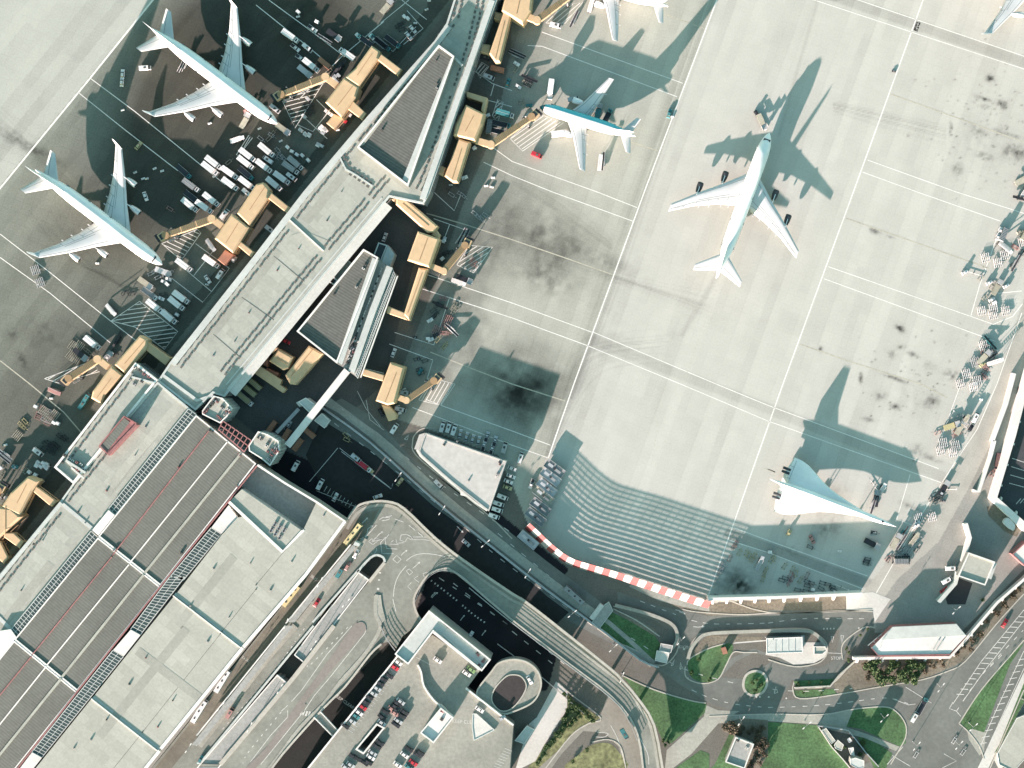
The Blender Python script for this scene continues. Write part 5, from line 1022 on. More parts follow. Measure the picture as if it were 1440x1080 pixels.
def jumbo(label,winglets,engm,loc,rz):
    r=thing('jumbo_jet',label,'airliner',loc,rz,'jumbo jets on the aprons'); n=28
    pr=[(0,.15,.15,4.9),(1.2,1.1,1.1,5.0),(3,1.9,1.9,5.3),(5.5,2.6,2.75,5.75),(8,3.0,3.4,6.15),(11,3.2,3.85,6.45),(20,3.25,3.85,6.45),(26,3.25,3.45,6.0),(30,3.25,3.25,5.75),(45,3.25,3.25,5.75),(52,3.05,3.05,5.95),(58,2.5,2.55,6.4),(63,1.7,1.85,7.0),(67,.95,1.15,7.5),(70.5,.25,.35,7.9)]
    f=MB(); f.rings([ell(-a,b,c,d,n) for a,b,c,d in pr][::-1],PWHITE); fu=f.build('fuselage',r,False)
    for k in range(5):
        pass
    w=MB(); w.box((-3.9,0,7.38),(1.1,3.2,.5),GLASS,0,.5); w.build('cockpit_window',r,False,fu)
    for sg in(-1,1):
        w=MB()
        for k in range(46):
            x=-9-k*1.05; w.box((x,sg*3.235,6.25 if k>16 else 6.3),(.34,.12,.42),GLASS)
        o=w.build('cabin_window_row',r,False,fu)
        for x in (-8,-19,-31,-43,-55):
            d=MB(); d.box((x,sg*(3.1 if x>-50 else 2.8),6.1),(1.1,.35,1.9),PLINE); d.build('door',r,False,fu)
    d=MB(); d.strip([(-12,0),(-62,0)],.12,9.0,9.02,PLINE,flat=True) if 0 else None
    for sg in(-1,1):
        secs=[(19.5,16.5,0,4.0,1.7),(20.5,15.5,3.0,4.1,1.55),(28.5,10.2,11.5,4.9,1.05),(36.5,6.6,21,5.5,.65),(45.6,3.7,30.8,6.1,.32)]
        mb=wing_mb(secs,PWING,sg); wg=mb.build('wing',r,False)
        l=MB()
        for a in ((.16,.16,1,3.95),(.70,.72,1,3.95),(.84,.80,1.1,2.0),(.62,.60,1.5,2.9),(.86,.84,2.9,3.8)): wline(l,secs,*a,sg)
        for kk in (1.5,2.0,2.4,2.9,3.4): wline(l,secs,.70,.99,kk,kk+.02,sg)
        l.build('flap_line',r,False,wg)
        for kk,fl in ((1.35,2.4),(1.75,2.2),(2.3,2.2),(2.75,2.0)):
            i=int(kk);u=kk-i;a,b=secs[i],secs[i+1]; xl,c,y,z,t=[a[j]*(1-u)+b[j]*u for j in range(5)]; q=MB(); q.box((-(xl+c),sg*y,z-.25),(fl,.42,.45),PWING); q.build('flap_fairing',r,False,wg)
        if winglets:
            q=MB(); z0=6.1; q.add([(-45.6,sg*30.8,z0),(-49.3,sg*30.8,z0),(-51.4,sg*31.9,z0+1.9),(-50.2,sg*31.9,z0+1.9),(-45.6,sg*30.95,z0),(-49.3,sg*30.95,z0),(-51.4,sg*32.05,z0+1.9),(-50.2,sg*32.05,z0+1.9)],[(0,1,2,3),(7,6,5,4),(0,3,7,4),(1,5,6,2),(2,6,7,3)],PWHITE); q.build('winglet',r,False,wg)
        for x,y,z in ((-22.8,12.2,3.0),(-31.5,21.3,3.7)):
            e=nacelle(1.35,4.9,x,sg*y,z,engm,wg,r); q=MB(); q.add([(x-.9,sg*y-.14,z+1.1),(x-5.2,sg*y-.14,z+.9),(x-8.8,sg*y-.14,z+1.8),(x-6,sg*y-.14,z+2.2),(x-.9,sg*y+.14,z+1.1),(x-5.2,sg*y+.14,z+.9),(x-8.8,sg*y+.14,z+1.8),(x-6,sg*y+.14,z+2.2)],[(0,1,2,3),(7,6,5,4),(0,3,7,4),(3,2,6,7)],PWHITE); q.build('pylon',r,False,wg)
        secs2=[(57.5,9.5,0,7.2,.8),(59,8.2,1.6,7.3,.75),(67.6,2.9,11.2,8.3,.25)]
        st=wing_mb(secs2,PWING,sg).build('tailplane',r,False); l=MB(); wline(l,secs2,.7,.7,1,1.95,sg); l.build('elevator_line',r,False,st)
    q=MB(); rs=[]
    for xl,c,z,t in ((53,13.8,8.4,.85),(57.5,11.2,11.5,.7),(66.8,4.2,19.3,.3)):
        rs.append([(-xl,0,z),(-xl-c*.15,t*.45,z),(-xl-c*.4,t*.5,z),(-xl-c,.02,z),(-xl-c*.4,-t*.5,z),(-xl-c*.15,-t*.45,z)])
    q.rings(rs[::-1] if 0 else [r_[::-1] for r_ in rs],PWHITE); q.build('tail_fin',r,False)
    gear(r,-33,(-5.5,-1.9,1.9,5.5),4,.65,2); gear(r,-7.5,(0,),4,.6,1,'nose_gear'); return r
def place(px_,py_,dx,dy,z=4.0):
    x,y,_=W((px_,py_),z); return (x,y,0),math.atan2(-dy,dx)
l,a=place(1082,187,.345,-.939,5); jumbo('white four engined jumbo jet with dark engines, alone on the pale open apron',False,NACD,l,a)
l,a=place(390,174,.797,.604,5); J2=jumbo('white four engined jumbo jet with bright engines at the upper left pier stand',True,NACM,l,a)
l,a=place(228,372,.797,.604,5); copy_thing(J2,l,a,'white four engined jumbo jet, the lower one of two on the dark side apron')
l,a=place(1500,180,.55,.835,5)
# tip of the left wing at (1389,47)
a=math.atan2(-.74,.67); tipx,tipy,_=W((1389,46),6.1); lx,ly=-48,30.8; bx=[]
def at_tip(ang,sg):
    c,s_=math.cos(ang),math.sin(ang); X_,Y_=-48,sg*30.8; return (tipx-(X_*c-Y_*s_),tipy-(X_*s_+Y_*c),0)
ang=math.atan2(-.05,1.0); copy_thing(J2,at_tip(ang,-1),ang,'pale airliner cut off at the top right corner, only its wing showing')
def twin(label,upper,loc,rz,sc=1.0):
    r=thing('twin_jet',label,'airliner',loc,rz,'twin engined airliners right of the pier'); n=28
    pr=[(0,.15,.15,3.9),(.8,.9,.9,4.0),(2.2,1.7,1.7,4.25),(4.2,2.3,2.35,4.5),(7,2.75,2.8,4.7),(28,2.82,2.82,4.7),(33,2.6,2.55,4.95),(38,1.85,1.9,5.4),(42,.95,1.1,5.8),(45.5,.2,.3,6.1)]
    f=MB(); f.rings([ell(-a,b,c,d,n) for a,b,c,d in pr][::-1],PWHITE)
    # upper shell colour
    k=f.mi(upper); k2=f.mi(PTEALD)
    for i,fc in enumerate(f.f):
        if len(fc)==4:
            zc=sum(f.v[j][2] for j in fc)/4; xc=sum(f.v[j][0] for j in fc)/4; yc=sum(f.v[j][1] for j in fc)/4
            if upper is PTEAL:
                if yc<-.6 and zc>3.6 : f.m[i]=k
                if xc>-2.0: f.m[i]=k2
    fu=f.build('fuselage',r,False); w=MB(); w.box((-2.3,0,5.72),(.8,2.0,.35),GLASS,0,.6); w.build('cockpit_window',r,False,fu)
    for sg in(-1,1):
        w=MB(); 
        for k_ in range(30): w.box((-7-k_*.95,sg*2.8,5.0),(.28,.12,.36),GLASS)
        w.build('cabin_window_row',r,False,fu)
        for x in (-5.2,-15,-35): d=MB(); d.box((x,sg*(2.55 if x>-6 else 2.7 if x>-30 else 2.35),4.8),(.95,.3,1.8),PLINE); d.build('door',r,False,fu)
        secs=[(13,10,0,3.4,1.4),(14.2,9,2.6,3.5,1.25),(18.5,6.4,8.3,4.0,.85),(26,2.6,21.8,5.2,.3)]
        wg=wing_mb(secs,PWING,sg).build('wing',r,False); l=MB()
        for a_ in ((.16,.16,1,2.95),(.70,.70,1,2.95),(.85,.85,1,2.0)): wline(l,secs,*a_,sg)
        for kk in (1.6,2.0,2.45): wline(l,secs,.7,.99,kk,kk+.02,sg)
        l.build('flap_line',r,False,wg)
        for kk in (1.5,2.1,2.45):
            i=int(kk);u=kk-i;a0,b0=secs[i],secs[i+1]; xl,c,y,z,t=[a0[j]*(1-u)+b0[j]*u for j in range(5)]; q=MB(); q.box((-(xl+c),sg*y,z-.2),(1.8,.34,.4),PWING); q.build('flap_fairing',r,False,wg)
        nacelle(1.35,4.6,-13.2,sg*7.8,2.5,PWHITE,wg,r); q=MB(); q.box((-17.6,sg*7.8,3.6),(3.4,.3,.5),PWHITE); q.build('pylon',r,False,wg)
        s2=[(38,5.4,0,5.6,.5),(39,4.6,1.2,5.7,.45),(43.6,2.2,8.1,6.5,.2)]; wing_mb(s2,PWING,sg).build('tailplane',r,False)
    q=MB(); rs=[[(-xl,0,z),(-xl-c*.2,t*.5,z),(-xl-c,.02,z),(-xl-c*.2,-t*.5,z)][::-1] for xl,c,z,t in ((34,8.8,7.0,.6),(37,6.6,9.3,.5),(42.5,3.0,15.6,.25))]; q.rings(rs,PWHITE); q.build('tail_fin',r,False)
    gear(r,-22,(-4.6,4.6),3.2,.6,2); gear(r,-5,(0,),3.4,.45,1,'nose_gear'); return r
l,a=place(759,150,-.953,-.303,4); twin('light blue and white twin engined airliner at the stand right of the pier',PTEAL,l,a)
l,a=place(805,-32,-.953,-.303,4); twin('white airliner cut by the top edge of the photo, right of the pier',PWHITE,l,a)
def delta(label,loc,rz):
    r=thing('delta_winged_jet',label,'airliner',loc,rz); n=24
    pr=[(0,.04,.04,4.6),(2,.32,.32,4.65),(5,.8,.8,4.8),(8,1.15,1.2,5.0),(11,1.38,1.5,5.15),(16,1.44,1.6,5.2),(46,1.44,1.55,5.2),(52,1.15,1.2,5.35),(57,.7,.75,5.6),(61.6,.08,.1,5.9)]
    f=MB(); f.rings([ell(-a_,b,c,d,n) for a_,b,c,d in pr][::-1],PWHITE); fu=f.build('fuselage',r,False)
    w=MB(); w.box((-7.2,0,5.95),(1.4,1.1,.35),GLASS,0,.3); w.build('cockpit_visor',r,False,fu)
    w=MB(); w.strip([(-8.5,0),(-14,0)],.12,6.72,6.8,PLINE); w.build('spine_line',r,False,fu)
    LE=[(15,1.3),(19,1.9),(23,2.7),(27,3.6),(31,4.6),(35,5.9),(39,7.7),(43,9.9),(47,11.9),(50.3,12.85)]; TE=56.2
    for sg in(-1,1):
        m=MB(); rs=[]; ys_=[0,1.3]+[y for x,y in LE[1:]]+[13.05]
        def xle(y):
            pts=[(14.0,0)]+LE+[(52.2,13.05)]
            for (x0,y0),(x1,y1) in zip(pts[:-1],pts[1:]):
                if y0<=y<=y1: return x0+(x1-x0)*(y-y0)/max(y1-y0,1e-6)
            return 52.2
        for y in ys_:
            x0=xle(y); x1=TE-(0 if y<5 else (y-5)*.22); x1=max(x1,x0+.6); t_=max(.12,.7*(1-y/13.2)); z=4.15+.03*y; c=x1-x0
            q=[(0,0),(.08,.5),(.3,.9),(.6,.8),(.85,.4),(1,.04)]; up=[(-(x0+c*a_),sg*y,z+t_*b*.7) for a_,b in q]; dn=[(-(x0+c*a_),sg*y,z-t_*b*.4) for a_,b in q[::-1][1:-1]]; rs.append(up+dn)
        if sg>0: rs=[r_[::-1] for r_ in rs]
        m.rings(rs,PWHITE); wg=m.build('delta_wing',r,False)
        l=MB(); 
        for y in (3.4,8.9): l.strip([(-52.8,sg*y),(-55,sg*y)],.16,4.9,4.95,PLINE,flat=True)
        l.strip([(-53.2,sg*1.8),(-53.0,sg*12)],.14,4.86,4.9,PLINE,flat=True); l.build('elevon_line',r,False,wg)
        e=MB(); e.box((-49.5,sg*6.2,3.3),(9.5,3.2,1.8),PWHITE); eb=e.build('engine_box',r,False,wg)
        for k in(-1,1):
            q=MB(); rs=[ell(-54.0,.72,.72,4.0,14,sg*6.2+k*.85),ell(-57.6,.62,.62,4.05,14,sg*6.2+k*.85)][::-1]; q.rings(rs,NACD,True); q.build('nozzle',r,False,eb)
    q=MB(); rs=[[(-xl,0,z),(-xl-c*.3,t*.5,z),(-xl-c,.02,z),(-xl-c*.3,-t*.5,z)][::-1] for xl,c,z,t in ((46,11.8,6.4,.35),(51,8.6,8.2,.3),(55.5,3.2,11.8,.14))]; q.rings(rs,PWHITE); q.build('tail_fin',r,False)
    gear(r,-36,(-3.9,3.9),3.9,.55,2); gear(r,-17.5,(0,),4,.4,1,'nose_gear'); return r
l,a=place(1261,741,.935,.354,5); delta('white delta winged supersonic airliner with a needle nose, in the lower right of the apron',l,a)
# ---------------------------------------------------------------- blast fence
ORG.update(v1=(380,0,6),v2=(240,180,6),v3=(640,40,9),v4=(620,150,9),v5=(560,300,9),v6=(560,400,9),v7=(0,540,9),v8=(80,440,9),w1=(1340,240,14.4),w2=(1340,310,14.4),w3=(1340,370,14.4),w4=(1310,460,12),w5=(1300,540,12),w6=(1220,700,12),w7=(700,600,6.35),w8=(460,890,5.684))
q=WL(sm(p('f','742,738 757,752 775,769 800,787 830,797 865,807 905,820 945,833 980,844 997,849'),6),0); L_=[0]
for a,b in zip(q[:-1],q[1:]): L_.append(L_[-1]+math.hypot(b[0]-a[0],b[1]-a[1]))
def at_len(d):
    for i in range(len(q)-1):
        if L_[i+1]>=d: 
            k=(d-L_[i])/(L_[i+1]-L_[i]); return (q[i][0]+(q[i+1][0]-q[i][0])*k,q[i][1]+(q[i+1][1]-q[i][1])*k)
    return q[-1]
c=cen(q); bf=thing('blast_fence','long curved louvred fence of alternating red and white bays at the apron end','fence',(c[0],c[1],0))
NB=27; bl=L_[-1]/NB; NS=18; HT=7.7; WD=4.3
REDF=mat('fence red paint',(.20,.045,.042),var=.15,rough=.7); WHF=mat('fence white paint',(.27,.265,.25),var=.06,rough=.7)
for bnum in range(NB):
    a,b=at_len(bnum*bl),at_len((bnum+1)*bl); l=math.hypot(b[0]-a[0],b[1]-a[1]); ux,uy=(b[0]-a[0])/l,(b[1]-a[1])/l; nx,ny=uy*1.0,-ux*1.0   # n points south (away from the jets)
    if ny>0: nx,ny=-nx,-ny
    m=MB(); mm_=REDF if bnum%2==0 else WHF
    for k in range(NS):
        h0=.35+k*(HT-.35)/NS; h1=h0+.25; o0=WD/2-WD*k/NS; o1=o0-WD/NS*1.02
        P=[(a[0]+nx*o0,a[1]+ny*o0,h0),(b[0]+nx*o0,b[1]+ny*o0,h0),(b[0]+nx*o1,b[1]+ny*o1,h1),(a[0]+nx*o1,a[1]+ny*o1,h1)]
        m.add(P+[(x,y,z-.03) for x,y,z in P],[(0,1,2,3),(7,6,5,4)],mm_)
    m.build('louvre_panel',bf)
    m=MB(); m.tube((a[0]+nx*WD*.5,a[1]+ny*WD*.5,0),(a[0]-nx*WD*.5,a[1]-ny*WD*.5,HT),.10,METAL,6); m.tube((a[0]-nx*WD*.7,a[1]-ny*WD*.7,0),(a[0]-nx*WD*.5,a[1]-ny*WD*.5,HT),.10,METAL,6); m.build('support_frame',bf)
# ---------------------------------------------------------------- vehicles and ground equipment
GLS=GLASS
COL={'white':mat('vehicle white',(.62,.62,.60),rough=.4,var=.03,rand=.12),'grey':mat('vehicle grey',(.22,.235,.235),rough=.4,var=.05,rand=.25),'dark':mat('vehicle dark',(.035,.037,.042),rough=.35,var=.05,rand=.3),
 'red':mat('vehicle red',(.45,.035,.05),rough=.4,var=.05,rand=.2),'teal':mat('vehicle teal',(.05,.18,.19),rough=.4,var=.05,rand=.2),'green':mat('vehicle green',(.16,.27,.12),rough=.4,var=.05),'cream':mat('bus cream yellow',(.56,.48,.26),rough=.4,var=.05),'yellow':mat('vehicle pale yellow',(.40,.36,.20),rough=.4,var=.05,rand=.1),
 'blue':mat('vehicle blue',(.05,.15,.25),rough=.4,var=.05),'pink':mat('vehicle pink',(.36,.20,.18),rough=.5,var=.1,rand=.2),'brown':RUST,'beige':mat('vehicle beige',(.33,.32,.25),rough=.6,var=.15,rand=.2),'silver':mat('vehicle silver',(.42,.44,.44),rough=.35,metal=.2,var=.05)}
def wheels(r,xs_,w,rad=.33):
    for x in xs_:
        for s_ in(-1,1):
            m=MB(); m.cyly((x,s_*w,rad),rad,.24,TYRE,10); m.build('wheel',r,False)
def tbox(m,x0,x1,w0,z0,z1,ins,mt,w1=None):
    w1=w1 if w1 is not None else w0-ins
    v=[(x0,-w0,z0),(x1,-w0,z0),(x1,w0,z0),(x0,w0,z0),(x0+ins,-w1,z1),(x1-ins,-w1,z1),(x1-ins,w1,z1),(x0+ins,w1,z1)]
    m.add(v,[(3,2,1,0),(4,5,6,7),(0,1,5,4),(1,2,6,5),(2,3,7,6),(3,0,4,7)],mt)
def car(r,c):
    m=MB(); tbox(m,-2.15,2.15,.86,.28,.72,.05,c); tbox(m,-2.1,2.1,.81,.72,.88,.22,c,.72); m.build('body',r,False)
    m=MB(); tbox(m,-1.55,.95,.70,.88,1.30,.42,GLS,.60); cb=m.build('cabin_glass',r,False); m=MB(); tbox(m,-1.05,.42,.585,1.30,1.36,.06,c,.54); m.build('car_roof',r,False,cb)
    for s_ in(-1,1):
        m=MB(); m.box((2.13,s_*.6,.62),(.08,.3,.14),VENTL); m.build('headlight',r,False)
    wheels(r,(-1.35,1.35),.78)
def van(r,c):
    m=MB(); tbox(m,-2.6,1.75,.98,.35,2.15,.10,c); tbox(m,1.7,2.6,.95,.35,1.15,.10,c); b=m.build('body',r,False); m=MB(); m.add([(1.62,-.86,2.05),(2.35,-.84,1.17),(2.35,.84,1.17),(1.62,.86,2.05)],[(0,1,2,3)],GLS); m.build('windscreen',r,False,b)
    m=MB(); m.box((.2,0,2.19),(1.1,.9,.06),VENT); m.build('roof_hatch',r,False,b); wheels(r,(-1.7,1.7),.88,.36)
def truck(r,c):
    m=MB(); tbox(m,-4.3,2.1,1.28,.95,3.55,.04,c); b=m.build('cargo_box',r,False); m=MB(); m.box((-1.1,0,3.57),(6.2,.07,.05),VENTL); m.build('roof_seam',r,False,b)
    m=MB(); tbox(m,2.35,4.1,1.1,.5,2.5,.12,COL['white']); cb=m.build('cab',r,False); m=MB(); m.add([(3.9,-.95,2.4),(4.14,-.98,1.5),(4.14,.98,1.5),(3.9,.95,2.4)],[(0,1,2,3)],GLS); m.box((3.2,0,2.52),(.7,1.3,.06),GLS); m.build('windscreen',r,False,cb)
    m=MB(); m.box((-.3,0,.75),(8.2,.9,.25),DARK); m.build('chassis',r,False); wheels(r,(-2.9,3.2),1.0,.45)
def flatbed(r,c):
    m=MB(); m.box((-1.2,0,1.0),(6.6,2.4,.18),c); b=m.build('bed',r,False)
    for k in range(6): pass
    m=MB(); m.strip([(-4.5,-1.2),(2.1,-1.2)],.1,1.05,1.5,METAL); m.strip([(-4.5,1.2),(2.1,1.2)],.1,1.05,1.5,METAL); m.build('side_rail',r,False,b)
    m=MB(); tbox(m,2.35,3.9,1.05,.5,2.3,.12,COL['teal'] if c is COL['dark'] else COL['white']); cb=m.build('cab',r,False); m=MB(); m.box((3.0,0,2.32),(.6,1.2,.06),GLS); m.build('roof_hatch',r,False,cb); wheels(r,(-2.9,3.1),1.0,.42)
def tractor(r,c):
    m=MB(); tbox(m,-1.5,1.5,.8,.35,.95,.06,c); m.build('body',r,False); m=MB(); tbox(m,-1.0,.1,.62,.95,1.75,.12,GLS); cb=m.build('cab',r,False); m=MB(); m.box((-.45,0,1.79),(1.0,1.1,.07),c); m.build('cab_roof',r,False,cb); wheels(r,(-1,1),.72,.36)
def pickup(r,c):
    m=MB(); tbox(m,-2.5,2.4,.92,.4,.95,.05,c); m.build('body',r,False); m=MB(); tbox(m,-.3,1.2,.78,.95,1.65,.3,GLS); cb=m.build('cab',r,False); m=MB(); tbox(m,.02,.85,.6,1.65,1.7,.05,c); m.build('cab_roof',r,False,cb); m=MB(); m.box((-1.5,0,1.05),(1.7,1.4,.25),DARK); m.build('load_bed',r,False); wheels(r,(-1.6,1.5),.84,.36)
def bus(r,c):
    m=MB(); tbox(m,-5.6,5.6,1.25,.35,3.05,.10,c); b=m.build('body',r,False)
    for s_ in(-1,1):
        m=MB(); m.box((0,s_*1.22,2.1),(10.2,.1,.8),GLS); m.build('window',r,False,b)
    for x in (-3.2,0.4,3.6): m=MB(); m.box((x,.1,3.1),(.75,.75,.1),DARK); m.build('roof_hatch',r,False,b)
    m=MB(); m.box((5.56,0,1.9),(.12,2.1,1.3),GLS); m.build('windscreen',r,False,b); wheels(r,(-3.6,3.7),1.1,.48)
def dolly(r,c):
    m=MB(); m.box((0,0,.55),(2.0,1.5,.14),METAL); m.build('frame',r,False); m=MB(); tbox(m,-.95,.95,.7,.62,1.75,.08,c); m.build('container',r,False); m=MB(); m.tube((1,0,.5),(1.9,0,.35),.05,DARK); m.build('tow_bar',r,False); wheels(r,(-.7,.7),.66,.2)
def slat(r,c):
    m=MB()
    for k in range(5): m.box((-1.7+k*.85,0,.75),(.30,4.2,.16),c)
    for y in (-1.5,0,1.5): m.box((0,y,.55),(4.0,.22,.14),DARK)
    m.build('roller_deck',r,False); m=MB()
    for k in range(5):
        for y in (-2,0,2): m.box((-1.7+k*.85,y,1.0),(.12,.12,.5),METAL)
    o=m.build('stake_row',r,False); o['kind']='stuff'; wheels(r,(-1.4,1.4),1.6,.22)
def loader(r,c):
    m=MB(); m.box((-1.4,0,1.5),(5.2,2.5,.22),c); m.build('main_platform',r,False); m=MB(); m.box((2.6,0,2.3),(2.3,2.9,.2),METAL); fp=m.build('front_platform',r,False)
    m=MB(); m.strip([(1.5,-1.4),(3.7,-1.4)],.06,2.4,3.2,METAL); m.strip([(1.5,1.4),(3.7,1.4)],.06,2.4,3.2,METAL); m.build('hand_rail',r,False,fp)
    m=MB(); m.tube((-3.5,0,.5),(1,0,1.4),.14,DARK); m.tube((-3.5,0,1.4),(1,0,.5),.14,DARK); m.tube((1.7,0,.5),(3.4,0,2.2),.14,DARK); m.tube((1.7,0,2.2),(3.4,0,.5),.14,DARK); m.build('scissor_lift',r,False)
    m=MB(); tbox(m,2.9,3.9,.55,1.0,2.25,.1,COL['white']); m.build('cab',r,False); m=MB(); m.box((0,0,.5),(7,1.6,.3),DARK); m.build('chassis',r,False); wheels(r,(-3,2.8),1.0,.38)
def belt(r,c):
    m=MB(); m.box((0,0,1.5),(8.2,.95,.18),DARK,0,.16); b=m.build('conveyor_belt',r,False); 
    for s_ in(-1,1): m=MB(); m.box((0,s_*.55,1.6),(8.2,.12,.22),c,0,.16); m.build('side_beam',r,False,b)
    m=MB(); tbox(m,-2.2,1.6,.9,.4,.9,.06,c); m.build('body',r,False); m=MB(); tbox(m,-2.0,-1.1,.4,.9,1.5,.1,GLS); m.build('cab',r,False); wheels(r,(-1.6,1.2),.85,.34)
def steps(r,c):
    m=MB()
    for k in range(14): m.box((-3+k*.42,0,.9+k*.2),(.36,1.5,.10),c)
    m.build('stair_flight',r,False); m=MB()
    for s_ in(-1,1):
        m.tube((-3,s_*.85,1.9),(2.6,s_*.85,4.6),.06,METAL); m.tube((-3,s_*.85,.8),(2.6,s_*.85,3.5),.09,c)
    m.build('hand_rail',r,False); m=MB(); m.box((3.3,0,3.6),(1.5,1.7,.12),c); m.build('top_platform',r,False); m=MB(); m.box((0,0,.45),(6.5,1.5,.2),DARK); m.tube((2.8,.6,.5),(3.2,.6,3.5),.1,METAL); m.tube((2.8,-.6,.5),(3.2,-.6,3.5),.1,METAL); m.build('chassis',r,False); wheels(r,(-2.4,2.2),.8,.3)
def catering(r,c):
    m=MB(); tbox(m,-4.2,2.2,1.25,4.2,6.9,.04,c); m.build('raised_box',r,False); m=MB(); m.tube((-3.5,.7,.9),(1.3,.7,4.2),.12,DARK); m.tube((1.3,.7,.9),(-3.5,.7,4.2),.12,DARK); m.tube((-3.5,-.7,.9),(1.3,-.7,4.2),.12,DARK); m.tube((1.3,-.7,.9),(-3.5,-.7,4.2),.12,DARK); m.build('scissor_lift',r,False)
    m=MB(); tbox(m,2.5,4.2,1.1,.5,2.4,.12,COL['white']); m.build('cab',r,False); m=MB(); m.box((0,0,.75),(8.2,1.6,.3),DARK); m.build('chassis',r,False); m=MB(); m.box((2.9,0,4.3),(1.4,2.2,.1),METAL); m.build('service_platform',r,False); wheels(r,(-2.9,3.2),1.0,.45)
def cabinbox(r,c):
    m=MB(); tbox(m,-3.2,3.2,1.15,.15,2.75,.05,c); b=m.build('container_body',r,False)
    m=MB()
    for k in range(9): m.box((-2.8+k*.7,0,2.78),(.10,2.1,.06),DARK if c is not RUST else PEACHD)
    m.build('roof_rib',r,False,b); m=MB(); m.box((3.18,0,1.4),(.1,1.7,2.2),VENT); m.build('door',r,False,b)
def bigtrailer(r,c):
    m=MB(); m.box((0,0,2.2),(9.8,4.1,.35),c); b=m.build('trailer_deck',r,False); m=MB(); m.strip([(-4.9,-2.05),(4.9,-2.05),(4.9,2.05),(-4.9,2.05)],.2,2.3,2.9,METAL,closed=True); m.build('edge_rail',r,False,b)
    m=MB(); m.box((-2.3,.1,2.6),(2.6,1.3,.5),COL['silver']); m.build('front_load',r,False,b); m=MB(); m.box((1.9,-.2,2.6),(3.0,1.2,.5),COL['grey']); m.build('rear_load',r,False,b); m=MB(); m.box((.1,0,2.8),(.9,.9,.9),DARK); m.build('lift_motor',r,False,b); wheels(r,(-3.2,3.2),1.3,.5)
def carstep(r,c):
    m=MB(); tbox(m,-3.2,3.2,1.0,.3,1.2,.06,DARK); m.build('trailer_body',r,False); m=MB()
    for k in range(15): m.box((-3+k*.42,0,1.35+k*.06),(.22,1.9,.12),c)
    m.build('striped_steps',r,False); m=MB(); m.box((3.6,0,1.2),(1.2,1.6,1.2),DARK); m.box((4.2,0,1.9),(.15,1.9,.15),COL['pink']); m.build('front_unit',r,False); wheels(r,(-2,2),.9,.35)
def steeldolly(r,c):
    m=MB(); m.strip([(-1.6,-.6),(1.6,-.6)],.14,.35,.55,c); m.strip([(-1.6,.6),(1.6,.6)],.14,.35,.55,c); m.strip([(-1.3,-.6),(-1.3,.6)],.14,.35,.55,c); m.strip([(1.3,-.6),(1.3,.6)],.14,.35,.55,c); m.build('frame',r,False); m=MB(); m.tube((1.6,0,.4),(2.8,0,.3),.06,c); m.build('tow_bar',r,False); wheels(r,(-1.1,1.1),.66,.2)
def chock(r,c):
    m=MB(); tbox(m,-.9,.9,.45,0,.6,.2,c); m.build('body',r,False); m=MB(); m.box((0,0,.65),(.5,.3,.12),METAL); m.build('handle',r,False)
def towbar(r,c):
    m=MB(); m.tube((-3.5,0,.45),(3.2,0,.45),.11,c); m.build('bar',r,False); m=MB(); m.box((3.3,0,.45),(.5,.8,.2),c); m.build('head',r,False); wheels(r,(-.4,),.35,.22)
KN={'car':(car,'parked_car','car'),'van':(van,'van','van'),'truck':(truck,'box_truck','box truck'),'flatbed':(flatbed,'flatbed_truck','flatbed truck'),'tractor':(tractor,'baggage_tractor','tug'),'pickup':(pickup,'pickup_truck','pickup truck'),
 'bus':(bus,'bus','bus'),'dolly':(dolly,'container_dolly','container dolly'),'slat':(slat,'pallet_dolly','pallet dolly'),'loader':(loader,'cargo_loader','cargo loader'),'belt':(belt,'belt_loader','belt loader'),'steps':(steps,'passenger_stairs','mobile stairs'),
 'catering':(catering,'catering_truck','catering truck'),'cabin':(cabinbox,'storage_container','storage container'),'bigtrailer':(bigtrailer,'loader_trailer','heavy trailer'),'carstep':(carstep,'striped_trailer','trailer'),'frame':(steeldolly,'empty_dolly','empty dolly'),'chock':(chock,'equipment_box','equipment box'),'towbar':(towbar,'tow_bar','tow bar')}
PLACED=[]
def V(kind,t,c,h,s,z=0,where=None):
    for q_ in p(t,s): PLACED.append((kind,c,h,q_,z,where))
# left apron
V('truck','v2','white',-38,'375,300 345,350 510,385 660,235 645,300 655,475 820,195 800,330'); V('truck','v2','white',-38,'515,480 950,430 885,480 355,610 175,655 295,670'); V('truck','v2','grey',-38,'185,490 1065,305 1025,345'); V('van','v2','white',142,'825,270'); V('van','v2','white',-38,'1025,415 845,860')
V('flatbed','v2','dark',-38,'645,390 120,375 190,590'); V('van','v2','white',55,'460,730'); V('steps','v2','white',15,'565,105'); V('loader','v2','beige',-35,'955,15'); V('frame','v2','beige',40,'490,290 860,50 830,90 900,200'); V('dolly','v2','white',-38,'990,165 1028,200 1070,228 1115,235 1165,275 1100,20 1140,60 1175,58'); V('van','v2','white',-38,'650,550')
V('dolly','v2','silver',-38,'1250,140 1280,155 1310,15 1290,45'); V('frame','v2','silver',-40,'905,190 925,245 950,250 880,235 850,60 760,90'); V('steps','v2','silver',-50,'345,985'); V('chock','v2','white',20,'930,110 750,5 370,410 1410,15')
V('truck','v1','white',-38,'180,315'); V('pickup','v1','white',-38,'360,245 215,405 258,492'); V('van','v1','white',-38,'318,408'); V('truck','v1','white',-38,'355,560'); V('truck','v1','white',142,'655,465'); V('flatbed','v1','dark',-38,'1040,360 960,385'); V('flatbed','v1','dark',142,'800,345 910,350')
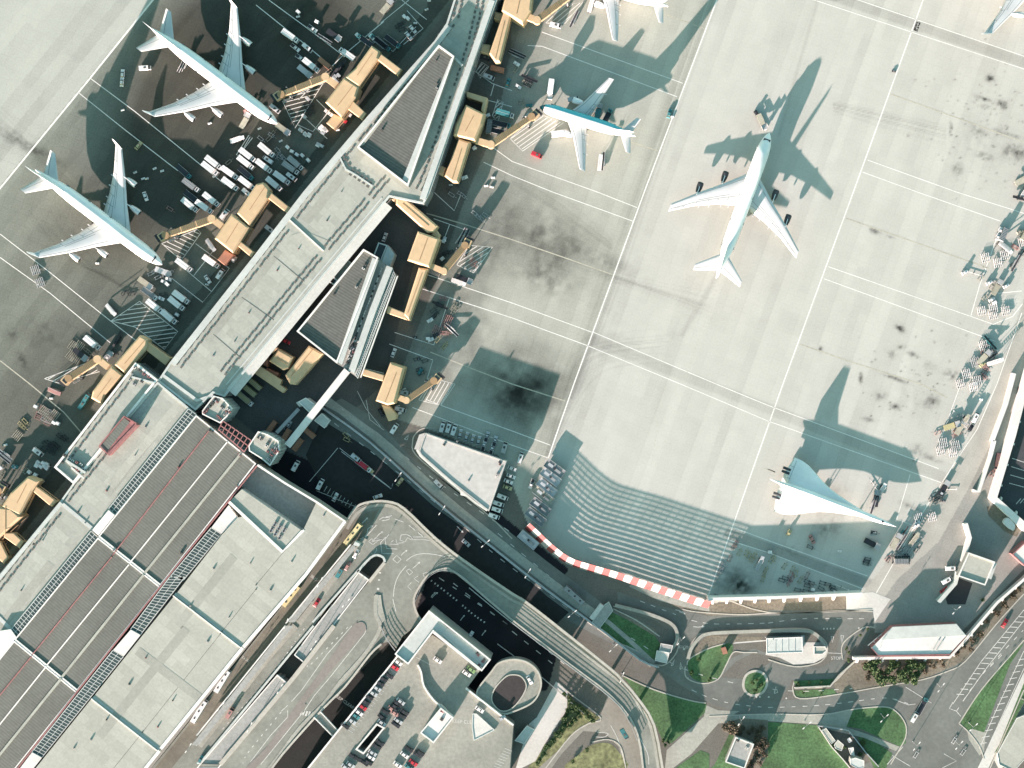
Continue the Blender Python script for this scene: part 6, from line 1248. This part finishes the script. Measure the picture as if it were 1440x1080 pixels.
V('cabin','v1','brown',-38,'465,540'); V('belt','v1','silver',-35,'465,335'); V('loader','v1','dark',-35,'545,305'); V('loader','v1','silver',-38,'300,610'); V('dolly','v1','white',-38,'1135,145 1165,160'); V('car','v1','white',-50,'1205,250 1170,305'); V('car','v1','white',130,'750,315 865,325')
V('frame','v1','dark',20,'1100,205 1110,250 1080,220 310,880 340,900 330,930 350,955'); V('tractor','v1','red',-35,'625,1020'); V('tractor','v1','white',-35,'510,965 665,965 485,945'); V('dolly','v1','silver',-38,'295,990 320,835 555,650 560,690 580,640 545,660'); V('chock','v1','white',10,'235,140 1320,80 1340,5 985,70 1225,195'); V('van','v1','white',-38,'45,920'); V('loader','v1','beige',50,'990,60'); V('frame','v1','beige',30,'960,90 1010,50 500,600 480,640')
V('dolly','t10','white',-38,'270,655 255,735 280,755 300,765 375,715 395,735 350,820 380,740 365,725 240,70 345,125'); V('belt','t10','dark',50,'455,400 478,380'); V('van','t00','white',2,'820,385'); V('car','t00','white',85,'692,418 688,462'); V('car','t00','yellow',50,'782,820',0); V('belt','t00','white',60,'1030,365 1045,360'); V('loader','t00','beige',60,'1385,680'); V('chock','t00','white',15,'912,962 870,948 825,1005 805,1005 760,970 1180,693 690,620'); V('tractor','t00','pink',20,'1390,625')
V('slat','t01','silver',20,'203,440 228,510'); V('car','t01','white',-70,'820,25'); V('truck','t01','white',-38,'1045,415 1197,395 880,645 960,705 1003,630 1028,595 530,850'); V('car','t01','white',-55,'1170,492'); V('van','t01','white',55,'1243,462'); V('steps','t01','white',-45,'630,660'); V('loader','t01','beige',-35,'825,515'); V('flatbed','t01','grey',-38,'850,575')
V('tractor','t01','white',-20,'925,505 950,490 910,600'); V('loader','t01','silver',-20,'925,450'); V('frame','t01','silver',30,'870,445 890,480 850,460 935,470 960,455'); V('frame','t01','dark',20,'700,570 740,575 930,590 915,575'); V('pickup','t01','white',60,'1265,130'); V('frame','t01','pink',-30,'957,95 1140,50 1160,60'); V('tractor','t01','white',55,'1300,375 1320,380'); V('dolly','t01','white',-38,'1000,690 945,520'); V('chock','t01','white',0,'1165,520 548,400')
V('slat','v8','beige',-35,'185,540 250,580 290,420 210,420'); V('loader','v8','dark',-35,'320,530'); V('frame','v8','beige',-35,'410,500 380,470 230,490'); V('loader','v8','grey',40,'640,570'); V('belt','v8','dark',60,'780,330'); V('frame','v8','dark',-30,'700,520 740,490'); V('tractor','v8','white',50,'620,610 660,560')
V('slat','v7','beige',-38,'230,650 560,340 640,430 700,390'); V('frame','v7','pink',-30,'480,430 500,380 650,440 600,500 550,310'); V('frame','v7','silver',-30,'530,360 590,390 620,480 560,450 680,450 610,330'); V('dolly','v7','white',-38,'695,490 745,500 465,285'); V('van','v7','white',-38,'495,860'); V('dolly','v7','white',-38,'490,1005 560,1000 530,1045 610,1040 600,1065'); V('tractor','v7','teal',-10,'200,1045'); V('van','v7','teal',55,'1105,180 1060,255')
V('frame','v7','dark',-40,'650,770 690,760 700,810 640,830 660,870 720,780 610,750 575,755 560,820 800,690 750,660 830,680'); V('belt','v7','silver',-38,'90,900 60,930'); V('frame','v7','yellow',-40,'290,540 270,510 320,470'); V('steps','v7','pink',-20,'700,90'); V('dolly','v7','white',-38,'20,1060'); V('chock','v7','white',0,'70,770 650,180')
V('dolly','t02','white',-38,'220,440 268,450 170,495 205,510 240,545 255,460 210,460'); V('van','t02','grey',50,'20,905'); V('dolly','t02','silver',-40,'85,465 40,640'); V('belt','t02','silver',-40,'40,405'); V('frame','t02','beige',50,'140,470 150,490 10,520')
# right of the pier
V('belt','v3','silver',-25,'800,320 780,345'); V('cabin','v3','brown',-15,'540,525'); V('van','v3','silver',-20,'430,620'); V('van','v3','dark',-15,'375,370'); V('car','v3','teal',75,'670,690'); V('catering','v3','white',262,'1215,790'); V('tractor','v3','white',-30,'780,450 800,740'); V('frame','v3','beige',60,'790,500 770,520 860,690 870,700'); V('belt','v3','dark',-25,'945,640'); V('slat','v3','dark',-25,'930,690'); V('tractor','v3','teal',0,'940,980'); V('frame','v3','beige',0,'830,930')
V('truck','v4','teal',-15,'820,100'); V('flatbed','v4','dark',-15,'780,230'); V('flatbed','v4','dark',-15,'740,320'); V('cabin','v4','grey',80,'615,260'); V('tractor','v4','white',20,'585,115 300,900'); V('van','v4','red',-25,'1215,615'); V('chock','v4','white',0,'575,1000 645,1015 660,895 430,525 125,990'); V('dolly','v4','white',50,'425,525'); V('frame','v4','dark',60,'225,985 105,1030')
V('van','t20','silver',10,'345,560'); V('truck','t20','white',5,'275,755'); V('loader','t20','teal',75,'485,630'); V('flatbed','t20','dark',65,'535,660'); V('steps','t20','white',83,'495,925'); V('belt','t20','white',83,'512,910'); V('car','t20','teal',75,'885,640'); V('steps','t20','white',70,'445,35'); V('belt','t20','silver',65,'350,110'); V('van','t20','white',-10,'245,145'); V('pickup','t20','white',0,'510,28 560,30'); V('loader','t20','beige',-65,'1405,690'); V('tractor','t20','dark',-60,'1375,640'); V('chock','t20','white',0,'900,655')
V('dolly','v5','white',30,'580,350 560,575'); V('frame','v5','dark',30,'600,500 640,520 560,530 580,620 500,560 660,490'); V('belt','v5','white',60,'810,290'); V('belt','v5','silver',60,'850,310'); V('loader','v5','dark',-20,'845,840'); V('steps','v5','white',-20,'760,870'); V('frame','v5','pink',-40,'940,640 960,600'); V('cabin','v5','grey',-25,'455,750'); V('belt','v6','dark',-22,'535,265'); V('frame','v6','pink',-10,'565,165 575,185 600,500 590,520 640,410 580,610 600,620'); V('frame','v6','dark',40,'440,330 455,400 480,380 440,420'); V('tractor','v6','white',30,'405,455 415,700'); V('slat','v6','pink',-25,'630,450 490,580'); V('belt','v6','white',-40,'680,575'); V('frame','v6','yellow',50,'590,770 580,790 500,700'); V('dolly','v6','white',0,'380,685'); V('tractor','v6','dark',20,'480,640'); V('chock','v6','dark',0,'260,945 280,1060 215,670'); V('frame','v6','beige',60,'690,290 720,260 700,340 740,320')
V('car','t11','white',70,'725,255 775,905'); V('tractor','t11','silver',70,'1060,270'); V('car','t11','red',-30,'170,840'); V('frame','t11','silver',-40,'1250,140 1230,120 1290,130 1270,150 1100,15 1150,10 1165,20'); V('frame','t11','dark',20,'950,950 920,1000 905,940 930,1020'); V('tractor','t11','teal',60,'925,1010'); V('steps','t11','white',-35,'1030,1010') if 0 else None
# yard
V('van','zd','white',62,'938,690 1145,845'); V('car','zd','white',62,'1270,955'); V('cabin','zd','brown',55,'740,360 860,430 960,510'); V('cabin','zd','brown',-38,'1055,410'); V('cabin','zd','yellow',-38,'560,60 605,5'); V('flatbed','zd','yellow',-38,'520,130'); V('pickup','zd','silver',60,'875,350'); V('frame','zd','yellow',-35,'1365,470 1360,430'); V('van','t12','silver',-42,'565,415'); V('flatbed','t12','red',-40,'610,460'); V('car','t12','yellow',-40,'640,480'); V('car','t12','yellow',50,'810,550'); V('car','t12','white',20,'685,633'); V('van','t12','silver',-45,'1030,563'); V('car','t12','silver',-45,'1182,893'); V('car','t12','white',-75,'805,145 840,50'); V('van','t12','white',55,'780,250'); V('van','t12','silver',-15,'815,142'); V('car','t12','dark',-60,'705,160'); V('van','t12','silver',-10,'840,50') 
V('car','t12','silver',75,'1150,280 1185,295 1220,308 1253,318'); V('van','t12','white',75,'1050,240 1085,243 1115,258'); V('pickup','t12','white',75,'1283,345 1328,365'); V('pickup','t12','silver',75,'1300,295 1345,320'); V('van','t12','white',75,'1398,357'); V('car','t12','white',-22,'1440,475 1435,518 1420,548'); V('car','t12','yellow',-22,'1415,582'); V('van','t12','white',-22,'1388,635 1365,672 1358,706 1340,742'); V('van','w7','white',75,'205,275 60,185')
V('pickup','w7','white',245,'303,510'); V('bigtrailer','w7','grey',-38,'510,370'); V('bigtrailer','w7','silver',-38,'475,445 440,540'); V('bigtrailer','w7','beige',-38,'410,610'); V('bigtrailer','w7','grey',-38,'385,710 340,800'); V('bigtrailer','w7','silver',-40,'275,1005')
V('bus','t23','grey',-42,'350,105'); V('van','t23','teal',-60,'632,885',ZD); V('bus','za','cream',54,'650,390 170,870',ZD); V('bus','zb','white',56,'190,425 10,660',ZD); V('car','za','white',60,'670,545',ZD); V('car','za','pink',60,'605,640',ZD); V('car','za','red',60,'365,925',ZD); V('van','za','teal',60,'545,690',ZD); V('van','zb','pink',60,'245,675',ZD); V('car','zb','teal',60,'15,1040',ZD); V('truck','za','dark',60,'540,690',ZD) if 0 else None
# car park roof
V('car','w8','white',-35,'568,232 885,215 255,632 620,972 350,990 565,1050',ZC); V('car','w8','red',-35,'540,272 285,590 690,1035',ZC); V('car','w8','dark',-35,'497,340 450,365 425,400 335,510 310,550 145,740 565,560 545,585 465,625 440,670 550,730 620,630 600,660 425,875 400,905 210,985 240,1000 300,1035 330,1030 655,925 725,970 745,955',ZC); V('car','w8','silver',-35,'590,545 370,480 200,700 440,715 570,700 365,955 190,1050 150,1070 400,440',ZC); V('car','w8','teal',-35,'230,660 655,1070',ZC); V('car','w8','pink',-35,'520,605 545,640',ZC); V('car','zc','green',-35,'680,505',ZC); V('car','zc','white',-35,'645,535 745,815',ZC); V('tractor','zc','white',60,'645,610 680,230',ZC if 0 else 0); V('car','zc','white',-60,'1135,585',ZC-1); V('tractor','zc','silver',30,'925,880',ZC)
V('car','t33','red',60,'1330,265'); V('van','t33','white',60,'820,790'); V('flatbed','t33','dark',60,'865,725'); V('car','t33','red',35,'990,80'); V('van','t33','white',25,'1003,22'); V('van','t32','white',0,'1028,1035'); V('frame','t33','white',60,'1045,925 1095,990 830,1005')
# Concorde stand, south apron
V('tractor','zh','yellow',60,'768,45'); V('car','zh','pink',-65,'935,95'); V('frame','zh','dark',-20,'920,150 1370,125 1330,250 1325,270 740,375 715,390 830,460 900,400 930,410 1010,410 900,430 1000,450 1080,440 1090,460 890,470 1050,420 250,505'); V('frame','zh','pink',60,'370,145 385,130 790,380 780,350 900,355 770,405 340,235'); V('frame','zh','yellow',65,'410,190 460,195 480,215 500,240 520,215 590,345 600,320 640,245 660,235 735,290 795,310 820,340 850,390 580,380'); V('steps','zh','silver',65,'550,270'); V('towbar','zh','white',-20,'1150,440'); V('towbar','zh','pink',70,'775,390'); V('dolly','zh','white',0,'630,185 940,455'); V('frame','zh','silver',60,'280,295 290,270 300,310 270,330')
V('chock','zh','white',0,'1135,180 1100,470 1385,45 1360,130'); V('loader','t32','dark',80,'605,640'); V('steps','t32','white',60,'630,600'); V('belt','t32','silver',75,'590,680'); V('frame','t32','dark',-20,'595,835 550,1000 560,985'); V('towbar','t32','silver',-60,'590,560')
V('slat','t32','white',12,'983,330 1053,345 968,375 1038,385 845,752 920,747'); V('loader','w5','yellow',20,'455,700'); V('frame','w5','pink',20,'220,820 520,860 540,800 560,830'); V('loader','w5','beige',60,'600,720'); V('tractor','w5','white',70,'715,585'); V('van','w5','white',60,'850,560'); V('frame','w5','silver',50,'560,560 770,640 800,690 740,700 730,820'); V('steps','w5','beige',60,'650,640'); V('chock','w5','white',0,'955,255 1360,360'); V('towbar','w5','white',60,'430,560'); V('tractor','w5','dark',60,'780,740')
V('slat','w4','white',12,'865,310 945,380 580,790 760,900 480,960 700,1010'); V('slat','w4','silver',12,'730,590'); V('loader','w4','beige',50,'880,500'); V('frame','w4','pink',-25,'880,830 830,850 870,650 880,440 910,690'); V('steps','w4','white',20,'1040,590'); V('frame','w4','dark',50,'1000,480 1010,530 880,750 900,780'); V('slat','w4','dark',30,'1020,430'); V('tractor','w4','yellow',40,'850,630'); V('belt','w4','teal',-50,'980,260')
V('slat','w2','white',12,'650,760 900,860 1040,700 1400,430'); V('cabin','w2','grey',68,'1010,290'); V('tractor','w2','white',70,'900,330 950,200'); V('steps','w2','white',-45,'1030,550'); V('towbar','w2','dark',60,'900,460'); V('tractor','w2','beige',30,'1350,230'); V('frame','w2','pink',-30,'1260,550 1250,530'); V('frame','w2','dark',40,'1380,650 1400,680 1230,880'); V('belt','w2','silver',60,'1260,870'); V('van','w2','beige',60,'1430,300')
V('belt','w1','dark',-12,'1380,560'); V('loader','w1','beige',30,'1400,190'); V('steps','w1','silver',60,'1430,440'); V('slat','w3','white',12,'570,970 810,910 1060,970 800,1050'); V('tractor','w3','white',30,'235,190 730,400 780,740 1070,465'); V('loader','w3','beige',60,'880,490'); V('towbar','w3','silver',-15,'430,210'); V('frame','w3','beige',50,'640,700 560,300 790,470'); V('dolly','w3','white',30,'830,800'); V('frame','w3','dark',30,'1220,60')
V('loader','w6','beige',60,'470,720'); V('belt','w6','silver',60,'560,740'); V('belt','w6','teal',60,'590,600'); V('steps','w6','beige',60,'760,700'); V('frame','w6','silver',50,'600,890 630,880 720,890 790,770 850,680 880,700'); V('frame','w6','pink',40,'340,1020 470,780'); V('frame','w6','dark',50,'540,890 350,1040 830,870 850,400'); V('tractor','w6','white',60,'800,460 850,440'); V('cabin','w6','grey',0,'560,1060'); V('slat','w6','dark',-5,'480,1045 640,1045'); V('loader','w6','dark',-25,'70,770'); V('chock','w6','dark',0,'95,585 650,960')
V('frame','ze','dark',30,'295,505 340,520 270,555 310,565 370,540 345,580'); V('towbar','ze','white',0,'490,432'); V('loader','ze','dark',60,'420,410'); V('tractor','ze','silver',60,'395,470'); V('carstep','ze','pink',256,'1100,60'); V('carstep','t32','pink',255,'1410,55'); V('frame','ze','pink',30,'1080,190 1060,240 1020,230'); V('chock','ze','dark',0,'420,580'); V('chock','t30','dark',0,'707,401')
LAND={'the nose of the top left jumbo jet':(390,172),'the tail of the top left jumbo jet':(215,60),'the nose of the lower left jumbo jet':(228,372),'the tail of the lower left jumbo jet':(60,240),'the right wing of the lower left jumbo jet':(180,260),'the block of parked trucks':(350,235),'the ribbed triangular hall roof':(570,190),
 'the peach cabins above the triangular hall':(540,90),'the empty stand at far left':(110,530),'the heap of gear at the left edge':(60,600),'the far left peach cabin':(20,720),'the light blue airliner cabins':(670,190),'the nose of the light blue airliner':(765,150),'the tail of the light blue airliner':(890,190),
 'the top edge airliner':(830,20),'the satellite lounge':(490,430),'the dogleg peach corridor':(590,360),'the shaded stand gear':(620,450),'the white footbridge':(440,580),'the dark yard':(470,640),'the white trapezoid building':(650,650),'the start of the red and white fence':(740,730),
 'the curved forecourt ramp':(530,760),'the bus lane':(400,850),'the lower bus lane':(310,980),'the dark light well':(530,1015),'the upper car park row':(570,930),'the L shaped roof':(640,920),'the spiral ramp':(712,970),'the tunnel portal':(850,850),'the lower right road junction':(1300,1000),
 'the long white shed':(1290,900),'the beige control house':(1375,795),'the needle nosed jet':(1210,720),'the tail of the needle nosed jet':(1090,690),'the buttressed blast wall':(1130,830),'the oil stain by the fence':(1035,810),'the upper right gear line':(1425,330),'the middle right gear line':(1400,410),
 'the gear line near the perimeter wall end':(1375,500),'the gear line beside the cargo stand':(1355,590),'the gear beyond the needle nose':(1300,740),'the white perimeter wall':(1400,620),'the alone standing jumbo jet':(1050,300),'the large right hand oil stains':(1250,110)}
ADJ={'dolly':'boxy {} container dolly','slat':'slatted {} pallet dolly','frame':'low empty {} dolly','chock':'tiny {} equipment box','loader':'{} cargo loader','belt':'slim {} belt loader','steps':'{} mobile stairs','bigtrailer':'heavy {} railed trailer','carstep':'{} striped step trailer','cabin':'{} ribbed storage container','tractor':'small {} tug','catering':'{} catering truck with raised box','towbar':'thin {} tow bar','truck':'{} box truck','flatbed':'{} flatbed truck','van':'{} van','car':'{} car','pickup':'{} pickup truck','bus':'{} bus'}
CN={'brown':'terracotta','pink':'pale pink','yellow':'pale yellow','dark':'black'}
lab={}
for i,(k,c,h,q_,z,w) in enumerate(PLACED):
    ln_=min(LAND,key=lambda n:(LAND[n][0]-q_[0])**2+(LAND[n][1]-q_[1])**2); d=math.hypot(LAND[ln_][0]-q_[0],LAND[ln_][1]-q_[1]); lab.setdefault((k,c,ln_),[]).append((d,i))
ORD=['nearest to','second nearest to','third nearest to','fourth nearest to','fifth nearest to','sixth nearest to','seventh nearest to','eighth nearest to','ninth nearest to','tenth nearest to','eleventh nearest to','twelfth nearest to','thirteenth nearest to','fourteenth nearest to','fifteenth nearest to','sixteenth nearest to','seventeenth nearest to','eighteenth nearest to','nineteenth nearest to','twentieth nearest to']
LB={}
for (k,c,ln_),l in lab.items():
    l.sort()
    for j,(d,i) in enumerate(l): LB[i]=ADJ[k].format(CN.get(c,c))+', '+(ORD[min(j,19)] if len(l)>1 else 'beside')+' '+ln_
PR={}
GRP={'car':'cars on the roads and decks','van':'vans around the airport','truck':'box trucks on the aprons','flatbed':'flatbed trucks','tractor':'small tugs','pickup':'pickup trucks','bus':'buses','dolly':'container dollies','slat':'slatted pallet dollies','loader':'cargo loaders','belt':'belt loaders','steps':'mobile stairs','cabin':'storage containers','bigtrailer':'heavy trailers in the row by the fence','carstep':'striped step trailers','frame':'empty dollies','chock':'equipment boxes','towbar':'tow bars','catering':'catering trucks'}
RV=random.Random(11)
for i,(k,c,h,q_,z,w) in enumerate(PLACED):
    x,y,_=W(q_,z); a=R(h+RV.uniform(-3,3)); fn,nm,cat=KN[k]
    if k in('dolly','frame','chock'): a=R(h+RV.uniform(-12,12))
    if (k,c) in PR: o=copy_thing(PR[(k,c)],(x,y,z),a,LB[i],GRP[k])
    else:
        o=thing(nm,LB[i],cat,(x,y,z),a,GRP[k]); fn(o,COL[c]); PR[(k,c)]=o
    for s_ in (o,): s_['label']=LB[i]
# ---------------------------------------------------------------- lamp posts
LP=[('t12','815,515',0,8),('t12','1058,700',0,8),('t12','1300,885',0,8),('t23','342,195',0,8),('t23','570,385',0,8),('t23','618,548',0,8),('t13','192,250',ZD,8),('t13','345,370',ZD,8),('t13','525,135',ZD,8),('t13','158,612',ZD,8),('t13','380,20',ZD,8),('t03','1270,710',ZD,8),('t03','1090,940',ZD,8),('t03','1430,825',ZD,8),('t33','205,815',0,9),('t33','635,775',0,9),('t33','950,605',0,9),('t33','1130,825',0,9),('t33','815,930',0,9),('t33','620,370',0,6),('t33','1035,175',0,8),('t23','1280,790',0,8),('t23','945,345',0,7),('t33','1430,690',0,9),('t33','1050,925',0,8),('t22','95,1050',0,8),('t13','700,630',0,7)]
LW=['beside the dark yard','above the dark roadway','at the bend of the dark roadway','beside the lower road','beside the fan shaped lawn','at the bottom tip of the fan shaped lawn','on the forecourt deck beside the service roof','on the deck by the traffic island','on the deck near the canopy end','on the deck by the crosswalk','on the deck beside the bus lane','on the lower bus lane deck','on the deck at the bottom edge','on the deck near the lower service roof','on the big mown lawn edge','on the small round lawn','at the soil bed corner','on the narrow grass triangle','at the lower right junction','beside the gate of the white shed','in front of the beige control house','by the bare shrub bed','by the splitter island','at the right edge road','on the paved triangle','below the red and white fence','on the car park edge']
base=None
for (t,s,z,h),w in zip(LP,LW):
    x,y,_=W(p(t,s)[0],z); lb_='tall pale street lamp '+w
    if base is None:
        base=thing('street_lamp',lb_,'street lamp',(x,y,z),R(-36),'street lamps'); m=MB(); m.cyl((0,0,0),.13,h,METAL,8,.08); m.cyl((0,0,0),.3,.25,METAL,8); m.build('pole',base,False)
        for sg in(-1,1):
            m=MB(); m.tube((0,0,h-.05),(0,sg*1.6,h+.25),.06,METAL); ar=m.build('arm',base,False); m=MB(); m.box((0,sg*2.0,h+.28),(.4,1.1,.18),WHITE); m.build('lamp_head',base,False,ar)
    else: copy_thing(base,(x,y,z),R(-36+RV.uniform(-15,15)),lb_,'street lamps')
# ---------------------------------------------------------------- shrubs
def shrub_mesh(seed,leaf):
    r=random.Random(seed); m=MB()
    lobes=[(r.uniform(-.5,.5),r.uniform(-.5,.5),r.uniform(.5,1.0),r.uniform(.35,.6)) for _ in range(6)]
    for k in range(420):
        lx,ly,lz,lr=r.choice(lobes); v=Vector((r.gauss(0,1),r.gauss(0,1),r.gauss(0,1))).normalized()*lr*r.uniform(.6,1.05); c=Vector((lx,ly,lz))+v
        n=Vector((r.gauss(0,1),r.gauss(0,1),abs(r.gauss(0,1))+.3)).normalized(); a=n.orthogonal().normalized()*r.uniform(.05,.11); b=n.cross(a).normalized()*r.uniform(.05,.11)
        m.add([c-a-b,c+a-b,c+a+b,c-a+b],[(0,1,2,3)],leaf)
    return m
SH={}
for key,leaf in (('green',LEAF),('brown',LEAFD)):
    for v in range(3): SH[(key,v)]=shrub_mesh(v+(9 if key=='brown' else 0),leaf)
ST={}
def shrub(t,s,key,size,lb_,grp,h=1.0):
    for j,q_ in enumerate(p(t,s)):
        v=RV.randrange(3); x,y,_=W(q_,0); sz=size*RV.uniform(.75,1.25); kk=(key,v)
        if kk not in ST:
            o=thing('shrub',lb_,'shrub',(x,y,0),0,grp); SH[kk].build('crown',o,False); m=MB(); m.tube((0,0,0),(0.05,0,.7),.07,TRUNK,6,.04); m.build('stem',o,False); ST[kk]=o
        else: o=copy_thing(ST[kk],(x,y,0),RV.uniform(0,6),lb_,grp)
        o.scale=(sz,sz,sz*h); o['_q']=list(q_); SHR.append((o,q_,key,lb_,grp))
SHR=[]
shrub('t33','560,495 600,520 640,540 680,520 610,570 650,585 700,570 740,550 720,500 770,520 800,545 760,580 810,500 840,540 850,500 790,480 690,480 600,480 820,575','green',2.4,'dark green shrub','shrubs in the soil bed below the buttressed garden wall')
shrub('t33','540,500 570,540 905,490 930,510 960,470 980,500 1060,430 1100,400 1150,360 1140,410 1190,330 1230,250 1280,210 1330,160 1370,110 1400,80 560,570 880,530','brown',1.8,'brown half bare shrub','shrubs in the soil bed below the buttressed garden wall')
shrub('t23','1200,850 1230,870 1250,850 1280,880 1300,850 1330,880 1360,860 1390,880 1410,850 1380,910 1410,920 1370,950 1400,970 1420,1000 1380,1010 1350,1040 1390,1050 1340,1070 1240,830 1420,940','brown',2.0,'brown leafless shrub','bare shrubs around the square hut')
shrub('t23','290,660 320,690 350,720 370,740 400,750 340,750 380,780 420,780 300,800 330,830 290,850 260,880 230,920 200,960 180,1000 150,1040 310,760 350,810 450,800','green',1.9,'olive shrub','shrubs on the rough verge beside the bright plaza')
shrub('t23','850,925 880,935 860,945 1010,540 1050,470 1110,580 1350,600 1380,580 1400,610 1370,640 340,1040 420,970','green',1.1,'small garden shrub','small shrubs on the lawns')
shrub('t33','170,605 230,600 300,597 200,655 300,660 440,405 455,430 450,470 1205,130 900,300 560,300 520,330','green',.9,'small low shrub','small shrubs on the lawns')
shrub('zg','870,650 830,690 900,640 840,830 700,960 900,780 560,720 160,430','green',1.3,'garden shrub','shrubs in the lawn compound')
# unique shrub labels by order along each bed
byg={}
for o,q_,key,l,g_ in SHR: byg.setdefault((l,g_),[]).append((q_[0],o))
ORD2=['leftmost','second from left','third from left','fourth from left','fifth from left','sixth from left','seventh from left','eighth from left','ninth from left','tenth from left','eleventh from left','twelfth from left','thirteenth from left','fourteenth from left','fifteenth from left','sixteenth from left','seventeenth from left','eighteenth from left','nineteenth from left','twentieth from left']
SHORT={'shrubs in the soil bed below the buttressed garden wall':'in the bed below the garden wall','bare shrubs around the square hut':'around the square hut','shrubs on the rough verge beside the bright plaza':'on the verge by the plaza','small shrubs on the lawns':'on the lawns','shrubs in the lawn compound':'in the lawn compound'}
for (l,g_),ls in byg.items():
    ls.sort(key=lambda a:a[0])
    for j,(x,o) in enumerate(ls): o['label']=l+' '+SHORT[g_]+', '+ORD2[min(j,19)]
for o in bpy.data.objects:
    for o_ in (o,):
      if len(o.get('label','').split())>16: print('LONG',o.name,o['label'])
    for k_ in ('_loc','_q'):
        if k_ in o: del o[k_]
